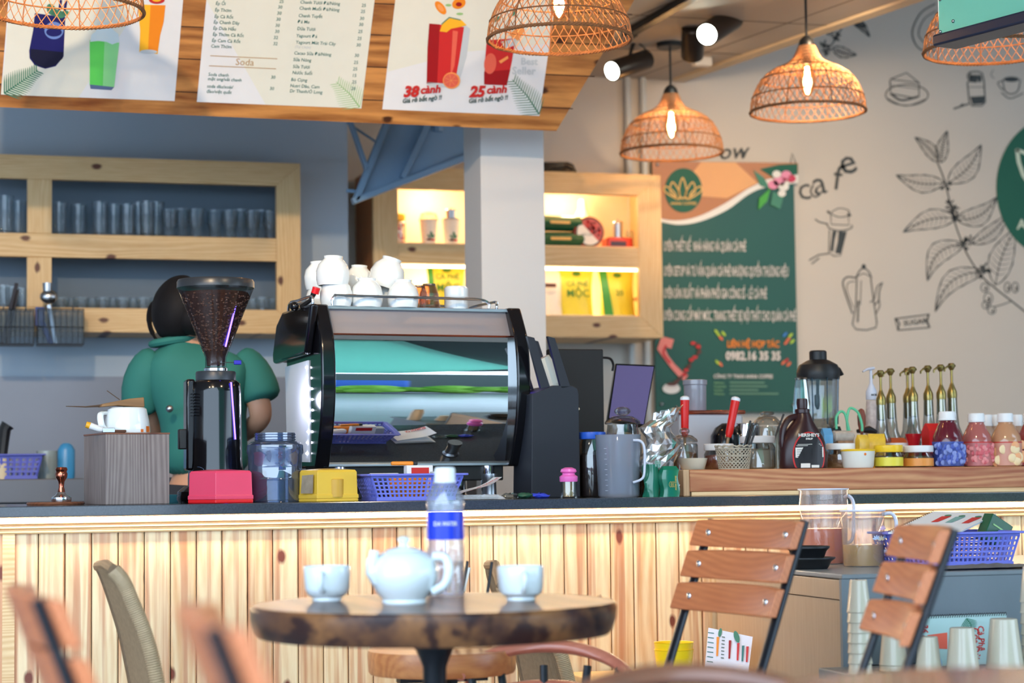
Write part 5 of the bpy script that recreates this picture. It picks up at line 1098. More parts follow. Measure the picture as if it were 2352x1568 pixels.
# white lit side inset and dark hood on the left
MB().prism([(.085, zb2+.005),(.325, zb2+.01),(.345, zc_-.075),(.09, zc_-.07)], -.034, -.0295, 'x').build('white_side_panel', mat('side_white', (226,230,240), .3), mc, smooth=False)
MB().prism([(-.02, zt_-.0),(.30, zt_+.002),(.37, zt_-.03),(.415, zc_-.035),(.41, zc_-.062),(.05, zc_-.055)], -.055, -.030, 'x').build('side_hood', M_GLOSSBLACK, mc, bevel=.008)
ld = MB(); LS = emis('led_cool', (.75,.8,1.0), 26)
for i in range(9): z = zc_-.09-(zc_-.09-zb2-.03)*i/8; ld.ball((-.036, .10-.02*math.sin(PI*i/8), z), .0032, 8)
ld.build('led_string', LS, mc)
lamp_obj('side_glow', 'POINT', (-.09,.12,(zb2+zc_)/2), .35, (.75,.78,1.0), size=.03, parent=mc)
MB().box((Wm/2,.17,(zt_+zb2)/2+.02), (Wm-.01,.22,(zt_-zb2)-.08)).build('core', M_BLACK, mc, smooth=False)
MB().box((Wm/2,.18,zt_-.004), (Wm,.28,.008)).build('cup_tray', M_STEEL, mc, smooth=False)
MB().box((Wm/2,.19,zb2-.03), (Wm-.04,.26,.045)).build('drip_base', M_BLACK, mc, smooth=False, bevel=.004); MB().box((Wm*.35,.12,zb2*.42), (.14,.10,.05)).build('pump_housing', M_BLACK, mc, bevel=.004)
for x_, y_ in ((.05,.07),(Wm-.07,.06),(.05,.30),(Wm-.07,.30)):
    MB().lathe([(.022,0),(.024,.006),(.018,.012),(.018,.02),(.020,.024),(.020,zb2-.01)], c=(x_,y_,0), n=24).build('leg', M_CHROME, mc)
# cup rail
def rail(pts, nm='cup_rail'): MB().tube(crom(pts, 5), .0042, 8).build(nm, M_CHROME, mc)
zr = h(676); 
rail([(.02,.02,zt_),(.02,.02,zr-.012),(.03,.02,zr),(.06,.02,zr),(.4,.02,zr-.002),(Wm-.10,.02,zr-.004),(Wm-.075,.02,zr-.014),(Wm-.075,.02,zt_)])
rail([(-.03,.05,zt_),(-.03,.05,zr-.008),(-.03,.07,zr),(-.03,.20,zr),(-.03,.30,zr),(-.03,.32,zt_)]); rail([(Wm-.04,.05,zt_),(Wm-.04,.05,zr-.016),(Wm-.04,.07,zr-.006),(Wm-.04,.28,zr-.006),(Wm-.04,.30,zt_)])
rail([(.0,.31,zt_),(.0,.31,zr),(.2,.31,zr),(Wm-.06,.31,zr),(Wm-.05,.31,zt_)])
MB().tube([(-.05,.10,zt_),(-.03,.07,zt_+.018),(-.02,.05,zt_+.05)], [.007,.006,.010], 10).build('steam_lever', M_BLACK, mc); MB().tube([(-.022,.055,zt_+.036),(-.018,.05,zt_+.052)], .0115, 12).build('red_band', mat('red_plastic', (222,26,34), .3), mc); MB().ball((-.07,.10,zt_+.002), .014, 12).build('lever_knob', M_GLOSSBLACK, mc)
MB().box((Wm+.033,.05,zb2+.05), (.004,.02,.014)).build('badge', M_STEEL, mc)
bl_ = MB().tube(crom([(Wm+.034,.02,zc_-.05),(Wm+.034,-.005,zmid+.02),(Wm+.034,.0,zmid-.06),(Wm+.034,.03,zb2+.08)], 5), .003, 6); bl_.build('blue_light', BLUE, mc)
# cups on the machine
mw = Matrix.Translation(kq.loc) @ Matrix.Rotation(mz, 4, 'Z')
zcup = kq.loc.z+zt_+.0005
def cup_mesh():
    root = thing('tea_cup', '', 'cup', (0,0,0))
    MB().lathe([(.024,0),(.026,.001),(.025,.008),(.040,.024),(.046,.044),(.045,.066),(.041,.082),(.039,.082),(.042,.066),(.043,.044),(.036,.024),(.001,.012)], n=32, caps=True).build('bowl', M_CHINA, root)
    return root
cp = cup_mesh(); CH = .082
def place_cup(px_, py_, dy, lab, tilt=0, tz=0, sc=1.0, grp='white tea cups on the coffee machine', up=True, first=[True]):
    o = cp if first[0] else copy_tree(cp); first[0] = False
    q = P(px_, py_, YQ+.06+dy)
    if up: o.rotation_euler = (PI+tilt, tz, 0)
    else: o.rotation_euler = (tilt, tz, 0)
    o.location = (q.x, q.y, q.z); o.scale = (sc,)*3; o['label'] = lab; o['group'] = grp; return o
s0 = SC(900, YQ+.1)
def seat(px_, dy, level, lab, tx=0, tz=0, sc=1.0):
    """upside-down cup; level 0 on the tray, 1 nested on the one below"""
    o = place_cup(px_, 690, dy, lab, tx, tz, sc); o.location.z = zcup+CH*sc+(.0 if level == 0 else .060); 
    return o
seat(739, .12, 0, 'upturned white cup at the left end of the machine top, bottom of its stack', sc=1.0); seat(733, .12, 1, 'tall upturned white cup leftmost on the machine, behind its neighbour', .05, -.06, 1.0)
seat(772, .02, 0, 'upturned white cup on the machine top under the front left one', sc=1.02); seat(766, .02, 1, 'upturned white cup second from the left, nearest the rail', .0, .03, 1.05)
seat(826, .16, 0, 'upturned white cup half hidden at the back of the machine top'); seat(826, .16, 1, 'upturned white cup at the back between the two tall stacks', .0, .05, .92)
seat(843, .03, 0, 'upturned white cup low in the middle, resting behind the rail', 0, .02, 1.03)
seat(895, .13, 0, 'upturned white cup under the big tilted cup'); seat(902, .10, 1, 'big white cup tilted to one side on top of two others', .05, .30, 1.12)
seat(926, .03, 0, 'upturned white cup low beside the clear glasses', 0, 0, 1.0)
for i, (x, dy, lab) in enumerate(((962,.12,'faceted clear glass behind another on the machine top'), (986,.04,'faceted clear tumbler upside down beside the white cups'))):
    q = P(x, 700, YQ+.06+dy); t = thing('faceted_tumbler', lab, 'glass', (q.x, q.y, zcup), 0, 'faceted tumblers on the coffee machine'); hh = K(x, q.y, zcup).w(652 if i else 656)
    MB().lathe([(.033,0),(.034,.004),(.030,.02),(.028,hh*.6),(.020,hh*.92),(.019,hh),(.016,hh-.004),(.026,hh*.55),(.030,.004)], n=9, caps=False).build('bowl', glass('amber_glass', (240,218,198), .4), t, smooth=False)
    MB().lathe([(.019,hh-.004),(.019,hh)], n=9).build('foot', glass('glass_foot', (170,190,205), .5), t)
q = P(1048, 700, YQ+.12); t = thing('small_mug', 'straight-sided white cup at the right end of the machine top', 'cup', (q.x, q.y, zcup)); hh = K(1048, q.y, zcup).w(658)
MB().lathe([(.034,0),(.035,.002),(.035,hh-.006),(.030,hh),(.022,hh-.001),(.001,hh-.004)], n=32).build('bowl', M_CHINA, t)
MB().tube([(.035*math.cos(a*PI/12), .035*math.sin(a*PI/12), hh*.52) for a in range(25)], .0012, 5).build('band', M_CHINA, t)

# ---- basket of packets in front of the machine
k, _t = K(938, 5.42, BZ), None
hb2 = k.w(1090)
bt = basket('plastic_basket', 'periwinkle plastic basket of packets in front of the coffee machine', (k.x(1052)-k.x(840)), .15, hb2, tuple(k.loc), math.radians(6), PURP, nx=18, nz=5, ny=10)
bx_ = k.loc
def inb(name, label, cat, dx, dy, z, parts, rz=0, tx=0):
    t = thing(name, label, cat, (bx_.x+dx, bx_.y+dy, bx_.z+z), rz)
    if tx: t.rotation_euler = (tx, 0, rz)
    for nm, m_, c, d, b_ in parts: MB().box(c, d).build(nm, m_, t, bevel=b_)
    return t
inb('orange_packet', 'orange packet seen through the front basket holes', 'packet', -.01, -.03, .007, [('pouch', mat('packet_orange', (236,140,40), .4), (0,0,.028), (.10,.03,.055), .006)])
inb('blister_box', 'white box with red oval label in the front basket', 'box', .035, .03, .007, [('carton', mat('carton_white', (232,232,236), .4), (0,0,.045), (.075,.03,.085), .002), ('oval_label', RED, (0,.0155,.072), (.05,.002,.018), 0), ('oval_label', RED, (0,-.0155,.072), (.05,.002,.018), 0)], .1)
inb('paper_roll', 'white rolled paper in the front basket', 'roll', -.06, .035, .05, [('roll', mat('carton_white', (232,232,236), .4), (0,0,.012), (.09,.026,.024), .008)], -.2)
inb('lighter', 'orange lighter lying on the basket contents', 'lighter', -.01, .03, .094, [('body', mat('packet_orange', (236,140,40), .4), (0,0,.006), (.062,.014,.011), .004), ('cap', M_BLACK, (.036,0,.006), (.012,.014,.011), .003)], -.1)
inb('dark_pouch', 'dark printed pouch in the front basket', 'pouch', -.065, .0, .007, [('pouch', mat('pouch_dark', (56,46,60), .4, noise=.5), (0,0,.03), (.07,.03,.055), .008)])
inb('ticket_book', 'pink and grey ticket book at the right end of the basket', 'booklet', .085, .02, .007, [('cover', mat('ticket_grey', (170,176,184), .4), (0,0,.035), (.04,.03,.07), .002), ('pink_page', mat('ticket_pink', (226,160,180), .5), (-.022,-.002,.045), (.004,.026,.03), 0)])
# ---- flyers at the basket's right
k, t = onbar('flyer_stack', 'small stack of printed flyers curling up beside the basket', 'papers', 1095, 5.45)
for j in range(4): MB().box((0,.0,.002+j*.003), (.13-.01*j,.10,.0015)).build('sheet', mat('flyer_white', (220,224,230), .5), t, smooth=False)
MB().loft([[(-.06+.12*i/6, y, .016+.045*(i/6)**1.6+.004*math.sin(i)) for y in (-.045,.045)] for i in range(7)], cap=False, closed=False).build('curled_sheet', mat('flyer_white', (220,224,230), .5), t)
A = Art(lambda u, v, l: (-.06+.12*u, -.046, .010+.045*u**1.6+v*.01)); A = Art(lambda u, v, l: (-.06+.12*u, -.045+.03*v, .0175+.045*u**1.6+.0006*l))
v_, f_2 = text_geo('KHE HO HAMOR', .04); x1_ = max(q[0] for q in v_); A.mid(RED); A.mb.add([A.fn(.15+.8*a/x1_, .2+b*.9, 1) for a, b in v_], f_2); A.build('flyer_print', t)
k, t = onbar('portafilter_cup', 'tall steel cup standing under the machine beside the flyers', 'cup', 1124, 5.60); MB().lathe([(.024,0),(.026,.004),(.020,.012),(.019,.05),(.022,.056),(.022,.07)], n=24).build('body', M_STEEL, t)
k, t = onbar('plastic_scraps', 'crumpled clear wrapper with green and blue bits between flyers and black stand', 'wrapper', 1205, 5.45)
for j, (dx, m_) in enumerate(((-.04, glass('clear_plastic')), (.0, mat('scrap_green', (40,90,70), .4)), (.045, mat('scrap_blue', (50,70,200), .4)))):
    s_ = MB(); s_.ball((dx,0,.007), .016, 10, (1.6,.8,.42)); o = s_.build('scrap', m_, t)
    for v in o.data.vertices: v.co.z = max(0, v.co.z+random.uniform(-.003,.004)); v.co.x += random.uniform(-.004,.004)
# ---- toothpick jar
k, t = onbar('toothpick_jar', 'little clear toothpick jar with pink domed lid', 'jar', 1306, 5.37); r, h = k.r, k.w
MB().lathe([(r(20),0),(r(21),.003),(r(19),.008),(r(18),.02),(r(18),h(1102)),(r(17),h(1102)),(r(17),.006)], n=28, caps=False).build('body', glass('clear_plastic'), t)
PKL = mat('lid_pink', (232,110,190), .3); MB().lathe([(r(20),h(1106)),(r(21),h(1104)),(r(21),h(1094)),(r(15),h(1090)),(r(14),h(1087)),(r(19),h(1083)),(r(17),h(1077)),(r(8),h(1073))], n=28).build('lid', PKL, t)
tp = MB()
for i in range(60): a_ = random.random()*6.28; rr = random.random()**.5*r(12); tp.tube([(rr*math.cos(a_),rr*math.sin(a_),.004),(rr*math.cos(a_+.5)*1.05,rr*math.sin(a_+.5)*1.05,.055)], .0009, 4)
tp.build('toothpicks', mat('toothpick_wood', (222,190,140), .6), t)['kind'] = 'stuff'

# ---- black cup dispenser with paper cups
k, t = onbar('cup_dispenser', 'tall black cup dispenser stand right of the coffee machine', 'dispenser', 1282, 5.63, rz=math.radians(3)); h = k.w
xA, xB = k.x(1228), k.x(1333); CB = mat('matte_black_board', (34,38,48), .55)
MB().prism([(xA-.012,0),(xB,0),(xB,h(905)),(xB-.004,h(892)),(xB-.02,h(885)),(xA+.06,h(885)),(xA-.005,h(905))], 0, .16).build('body', CB, t, smooth=False, bevel=.002)
for x0_, y0_ in ((1214, 0.0), (1262, .0)):
    a0_ = k.x(x0_)
    MB().prism([(a0_,h(772)),(a0_+.022,h(776)),(a0_+.068,h(888)),(a0_+.040,h(892))], y0_, y0_+.016).build('prong', CB, t, smooth=False, bevel=.001); MB().prism([(a0_,h(772)),(a0_+.022,h(776)),(a0_+.068,h(888)),(a0_+.040,h(892))], .14, .156).build('prong', CB, t, smooth=False, bevel=.001)
k_ = K(1252, 5.72, 0); base_ = P(1276, 878, 5.72)-Vector((0,0,0)); tip_ = P(1236, 795, 5.72); ax_ = (tip_-base_); 
qd = ax_.to_track_quat('Z', 'Y').to_matrix().to_4x4(); n_c = 9
PC = mat('paper_cup_cream', (226,222,206), .5)
c0_ = thing('paper_cup', '', 'cup', (0,0,0)); MB().lathe([(.026,0),(.037,.082),(.039,.083),(.039,.087),(.036,.086),(.024,.003)], n=28).build('body', PC, c0_)
for i in range(n_c):
    o = c0_ if i == 0 else copy_tree(c0_); o.location = base_+ax_.normalized()*(.004+.012*i)+Vector((0,0,-.02)); o.rotation_euler = (Matrix.Rotation(0,4,'X') @ qd).to_euler(); o.rotation_euler.rotate_axis('X', PI)
    o['label'] = ORD[i]+' cream paper cup from the bottom of the black dispenser stack'; o['group'] = 'paper cups in the black dispenser'
# ================================================================== TIMBER LEDGE AND EVERYTHING ON IT
YL = 5.42; lz = P(1900, 1075, YL).z; x0 = P(1585, 1100, YL).x; x1 = P(2480, 1100, YL).x
led_ = thing('timber_ledge', 'thick reddish timber ledge on the right half of the bar carrying jars and bottles', 'ledge', ((x0+x1)/2, YL, BZ))
TIM = wood('timber_red', (206,150,104), (160,86,54), knot=(92,44,28), axis='x', knots=.25, rings=.35, warp=9, contrast=1.5, streak=(150,76,48), sfac=.6)
hl = lz-BZ; wv = x1-x0
MB().box((0, .035, hl/2+.006), (wv, .07, hl-.012)).build('front_beam', TIM, led_, smooth=False, bevel=.003)
MB().box((0, .032, .006), (wv-.01, .06, .011)).build('foot_strip', MOLD, led_, smooth=False)
MB().box((0, .33, hl-.008), (wv, .50, .016)).build('shelf_board', MOLD, led_, smooth=False)
MB().box((-wv/2-.010, .045, hl/2), (.019, .085, hl)).build('end_post', wood('end_grain', (214,180,140), (180,140,104), axis='z', knots=0), led_, smooth=False, bevel=.002)
MB().box((0, .56, hl/2-.009), (wv-.02, .02, hl-.02)).build('rear_support', MOLD, led_, smooth=False)
LZ = lz+.0005
CLR = glass('clear_plastic'); JAR = glass('jar_glass', (222,226,226), .3)
def onl(name, label, cat, px_, Y, group=None, rz=0): k = K(px_, Y, LZ); return k, thing(name, label, cat, tuple(k.loc), rz, group)
def jar(name, label, px_, Y, w, ybody, yl0, yl1, lidm, fill=None, label_m=None, ly=None, onc=onl, group=None, bodym=None):
    k, t = onc(name, label, 'jar', px_, Y, group); r, h = k.r, k.w
    H0 = h(yl1)
    MB().lathe([(r(w)*.92,0),(r(w),.005),(r(w),H0-.012),(r(w)*.88,H0-.002),(r(w)*.88,H0)], n=32, caps=False).build('body', bodym or JAR, t)
    if fill: MB().lathe([(r(w)*.88,.002),(r(w)*.95,.007),(r(w)*.95,(H0)*.72),(r(w)*.5,H0*.78)], n=24).build('contents', fill, t)
    if label_m: MB().lathe([(r(w)+.0006,h(ly[1])),(r(w)+.0006,h(ly[0]))], n=32, caps=False).build('label', label_m, t)
    MB().lathe([(r(w)*.99,H0),(r(w)*1.01,H0+.002),(r(w)*1.01,h(yl0)-.002),(r(w)*.96,h(yl0))], n=36).build('lid', lidm, t)
    return k, t
LIDW = mat('lid_white', (232,234,236), .35); LIDY = mat('lid_yellow', (240,200,40), .3); LIDB = mat('lid_blue', (44,92,196), .3)
NUT = mat('mixed_nuts', (150,110,80), .6, noise=.7, nscale=90, bump=1); HONEY = mat('honey_brown', (120,84,50), .3, noise=.2); DKF = mat('dark_contents', (60,44,40), .5, noise=.5, nscale=60)
def glass_lid(t, k, c, w, y0, y1, ykn, wk):
    r, h = k.r, k.w
    MB().lathe([(r(w),h(y1)),(r(w)*1.04,h(y1)+.004),(r(w)*.98,h(y1)+.010),(r(w)*.6,h(y0)-.002),(r(wk)*.7,h(y0))], n=32, caps=False).build('lid', JAR, t)
    MB().ball((0,0,(h(y0)+h(ykn))/2), 1, 16, (r(wk),r(wk),(h(ykn)-h(y0))/2)).build('lid_knob', JAR, t)
# --- left of the ledge, on the stone
k, t = jar('lidded_jar', 'glass jar of dark syrup with bright blue lid, half behind the measuring jug', 1362, 5.66, 31, 1140, 992, 1008, LIDB, DKF, onc=onbar)
k, t = onbar('glass_jar', 'tall glass jar with knobbed glass lid behind the measuring jug', 'jar', 1432, 5.64); r, h = k.r, k.w
MB().lathe([(r(38),0),(r(42),.01),(r(44),h(1030)),(r(36),h(985)),(r(35),h(975))], n=32, caps=False).build('body', JAR, t); glass_lid(t, k, 1432, 40, 955, 974, 934, 19)
MB().lathe([(r(38),.003),(r(40),.012),(r(41),h(1000)),(r(10),h(992))], n=28).build('contents', mat('dried_tea', (140,112,74), .7, noise=.6, nscale=70, bump=1), t)
k, t = onbar('measuring_jug', 'large milky plastic measuring jug with curved handle, beside the black cup dispenser', 'jug', 1421, 5.44); r, h = k.r, k.w
MILK = glass('milky_plastic', (206,212,224), .15, milk=((200,208,222), .28))
MB().lathe([(r(45),0),(r(48),.006),(r(53),h(1000)),(r(54),h(998)),(r(51),h(1002)),(r(46),.010)], n=44, caps=False, sx=1.0, sy=.9).build('body', MILK, t); MB().lathe([(r(45),.001),(r(45),.006)], n=40, sy=.9).build('bottom', mat('brown_reflection', (120,80,60), .3), t)  # brown reflection at the jug's foot is put into the bottom's colour
MB().tube(crom([(k.x(1442),-.052,h(1012)),(k.x(1456),-.062,h(1014)),(k.x(1463),-.066,h(1030)),(k.x(1463),-.066,h(1070)),(k.x(1459),-.064,h(1098)),(k.x(1440),-.052,h(1108))], 5), [.0055]*26, 8, flat=.7).build('handle', mat('handle_milky', (206,214,232), .3), t)
tk = MB()
for j in range(9): a_ = PI*1.22; y_ = 1030+j*12; f = (y_-998)/144; rr = r(53.6)-(r(53.6)-r(48.4))*f; tk.box((rr*math.cos(a_), rr*.9*math.sin(a_)-.0008, h(y_)), (.007 if j % 2 else .011,.001,.0012))
tk.build('scale_mark', mat('mark_grey', (170,176,190), .4), t)
# green packets in a crumpled clear bag
k, t = onbar('green_packet', 'glossy green coffee packet with gold leaf mark beside the timber ledge', 'packet', 1538, 5.36); h = k.w
GPK = mat('packet_emerald', (16,112,84), .18, coat=.6, noise=.1); hh = h(1070)
MB().loft([[(x+.003*math.sin(z*90), y, z) for x, y in ((-.024,-.012),(0,-.018),(.022,-.014),(.024,.02),(0,.026),(-.024,.02))] for z in [hh*i/8 for i in range(8)]]+[[(x*.8,y*.4,hh) for x, y in ((-.024,-.012),(0,-.018),(.022,-.014),(.024,.02),(0,.026),(-.024,.02))]]).build('pouch', GPK, t)
A = Art(lambda u, v, l: (u, -.0195-.0004*l, v)); G2 = mat('print_gold_bright', (206,176,84), .4)
for o_x in (-.005,0,.005): A.curve([(o_x,.026),(o_x-.004,.033),(o_x,.042),(o_x+.004,.033),(o_x,.026)], .0008, G2, n=3)
v_, f_2 = text_geo('ANNA COFFEE', .02); A.mid(G2); A.mb.add([(.013-b*.006, -.0195, .018+a*.006) for a, b in v_], f_2); A.build('gold_print', t)
k, t = onbar('green_packet', 'crinkled green packet inside the clear bag, beside the milky jug', 'packet', 1497, 5.40); hh = k.w(1066)
MB().loft([[((.024+.004*math.sin(3*a+z*80))*math.cos(a), .022*math.sin(a), z) for a in [i*PI/8 for i in range(16)]] for z in [hh*i/9 for i in range(10)]]).build('pouch', mat('packet_crinkled', (30,112,88), .2, coat=.6), t)
k, t = onbar('clear_bag', 'crumpled clear plastic bag standing up around green packets', 'bag', 1516, 5.42); bg = MB(); hh = k.w(940); rings = []
random.seed(11)
for i in range(16):
    z = hh*i/15; w = .050-.010*abs(i-7)/7; sh_ = .012*math.sin(i*.9)+(.02 if i > 12 else 0)
    rings.append([((w+random.uniform(-.007,.007))*math.cos(a)+sh_, (.032+random.uniform(-.006,.006))*math.sin(a), z+random.uniform(-.004,.004)*(i > 0)+(.012*math.cos(a) if i > 13 else 0)) for a in [j*PI/10 for j in range(20)]])
bg.loft(rings, cap=False); bg.build('film', glass('crinkle_film', (232,232,232), .9, rough=.12), t, smooth=False)
# POS screens behind
k, t = onbar('pos_terminal', 'dark till terminal back standing behind the cup dispenser', 'till', 1330, 5.90); h = k.w
MB().box((k.x(1324),0,h(905)/1.0/1.0*.5+h(1140)*0+.0), (k.x(1388)-k.x(1262),.03,h(802)-.0)).build('screen_back', mat('matte_dark', (26,26,28), .6), t, bevel=.004)
for c in t.children: c.location.z = h(802)/2-h(905)*.5
MB().box((k.x(1330),.0,.004), (.12,.09,.008)).build('foot', M_BLACK, t); MB().tube(crom([(k.x(1388),.015,h(820)),(k.x(1410),.02,h(822)),(k.x(1420),.03,h(835)),(k.x(1418),.03,h(850))], 5), .004, 6).build('cable', M_BLACK, t)
k = K(1450, 5.98, BZ); t = thing('tablet_screen', 'slanted till tablet with dim violet screen behind the glass jar', 'tablet', tuple(k.loc)); h = k.w
c4 = [(1395,964),(1480,980),(1505,838),(1414,834)]; q4 = [P(u, v, 5.98+(-.05 if i < 2 else .03))-k.loc for i, (u, v) in enumerate(c4)]
nb = (q4[1]-q4[0]).cross(q4[3]-q4[0]).normalized()*.014
MB().add([tuple(q) for q in q4]+[tuple(q-nb) for q in q4], [(0,1,2,3),(7,6,5,4),(0,4,5,1),(1,5,6,2),(2,6,7,3),(3,7,4,0)]).build('case', M_GLOSSBLACK, t, smooth=False, bevel=.002)
cc = sum(q4, Vector())/4; MB().add([tuple(cc+(q-cc)*.93+nb*.12) for q in q4], [(0,1,2,3)]).build('screen', mat('screen_violet', (52,46,78), .2, emit=(.12,.11,.25), es=.5), t, smooth=False)
MB().tube([(0,.01,.0),(0,.01,h(930))], [.04,.015], 12).build('stand', M_BLACK, t)
# --- ledge, left end
k, t = onl('cream_bowl', 'shallow cream bowl at the left end of the ledge', 'bowl', 1592, 5.53); r, h = k.r, k.w
MB().lathe([(r(24),0),(r(27),.003),(r(33),h(1056)),(r(34),h(1052)),(r(30),h(1056)),(r(24),.005)], n=36).build('bowl', mat('bowl_cream', (206,200,180), .3), t)
k, t = onl('glass_canister', 'small glass canister with glass lid behind the cream bowl', 'jar', 1574, 5.64); r, h = k.r, k.w
MB().lathe([(r(30),0),(r(30),h(1022)),(r(28),h(1018))], n=30, caps=False).build('body', JAR, t); glass_lid(t, k, 0, 29, 998, 1016, 982, 12); MB().lathe([(r(27),.002),(r(27),h(1042)),(r(8),h(1036))], n=24).build('contents', NUT, t)
jar('lidded_jar', 'white-lidded jar of reddish snack behind the crocheted cup', 1652, 5.62, 34, 1075, 1019, 1034, LIDW, mat('red_snack', (170,90,60), .6, noise=.5, nscale=70))
jar('lidded_jar', 'white-lidded cloudy jar between the crocheted cup and syrup bottle', 1742, 5.62, 40, 1075, 1001, 1017, LIDW, mat('pale_contents', (186,176,160), .6, noise=.2))
k, t = onl('crochet_cup', 'beige crocheted lattice cup holding black straws', 'cup', 1686, 5.50); r, h = k.r, k.w; cr_ = MB(); CRO = mat('crochet_yarn', (176,168,150), .8, bump=.4, nscale=300)
hh = h(1030); rf = lambda z: r(34)+(r(41)-r(34))*z/hh
for d_ in (1,-1):
    for j in range(26): cr_.tube([(rf(z)*math.cos(2*PI*j/26+d_*z*22), rf(z)*math.sin(2*PI*j/26+d_*z*22), z) for z in [hh*q/8 for q in range(9)]], .0014, 5)
for z in (.001, hh*.33, hh*.66, hh): cr_.tube([(rf(z)*math.cos(a*PI/20), rf(z)*math.sin(a*PI/20), z) for a in range(41)], .0018, 5)
cr_.build('lattice', CRO, t); sc_ = MB(); sc_.tube([(rf(hh)*1.02*math.cos(a*PI/60), rf(hh)*1.02*math.sin(a*PI/60), hh+.004+.005*abs(math.sin(a*PI/60*7))) for a in range(121)], .0022, 5); sc_.build('scalloped_rim', CRO, t); MB().lathe([(r(33),.0),(r(33),.003)], n=24).build('base', CRO, t)
for j, (xa_, xb_, yt, dy) in enumerate(((1700,1724,966,.0),(1704,1732,975,.01),(1708,1737,983,-.01),(1698,1728,975,.02))):
    p0 = P(xa_, 1066, 5.50+dy*.6); p1 = P(xb_, yt, 5.50+dy); tt = thing('drinking_straw', 'black straw standing in the crocheted cup, ' + ('tallest of the bunch','second tallest of the bunch','shortest of the bunch','leaning behind the others')[j], 'straw', tuple(p0), 0, 'black straws in the crocheted cup'); MB().tube([(0,0,0), tuple(p1-p0)], .0034, 8).build('tube', M_BLACK, tt)
k, t = onl('cone_lid_jar', 'clear jar with knobbed cone-shaped lid beside the syrup bottle', 'jar', 1765, 5.78); r, h = k.r, k.w
MB().lathe([(r(30),0),(r(31),.005),(r(30),h(985)),(r(28),h(978))], n=30, caps=False).build('body', JAR, t); glass_lid(t, k, 0, 32, 955, 976, 944, 17)
p0 = P(1778, 1010, 5.66); p1 = P(1800, 951, 5.66); t = thing('drinking_straw', 'single black straw leaning beside the syrup bottle', 'straw', tuple(p0)); MB().tube([(0,0,0),tuple(p1-p0)], .0034, 8).build('tube', M_BLACK, t)
t['label'] = 'single black straw leaning in a clear cup beside the syrup bottle'
k, t = onl('clear_cup', 'clear plastic cup between cloudy jar and syrup bottle', 'cup', 1787, 5.66); r, h = k.r, k.w; MB().lathe([(r(18),0),(r(24),h(990)),(r(25),h(988))], n=28, caps=False).build('body', CLR, t)
# red handled ladles
for j, (a_, b_, lab) in enumerate((((1573,1003),(1573,909),'upright red handle with white tip at the left end of the ledge'),((1673,1004),(1691,911),'leaning red handle with white tip behind the crocheted cup'))):
    Yh = 5.72; A0, B0 = P(a_[0], a_[1], Yh), P(b_[0], b_[1], Yh); L = B0-A0; foot = A0-L*.7; foot.z = LZ+.001
    t = thing('red_handled_ladle', lab, 'ladle', tuple(foot), 0, 'red handled ladles'); o = A0-foot
    MB().tube([tuple(o), tuple(o+L*.12), tuple(o+L*.5), tuple(o+L*.9)], [.008,.0115,.012,.0135], 14).build('handle', mat('handle_red', (214,26,18), .35), t)
    MB().tube([tuple(o+L*.9), tuple(o+L*.93), tuple(o+L*.97), tuple(o+L)], [.0138,.0142,.013,.006], 14).build('end_cap', mat('cap_white', (226,232,240), .3), t)
    MB().tube([(0,0,0), tuple(o)], .0045, 8).build('stem', wood('stem_wood', (170,140,104), (130,100,70), axis='z', knots=0), t)
# water dispenser behind
k, t = onl('hot_water_urn', 'white appliance with copper edged top behind the red handles', 'appliance', 1620, 5.98); h = k.w
MB().box((0,0,h(952)/2), (k.x(1692)-k.x(1546),.13,h(952))).build('body', mat('appliance_white', (186,190,200), .3), t, bevel=.01); MB().box((0,0,h(948)), (k.x(1696)-k.x(1542),.14,.012)).build('top_rim', COP, t, bevel=.004)
k2 = K(1600, 5.98, LZ+h(948)+.007); t = thing('plastic_canister', 'milky round canister standing on the copper edged appliance', 'canister', tuple(k2.loc)); r = k2.r
MB().lathe([(r(24),0),(r(25),.004),(r(26),k2.w(885)),(r(28),k2.w(883)),(r(28),k2.w(873)),(r(25),k2.w(872))], n=32).build('body', glass('canister_milky', (190,190,200), .15, milk=((176,178,192), .6)), t)
k, t = onl('black_kettle', 'round black kettle with steel side behind the crocheted cup', 'kettle', 1668, 5.86); r, h = k.r, k.w
MB().lathe([(r(34),0),(r(36),.01),(r(34),h(1000)),(r(24),h(982)),(r(8),h(972))], n=32).build('body', M_GLOSSBLACK, t); MB().tube([(r(30)*math.cos(a),-.01,h(1010)+r(34)*math.sin(a)) for a in [i*PI/10 for i in range(11)]], .006, 8).build('handle', M_BLACK, t)
k, t = onl('steel_tumbler', 'shiny steel shaker between kettle and cone-lid jar', 'shaker', 1718, 5.86); MB().lathe([(k.r(26),0),(k.r(30),k.w(975)),(k.r(29),k.w(972))], n=30).build('body', M_CHROME, t)
# syrup bottle
k, t = onl('syrup_bottle', 'dark brown chocolate syrup jug with red oval label', 'bottle', 1846, 5.50); SYR = mat('syrup_plastic', (50,26,28), .3)
secs = [(1075,1794,1899,.040),(1068,1792,1901,.042),(1040,1793,1900,.042),(1015,1796,1895,.040),(1000,1802,1889,.038),(985,1810,1880,.033),(970,1822,1871,.027),(958,1830,1866,.022),(948,1832,1863,.018)]
rings = []
for y, a_, b_, d in secs:
    xa_, xb_ = k.x(a_), k.x(b_); cx, w = (xa_+xb_)/2, (xb_-xa_)/2; z = 0 if y == 1075 else k.w(y)
    rings.append([(cx+w*math.cos(q), d*math.sin(q), z) for q in [i*PI/18 for i in range(36)]])
MB().loft(rings).build('body', SYR, t, ang=60)
cxn = k.x(1846); MB().lathe([(k.r(17),k.w(948)),(k.r(17),k.w(940)),(k.r(12),k.w(938)),(k.r(13),k.w(925)),(k.r(12),k.w(916)),(k.r(9),k.w(915))], n=28, c=(cxn,0,0)).build('neck', SYR, t)
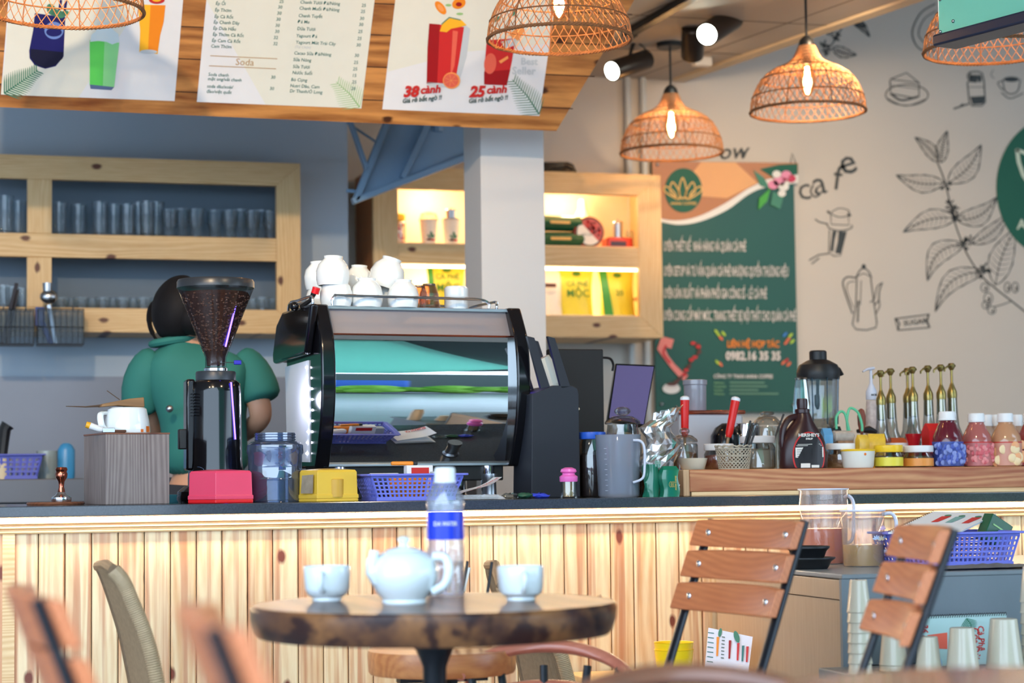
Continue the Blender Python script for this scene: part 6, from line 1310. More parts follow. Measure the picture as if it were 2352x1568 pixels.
MB().tube(crom([(k.x(1832),0,k.w(956)),(k.x(1815),0,k.w(962)),(k.x(1803),0,k.w(980)),(k.x(1798),0,k.w(1010)),(k.x(1800),0,k.w(1030))], 5), .0095, 10).build('handle', SYR, t)
A = Art(lambda u, v, l: (k.x(u), -.0425*math.sqrt(max(.3, 1-((u-1846)/75)**2))-.0008-.0003*l, max(.0005, k.w(v))))
def oval(rx, ry, y1=1074): return [(1846+rx*math.cos(a), min(y1, 1046+ry*math.sin(a))) for a in [i*PI/24 for i in range(48)]]
A.poly(oval(37,54), RED, 3); A.poly(oval(34,51), mat('label_black', (30,22,26), .35), 5)
A.text("HERSHEY'S", 1846, 1003, 10, BW, 7, bold=.03, align='c'); A.text('SYRUP', 1846, 1010, 5.5, BW, 7, bold=.04, align='c'); A.rib([(1820,1021),(1872,1020)], 1, BW, 7); A.rib([(1817,1024),(1875,1023)], 1, BW, 7)
A.poly([(1815,1028),(1879,1027),(1879,1050),(1815,1051)], BW, 7)
for j in range(4): A.rib([(1818,1033+j*5),(1876,1032+j*5)], 1, M_BLACK, 8)
A.rib([(1834,1029),(1834,1050)], .8, M_BLACK, 8); A.rib([(1853,1029),(1853,1050)], .8, M_BLACK, 8); A.poly([(1826,1064),(1847,1064),(1847,1074),(1826,1074)], BW, 7); A.poly([(1850,1068),(1868,1068),(1868,1074),(1850,1074)], BW, 7); A.build('label', t)
# blender
k, t = onl('blender', 'glass blender jug with black lid and black stirring stick', 'blender', 1885, 5.80); r, h = k.r, k.w
MB().lathe([(r(38),0),(r(40),.01),(r(38),h(1010)),(r(36),h(985))], n=36).build('base', M_BLACK, t)
MB().lathe([(r(34),h(985)),(r(44),h(960)),(r(48),h(868)),(r(49),h(864)),(r(46),h(866)),(r(42),h(960)),(r(32),h(982))], n=10, caps=False).build('jug', glass('blender_jug', (232,236,238), .3, edge=.6, fres=.25), t, smooth=False)
for a_ in (-.9,-2.3,-1.6): MB().tube([(r(47)*math.cos(a_), r(47)*math.sin(a_), h(975)), (r(50)*math.cos(a_), r(50)*math.sin(a_), h(868))], .0022, 6).build('jug_rib', glass('glass_foot', (226,232,238), .2, edge=.7), t)
MB().lathe([(r(48),h(872)),(r(50),h(862)),(r(50),h(852)),(r(44),h(838)),(r(26),h(828)),(r(20),h(826)),(r(20),h(808)),(r(17),h(805))], n=40).build('lid', M_BLACK, t); MB().tube([(r(30),-.02,h(840)),(r(44),-.02,h(848)),(r(52),-.02,h(862))], .010, 8, flat=.6).build('lid_lip', M_BLACK, t)
MB().tube([(-.002,0,h(858)),(-.004,0,h(905)),(-.006,0,h(908)),(-.006,0,h(930)),(-.004,0,h(940))], [.0055,.0055,.009,.009,.004], 10, flat=.5).build('stir_stick', M_BLACK, t)
k, t = onl('tall_bottle', 'tall clear glass bottle standing behind the syrup jug', 'bottle', 1845, 5.68); r, h = k.r, k.w
MB().lathe([(r(19),0),(r(20),.01),(r(20),h(930)),(r(16),h(890)),(r(13),h(872)),(r(15),h(868)),(r(13),h(866))], n=12, caps=False).build('body', glass('bottle_glass', (206,224,226), .6), t, smooth=False)
# scissors, brown spoon handle
k, t = onl('green_scissors', 'scissors with mint green loop handles standing among the jars', 'scissors', 1956, 5.72); MG = mat('mint_handle', (96,196,150), .35); h = k.w
for j, pts in enumerate(([(1924,985),(1924,958),(1934,945),(1944,950),(1950,975),(1954,992)],[(1951,990),(1950,965),(1954,942),(1962,937),(1976,948),(1984,975),(1984,990)])): MB().tube(crom([(k.x(a_),.004*j,h(b_)) for a_, b_ in pts], 5), .0042, 8).build('handle_loop', MG, t)
MB().box((0,0,h(1000)/2), (.02,.004,h(992))).build('blade', M_STEEL, t)
k, t = onl('wooden_ladle', 'reddish brown oval wooden handle behind the green scissors', 'ladle', 1982, 5.76); h = k.w; MB().lathe([(.004,0),(.005,h(995)),(.013,h(975)),(.014,h(955)),(.010,h(942)),(.003,h(938))], n=16, sy=.5).build('handle', wood('brown_ladle', (140,70,46), (100,46,30), axis='z', knots=0), t)
# white pump bottle
k, t = onl('sauce_pump', 'white pump topped sauce bottle left of the gold pumps', 'bottle', 2006, 5.86); r, h = k.r, k.w
PWH = mat('pump_white', (206,212,226), .3)
MB().lathe([(r(14),0),(r(16),.01),(r(15),h(960)),(r(12),h(920))], n=20).build('body', mat('sauce_label', (200,186,180), .4, noise=.5, nscale=60), t)
MB().lathe([(r(12),h(918)),(r(13),h(916)),(r(13),h(898)),(r(8),h(888)),(r(4),h(880)),(r(3),h(850))], n=20).build('collar', PWH, t)
MB().tube([(r(8),0,h(845)),(0,0,h(846)),(-r(14),-.01,h(848)),(-r(24),-.01,h(854))], [.007,.008,.006,.004], 10, flat=.7).build('nozzle', PWH, t)
A = Art(lambda u, v, l: (u*r(13), -math.sqrt(max(0,1-u*u))*r(13.4)-.0004, h(907)+v)); 
v_, f_2 = text_geo('MON', .03); x1_ = max(q[0] for q in v_); A.mid(M_BLACK); A.mb.add([A.fn(-.5+a*1.2/x1_, -.003+b*.009, 1) for a, b in v_], f_2); A.build('print', t)
# gold pump syrup bottles
GOLDP = mat('brass_pump', (150,132,78), .3, metal=.85)
def gold_pump(px_, top, Y, lab, syr, first=[None]):
    k = K(px_, Y, LZ)
    t = thing('syrup_pump_bottle', lab, 'bottle', tuple(k.loc), 0, 'clear syrup bottles with gold pumps'); r, h = k.r, k.w; d = top-846
    MB().lathe([(.033,0),(.036,.006),(.036,.03),(.034,h(1012+d)),(.020,h(985+d)),(r(12),h(958+d)),(r(10.5),h(920+d))], n=24, caps=False).build('bottle_body', JAR, t)
    if syr: MB().lathe([(.030,.003),(.033,.008),(.033,h(1030+d)),(.01,h(1028+d))], n=24).build('syrup', syr, t)
    MB().lathe([(r(7),h(958+d)),(r(9.6),h(955+d)),(r(9.6),h(921+d))], n=20).build('pump_cylinder', GOLDP, t)
    MB().lathe([(r(11),h(922+d)),(r(11.5),h(916+d)),(r(11),h(906+d)),(r(7),h(897+d)),(r(4.5),h(890+d)),(r(3),h(886+d)),(r(3),h(856+d))], n=20).build('pump_collar', GOLDP, t)
    MB().tube([(r(9),.0,h(848+d)),(0,0,h(848+d)),(-r(14),-.012,h(850+d)),(-r(25),-.02,h(856+d)),(-r(25),-.02,h(862+d))], [.006,.0068,.005,.0035,.003], 10, flat=.7).build('nozzle', GOLDP, t); MB().lathe([(r(4),h(858+d)),(r(7),h(853+d)),(r(8),h(845+d)),(r(6),h(842+d))], n=14).build('head', GOLDP, t)
RS = mat('red_syrup', (176,20,28), .15); AS = mat('amber_syrup', (170,110,60), .15)
for i, (x, tp, Y, lab, sy_) in enumerate(((2028,854,5.80,'leftmost gold pump bottle, next to the white pump',AS),(2051,850,5.88,'second gold pump bottle from the white pump',None),(2090,849,5.94,'gold pump bottle half hidden behind its taller neighbour',None),(2102,846,5.84,'gold pump bottle in front of the half hidden one',RS),(2137,843,5.88,'gold pump bottle directly behind the red carton',RS),(2167,841,5.86,'gold pump bottle behind the white cap of the blueberry bottle',None),(2192,838,5.92,'rightmost gold pump bottle',AS))):
    gold_pump(x, tp, Y, lab, sy_)
# juice bottles
def juice(px_, Y, w, cap, capw, liq, lab, art, labm, y0=949):
    k = K(px_, Y, LZ); t = thing('juice_bottle', lab, 'bottle', tuple(k.loc), 0, 'large fruit juice bottles'); r, h = k.r, k.w
    MB().lathe([(r(w)*.9,0),(r(w),.005),(r(w),h(1012)),(r(w)*.93,h(1000)),(r(w)*.6,h(y0+29)),(r(capw)*.92,h(y0+24)),(r(capw)*.92,h(y0+18))], n=36).build('body', liq, t, ang=50)
    MB().lathe([(r(w)+.0006,.003),(r(w)+.0006,h(1016))], n=36, caps=False).build('label', labm, t); MB().lathe([(r(w)+.001,h(1017)),(r(w)+.001,h(1014.5))], n=36, caps=False).build('label_band', art[0], t)
    ft = MB()
    for j in range(art[3]):
        ft.m = j % 2; a_ = -PI*.08-PI*.84*random.random(); z = .012+random.random()*(h(1020)-.014); rr = r(w)+.0012; s_ = art[4]; ft.ball((rr*math.cos(a_), rr*math.sin(a_), z), s_, 8, (1,.22,1))
    ft.build('fruit_print', [art[1], art[2]], t)
    MB().lathe([(r(capw)*1.06,h(y0+20)),(r(capw)*1.06,h(y0+17)),(r(capw),h(y0+16)),(r(capw),h(y0+3)),(r(capw)*.9,h(y0))], n=30).build('cap', LIDW, t); return k, t
BER = mat('berry_blue', (74,92,176), .4); BERL = mat('berry_light', (130,146,206), .4); STR = mat('fruit_rose', (206,96,104), .4); STRL = mat('fruit_pink', (226,140,140), .4); PEA = mat('fruit_peach', (236,170,120), .4); PEAL = mat('fruit_cream', (240,216,170), .4)
juice(2179, 5.54, 35, 0, 19, mat('juice_plum', (96,26,40), .15, coat=.6), 'juice bottle with dark red juice and blueberry label', (mat('band_blue', (60,80,160), .4), BER, BERL, 60, .008), mat('label_navy', (48,66,140), .4), 945)
juice(2246, 5.56, 34, 0, 19, mat('juice_rose', (170,96,90), .15, coat=.6), 'juice bottle with rosy juice and strawberry label', (RED, STR, STRL, 60, .007), mat('label_rose', (186,110,110), .4))
juice(2313, 5.56, 35, 0, 18, mat('juice_peach', (190,140,104), .15, coat=.6), 'juice bottle with peach juice and peach label', (RED, PEA, PEAL, 18, .014), mat('label_peach', (206,150,130), .4))
juice(2372, 5.58, 34, 0, 18, mat('juice_grape', (150,60,60), .15, coat=.6), 'juice bottle cut off by the right frame edge', (RED, STR, STRL, 40, .008), mat('label_rose', (186,110,110), .4))
for x, Y, lab in ((2269,5.72,'small white capped bottle behind and between strawberry and peach bottles'),(2290,5.76,'small white capped bottle half hidden behind the peach bottle'),(2340,5.70,'white capped bottle behind the right frame edge bottle')):
    k = K(x, Y, LZ); t = thing('small_bottle', lab, 'bottle', tuple(k.loc), 0, 'white capped bottles behind the juices'); r, h = k.r, k.w
    MB().lathe([(r(26),0),(r(27),h(1010)),(r(12),h(978))], n=24).build('body', mat('bottle_haze', (176,150,130), .2), t); MB().lathe([(r(13),h(978)),(r(13),h(955)),(r(11),h(952))], n=24).build('cap', LIDW, t)
# front row jars
jar('lidded_jar', 'white-lidded jar of nuts next to the syrup bottle', 1932, 5.56, 33, 1073, 1018, 1032, LIDW, NUT)
k, t = onl('cream_tub', 'white round tub with small orange mark in the front row of the ledge', 'tub', 1972, 5.50); r, h = k.r, k.w
MB().lathe([(r(33),0),(r(35),.004),(r(39),h(1034)),(r(36),h(1034))], n=36).build('body', mat('tub_white', (222,224,216), .4), t); MB().lathe([(r(39.5),h(1036)),(r(40),h(1033)),(r(37),h(1031))], n=36).build('rim', LIDY, t)
MB().ball((0,-r(38),h(1043)), .004, 10, (1,.3,1)).build('mark', mat('mark_orange', (226,120,40), .4), t)
jar('lidded_jar', 'yellow-lidded jar with yellow label in the front row', 2042, 5.52, 33, 1072, 1022, 1038, LIDY, HONEY, mat('label_yellow', (224,214,70), .4), (1050,1070)); jar('lidded_jar', 'white-lidded jar with orange fruit label beside the blueberry bottle', 2111, 5.54, 34, 1072, 1023, 1038, LIDW, HONEY, mat('label_orange', (226,150,70), .4, noise=.2), (1052,1070))
jar('lidded_jar', 'white-lidded jar behind the yellow-lidded one', 2064, 5.72, 28, 1072, 1017, 1030, LIDW, NUT)
# candy packets heap
def pk_(px_, py_, Y, w, h_, d, m_, lab, rz=0, tilt=0, nm='candy_packet', cat='packet', base=None, group=None):
    q = P(px_, py_, Y); z_ = base if base else LZ
    t = thing(nm, lab, cat, (q.x, Y, z_), rz, group); H_ = q.z-z_; s_ = SC(px_, Y)
    MB().loft([[(x*(1 if abs(j) < 3 else .96), y*(.15 if abs(j) == 3 else 1), H_*(.5+j/6*1.0)) for x, y in ((-w/s_/2,-d/2),(0,-d/1.6),(w/s_/2,-d/2),(w/s_/2,d/2),(0,d/1.6),(-w/s_/2,d/2))] for j in range(-3,4)]).build('wrapper', m_, t); return t
YP_ = mat('candy_yellow', (232,186,60), .3, noise=.3, nscale=70); 
pk_(1980,998,5.64,30,0,.02,YP_,'yellow wrapped sweet packet left of two above the cream tub',.3,group='yellow sweet packets'); pk_(2012,996,5.66,40,0,.02,YP_,'yellow wrapped sweet packet right of two above the cream tub',-.2,group='yellow sweet packets')
MB().ball((0,0,K(2016,5.66,LZ).w(990)), .009, 10).build('round_sweet', mat('packet_orange', (236,140,40), .4), None) if False else None
pk_(2142,972,5.70,38,0,.05,mat('carton_red', (206,30,36), .35),'red carton between gold pumps and blueberry bottle',0,nm='red_carton',cat='carton')
pk_(2052,1005,5.80,56,0,.05,mat('carton_orange', (206,96,50), .35),'orange-red box behind the sweet packets',.1,nm='orange_box',cat='box')
pk_(1898,983,5.66,22,0,.03,mat('box_skyblue', (96,160,206), .35),'little sky blue box beside the syrup bottle',0,nm='small_box',cat='box')
k, t = onl('red_jelly_cup', 'clear cup of red jelly wider at the top, in front of the gold pumps', 'cup', 2100, 5.66); r, h = k.r, k.w; MB().lathe([(r(12),0),(r(13),h(1022)),(r(19),h(998)),(r(19.5),h(996))], n=24).build('body', mat('jelly_red', (170,24,36), .12, coat=.6), t)
k, t = onl('wrapped_roll', 'grey clear-wrapped roll lying above the nut jar', 'roll', 1938, 5.66); h = k.w; MB().tube([(-.035,0,h(1004)),(-.03,0,h(1002)),(.03,0,h(1002)),(.036,0,h(1004))], [.008,.018,.018,.006], 14).build('wrapper', mat('wrap_grey', (176,166,156), .25, noise=.4, nscale=60), t); MB().box((0,0,h(1012)/2), (.05,.04,h(1012))).build('roll_box', NUT, t)
k, t = onl('black_clip', 'black plastic gadget on top of the heap behind the nut jar', 'gadget', 1920, 5.76); h = k.w; MB().prism([(-.02,0),(.02,0),(.02,h(995)),(.012,h(978)),(-.004,h(984)),(-.02,h(980))], -.015, .015).build('body', M_BLACK, t, bevel=.003)
k, t = onl('black_grip', 'black pincer handle lying in front of the gold pumps', 'tongs', 1985, 5.78); h = k.w; MB().tube([(-.02,0,h(990)),(.02,0,h(986)),(.045,0,h(992))], [.006,.012,.006], 10).build('grip', M_BLACK, t); MB().tube([(0,0,0),(0,0,h(988))], .004, 8).build('arm', M_STEEL, t)
# ================================================================== RIGHT: LOW CABINET, PITCHERS, CUPS
YFc, YBc = 4.42, 5.20; Xc = P(1930, 1330, YFc).x; zc_ = P(1930, 1330, YFc).z
fr = thing('steel_cabinet', 'low beige and grey steel cabinet in front of the bar at right', 'cabinet', (Xc+.9, (YFc+YBc)/2, 0))
BEI = wood('beige_laminate', (176,152,128), (160,134,110), axis='z', knots=0, contrast=.5); GRY = mat('cabinet_grey', (112,122,130), .4, noise=.06)
dc = YBc-YFc
MB().box((-.89, 0, (zc_-.05)/2), (.02, dc, zc_-.05)).build('side_panel', BEI, fr, smooth=False); MB().box((-.89, 0, zc_-.025), (.024, dc+.004, .046)).build('side_rail', BEI, fr, smooth=False, bevel=.002)
MB().box((-.885, -dc/2-.006, zc_/2), (.036, .012, zc_)).build('corner_post', GRY, fr, smooth=False)
MB().box((0, 0, zc_+.006), (1.80, dc+.02, .012)).build('top_panel', mat('stone_grey', (120,128,134), .35, noise=.1), fr, smooth=False, bevel=.003)
MB().box((.02, -dc/2-.003, zc_-.10), (1.76, .014, .20)).build('front_apron', GRY, fr, smooth=False); MB().box((.02, .0, zc_/2), (1.74, dc-.03, zc_-.02)).build('body', mat('cabinet_dark', (70,76,82), .5), fr, smooth=False)
TZ = zc_+.0125
def onc(name, label, cat, px_, Y, group=None, rz=0): k = K(px_, Y, TZ); return k, thing(name, label, cat, tuple(k.loc), rz, group)
PLM = glass('pitcher_plastic', (236,228,226), .18, milk=((232,220,220), .14), fres=.2); HDM = mat('handle_milky', (206,214,232), .3)
TEA = mat('iced_tea', (216,108,40), .2); TEAL_ = mat('pale_tea', (196,160,70), .2)
def pitcher(px_, Y, w, top, lvl, liq, label, hx, hy0, hy1):
    k, t = onc('plastic_pitcher', label, 'pitcher', px_, Y, 'tea pitchers'); r, h = k.r, k.w
    MB().lathe([(r(w)*.90,0),(r(w)*.93,.006),(r(w)*.95,h(lvl)),(r(w),h(top+4)),(r(w)*1.02,h(top))], n=40, caps=False).build('body', PLM, t)
    MB().lathe([(r(w)*.88,.002),(r(w)*.91,.008),(r(w)*.93,h(lvl))], n=36).build('tea', liq, t)
    MB().tube(crom([(r(w)*.9,-.01,h(hy0)),(k.x(hx)-.012,-.02,h(hy0-3)),(k.x(hx),-.022,h(hy0+12)),(k.x(hx),-.022,h((hy0+hy1)/2)),(k.x(hx)-.004,-.02,h(hy1-12)),(r(w)*.8,-.012,h(hy1))], 5), .007, 8, flat=.7).build('handle', HDM, t)
    MB().tube([(r(w)*1.02*math.cos(a*PI/20), r(w)*1.02*math.sin(a*PI/20), h(top)) for a in range(41)], .002, 6).build('rim', HDM, t); return k, t
pitcher(1890, 4.98, 56, 1123, 1213, TEA, 'tall plastic pitcher half full of brown iced tea', 1950, 1142, 1250)
k, t = pitcher(1979, 4.78, 50, 1172, 1250, TEAL_, 'shorter flower-printed pitcher of pale yellow tea', 2046, 1182, 1268)
A = Art(lambda u, v, l: (k.x(u), -k.r(50)*math.sqrt(max(.05, 1-((u-1979)/50)**2))-.002, k.w(v)))
for cx, cy, m_ in ((2006,1216,mat('flower_pink', (226,190,220), .4)),(1988,1238,mat('flower_blue', (190,210,240), .4)),(2000,1240,mat('flower_yellow', (236,226,180), .4)),(2014,1236,mat('flower_blue', (190,210,240), .4))):
    for j in range(5): A.ell(cx+6*math.cos(.3+j*.63*1+PI), cy+6*math.sin(.3+j*.63+PI), 5, 2, m_, rot=.3+j*.63+PI, n=10)
A.build('flower_print', t)
for i, (w, z0, lab) in enumerate(((62,0,'large black round tray under another beside the iced tea pitcher'),(50,.026,'smaller black round dish on top of the larger tray'))):
    k = K(1852, 4.72, TZ+z0); t = thing('black_dish', lab, 'dish', tuple(k.loc), 0, 'black round dishes'); MB().lathe([(k.r(w)*.7,0),(k.r(w)*.75,.004),(k.r(w)*.85,.018),(k.r(w),.025),(k.r(w),.0285 if not i else .03),(k.r(w)*.86,.0245),(k.r(w)*.7,.0075)], n=40).build('dish', M_BLACK, t)
k = K(2168, 4.72, TZ); b2 = basket('plastic_basket', 'periwinkle plastic basket holding a menu, on the steel cabinet', k.x(2298)-k.x(2050), .20, k.w(1222), tuple(k.loc), 0, PURP, nx=22, nz=5, ny=10, taper=.88)
hb3 = k.w(1222)
q = [P(2040,1222,4.68),P(2190,1228,4.64),P(2290,1163,4.80),P(2145,1174,4.84)]; q[2] = q[1]+q[3]-q[0]; o_ = q[0].copy(); mt = thing('spiral_menu', 'spiral-bound menu lying tilted across the periwinkle basket', 'menu', tuple(o_)); nrm = (q[1]-q[0]).cross(q[3]-q[0]).normalized()*.004; nrm = nrm if nrm.z > 0 else -nrm
MB().add([tuple(v-o_) for v in q]+[tuple(v-o_-nrm) for v in q], [(0,1,2,3),(7,6,5,4),(0,4,5,1),(1,5,6,2),(2,6,7,3),(3,7,4,0)]).build('pages', PAPER, mt, smooth=False)
sp = MB()
for j in range(22): c = (q[0]+(q[3]-q[0])*(j+.5)/22)-o_; sp.tube([tuple(c+Vector((.003*math.cos(a),0,.003*math.sin(a)))) for a in [i*PI/4 for i in range(9)]], .0007, 4)
sp.build('spiral', M_BLACK, mt)
A = Art(lambda u, v, l: tuple((q[0]+(q[1]-q[0])*u+(q[3]-q[0])*v-o_)+nrm*.12*l))
for u, m_ in ((.30,RD),(.52,mat('print_aqua', (120,170,170), .4)),(.78,RD)): A.poly([(u,.50),(u+.10,.52),(u+.12,.80),(u-.02,.78)], m_, 2); A.ell(u+.05,.82,.05,.04,LEAFG,3)
A.rib([(.35,.25),(.75,.27)], .02, PSH, 2); A.build('menu_print', mt)
k = K(2268, 4.80, TZ+.012); t = thing('green_box', 'dark green box leaning out of the right end of the basket', 'box', (P(2262,1200,4.76).x, 4.74, TZ+hb3*.6), .2); MB().box((0,0,.035), (.075,.035,.07), Matrix.Rotation(.5,4,'Y')).build('carton', GP, t, smooth=False, bevel=.002)
kk_ = MB().box((0,-.0185,.045), (.05,.001,.004), Matrix.Rotation(.5,4,'Y')); kk_.build('print_line', LEAFL, t, smooth=False)
t = thing('stone_cloth', 'crumpled grey cloth lying under the right end of the basket', 'cloth', (P(2260,1300,4.55).x, 4.52, TZ)); cl = MB(); cl.loft([[(x, y, .004+.010*abs(math.sin(x*60+y*40))*(1-abs(y)/.09)*(1-abs(x)/.17)) for x in [-.16+.32*i/16 for i in range(17)]] for y in [-.08+.16*j/10 for j in range(11)]], cap=False, closed=False); cl.build('cloth', mat('cloth_grey', (112,114,116), .9, noise=.3, nscale=50), t)
# low shelf in front with cup stacks and calendar
zs = P(1965, 1545, 4.25).z; xs_ = P(1930, 1500, 4.30).x
ls = thing('low_shelf', 'low grey shelf in front of the steel cabinet holding paper cups', 'shelf', (xs_+.60, 4.22, 0)); MB().box((0,0,zs-.012), (1.22,.36,.024)).build('board', GRY, ls, smooth=False, bevel=.003)
for sx in (-.58,.58): MB().box((sx,0,(zs-.024)/2), (.03,.34,zs-.024)).build('leg_panel', GRY, ls, smooth=False)
fc = thing('paper_cup', '', 'cup', (0,0,0)); MB().lathe([(.0255,.0),(.0245,.066),(.0185,.0665)][::-1] if False else [(.0255,0),(.0265,.002),(.0255,.005),(.0185,.068),(.0175,.069),(.001,.067)], n=24, caps=False).build('body', mat('paper_cup_gloss', (206,194,172), .25, coat=.4), fc)
firstc = [True]
def stack(px_, Y, n, step, label, sc=1.0, grp='paper cups stacked on the low shelf', top=''):
    for i in range(n):
        o = fc if firstc[0] else copy_tree(fc); firstc[0] = False; k = K(px_, Y, zs+.0005); o.location = k.loc+Vector((0,0,step*i)); o.scale = (sc,)*3
        o['label'] = (label if n == 1 else ORD[i]+' from the bottom, '+label); o['group'] = grp
def nstack(px_, Y, ytop, step, label, sc=1.0, grp='paper cups stacked on the low shelf'):
    k = K(px_, Y, zs); n = max(1, round((k.w(ytop)-.069*sc)/step)+1); stack(px_, Y, n, (k.w(ytop)-.069*sc)/max(1, n-1) if n > 1 else 0, label, sc, grp)
nstack(1966, 4.22, 1332, .022, 'upturned paper cup in the tall stack beside the cabinet corner', 1.05)
nstack(2042, 4.26, 1440, .024, 'upturned paper cup in the low stack behind the near slatted chair', 1.25, 'paper cups behind the near slatted chair'); nstack(2122, 4.20, 1497, .03, 'short upturned paper cup standing alone before the calendar', 1.15, 'lone short cup'); nstack(2200, 4.16, 1446, .03, 'upturned paper cup in the short stack in front of the calendar', 1.45, 'short stack before the calendar'); nstack(2296, 4.20, 1418, .032, 'wide upturned paper cup in the stack at the calendar right end', 1.65, 'stack at the calendar end'); nstack(2366, 4.20, 1300, .025, 'upturned paper cup in the tall stack at the right frame edge', 1.2, 'tall stack at the right frame edge')
q = [P(2106,1545,4.32),P(2312,1545,4.32),P(2312,1409,4.36),P(2130,1416,4.36)]; o_ = (q[0]+q[1])/2; o_.z = zs+.001
ca = thing('desk_calendar', 'spiral-bound pale blue drink menu standing behind paper cups on the low shelf', 'menu', tuple(o_)); q[0].z = q[1].z = zs+.001
MB().add([tuple(v-o_) for v in q]+[tuple(v-o_+Vector((0,.008,0))) for v in q], [(0,1,2,3),(7,6,5,4),(0,4,5,1),(1,5,6,2),(2,6,7,3),(3,7,4,0)]).build('pages', mat('calendar_blue', (176,206,206), .4), ca, smooth=False)
sp = MB()
for j in range(34): c = (q[3]+(q[2]-q[3])*(j+.5)/34)-o_; sp.tube([tuple(c+Vector((0,.004*math.cos(a),.004*math.sin(a)))) for a in [i*PI/4 for i in range(9)]], .0008, 4)
sp.build('spiral', M_BLACK, ca)
A = Art(lambda u, v, l: tuple(PP(u, v, q[0], (q[1]-q[0]).cross(q[3]-q[0]).normalized()*(1 if (q[1]-q[0]).cross(q[3]-q[0]).y < 0 else -1), .0006*l)-o_))
A.poly([(2108,1480),(2150,1478),(2164,1520),(2164,1544),(2108,1544)], mat('calendar_sky', (150,190,226), .4), 1); palm(A, (2220,1420), (2232,1450), 26, LEAFG, 8, 2, 2)
A.poly([(2130,1458),(2176,1452),(2176,1490),(2132,1488)], RDL, 2); A.text('Cà Phê', 2246, 1436, 20, RED, 2, PI/2*.97, .02, .1); A.text('Cốt Dừa', 2232, 1440, 22, RED, 2, PI/2*.97, .02, .1); A.text('36 cành', 2118, 1432, 20, RED, 2, PI/2, .03, .2); A.build('menu_print', ca)
# bench with yellow cup and leaflet beside the cabinet
zb4 = P(1600, 1560, 4.92).z; bx4 = P(1590, 1500, 4.92).x
be = thing('low_bench', 'low pine bench against the bar beside the steel cabinet', 'bench', (bx4-.06, 5.06, 0)); MB().box((0,0,zb4-.015), (.36,.36,.03)).build('seat', PINE, be, smooth=False, bevel=.003)
for sx in (-.15,.15):
    for sy in (-.14,.14): MB().box((sx,sy,(zb4-.03)/2), (.03,.03,zb4-.03)).build('leg', PINEV, be, smooth=False)
for i, (h0, lab) in enumerate(((0,'yellow plastic tub nested under another on the low bench'),(.018,'yellow plastic tub nested on top beside the black chair leg'))):
    k = K(1541, 4.92, zb4+.0005+h0); t = thing('yellow_tub', lab, 'tub', tuple(k.loc), 0, 'nested yellow tubs'); hh = K(1541, 4.92, zb4).w(1492); MB().lathe([(k.r(36),0),(k.r(45),hh),(k.r(46),hh+.001),(k.r(43),hh),(k.r(34),.003)], n=36).build('tub', mat('tub_yellow', (250,214,30), .3), t)
q = [P(1616,1530,4.90),P(1716,1545,4.84),P(1729,1462,4.88),P(1628,1441,4.94)]; o_ = (q[0]+q[1])/2; o_.z = zb4+.0008; q[0].z = q[1].z = zb4+.001
lf = thing('menu_leaflet', 'white menu leaflet with row of red and green drinks leaning by the cabinet side', 'leaflet', tuple(o_)); MB().add([tuple(v-o_) for v in q]+[tuple(v-o_+Vector((0,.003,0))) for v in q], [(0,1,2,3),(7,6,5,4),(0,4,5,1),(1,5,6,2),(2,6,7,3),(3,7,4,0)]).build('sheet', mat('leaflet_white', (232,228,238), .4), lf, smooth=False)
nn = (q[1]-q[0]).cross(q[3]-q[0]).normalized(); nn = nn if nn.y < 0 else -nn
A = Art(lambda u, v, l: tuple(PP(u, v, q[0], nn, .0005*l)-o_))
for x, y, m_, hh in ((1648,1462,ORG,44),(1676,1470,RDD,42),(1695,1476,RD,40),(1706,1482,TEAL,36),(1716,1484,RD,36)): A.poly([(x-2,y),(x+4,y),(x+1,y+hh),(x-3,y+hh)], m_, 2)
A.ell(1692,1462,6,14,LEAFG,3,rot=-.3); A.ell(1654,1452,4,10,LEAFG,3,rot=.2)
for j in range(7): A.rib([(1626-j*.4,1452+j*11),(1640-j*.4,1454+j*11)], 2, TEAL, 2); A.rib([(1658-j*.4,1462+j*8),(1665-j*.4,1463+j*8)], 2, DKG, 2)
A.build('leaflet_print', lf)

# ================================================================== ROUND TABLE WITH TEA SET
zt4 = CAM_Z-.222; tc = PZ(997, 1383, zt4); TY = tc.y
tb = thing('round_table', 'round thick slab wood table with glossy striped top on a black pedestal', 'table', (tc.x, tc.y, 0))
WAL = wood('walnut_slab', (134,90,56), (60,38,36), knot=(40,24,18), axis='y', knots=.2, rings=.05, warp=10, fine=.5, rough=.3, coat=.08, contrast=1.5, streak=(44,28,30), sfac=.9); WAL.node_tree.nodes['Principled BSDF'].inputs['Specular IOR Level'].default_value = .2
RT = K(997, TY, 0).r(419); rings = []
for z, q in ((zt4-.058,.955),(zt4-.050,.975),(zt4-.03,.995),(zt4-.010,1.0),(zt4-.003,.995),(zt4,.985)):
    rings.append([(RT*q*(1+.006*math.sin(3*a+1)+.004*math.sin(7*a))*math.cos(a), RT*q*(1+.006*math.sin(3*a+1)+.004*math.sin(7*a))*math.sin(a), z) for a in [i*PI/48 for i in range(96)]])
MB().loft(rings).build('tabletop', WAL, tb)
MB().lathe([(.22,0),(.22,.02),(.05,.05),(.022,.10),(.020,.55),(.022,.66),(.034,.69),(.046,.705),(.05,.718)], n=32).build('pedestal', M_METALBLACK, tb)
def ont(name, label, cat, px_, py_, group=None, rz=0):
    q = PZ(px_, py_, zt4+.0005); k = K(px_, q.y, zt4+.0005); return k, thing(name, label, cat, tuple(k.loc), rz, group)
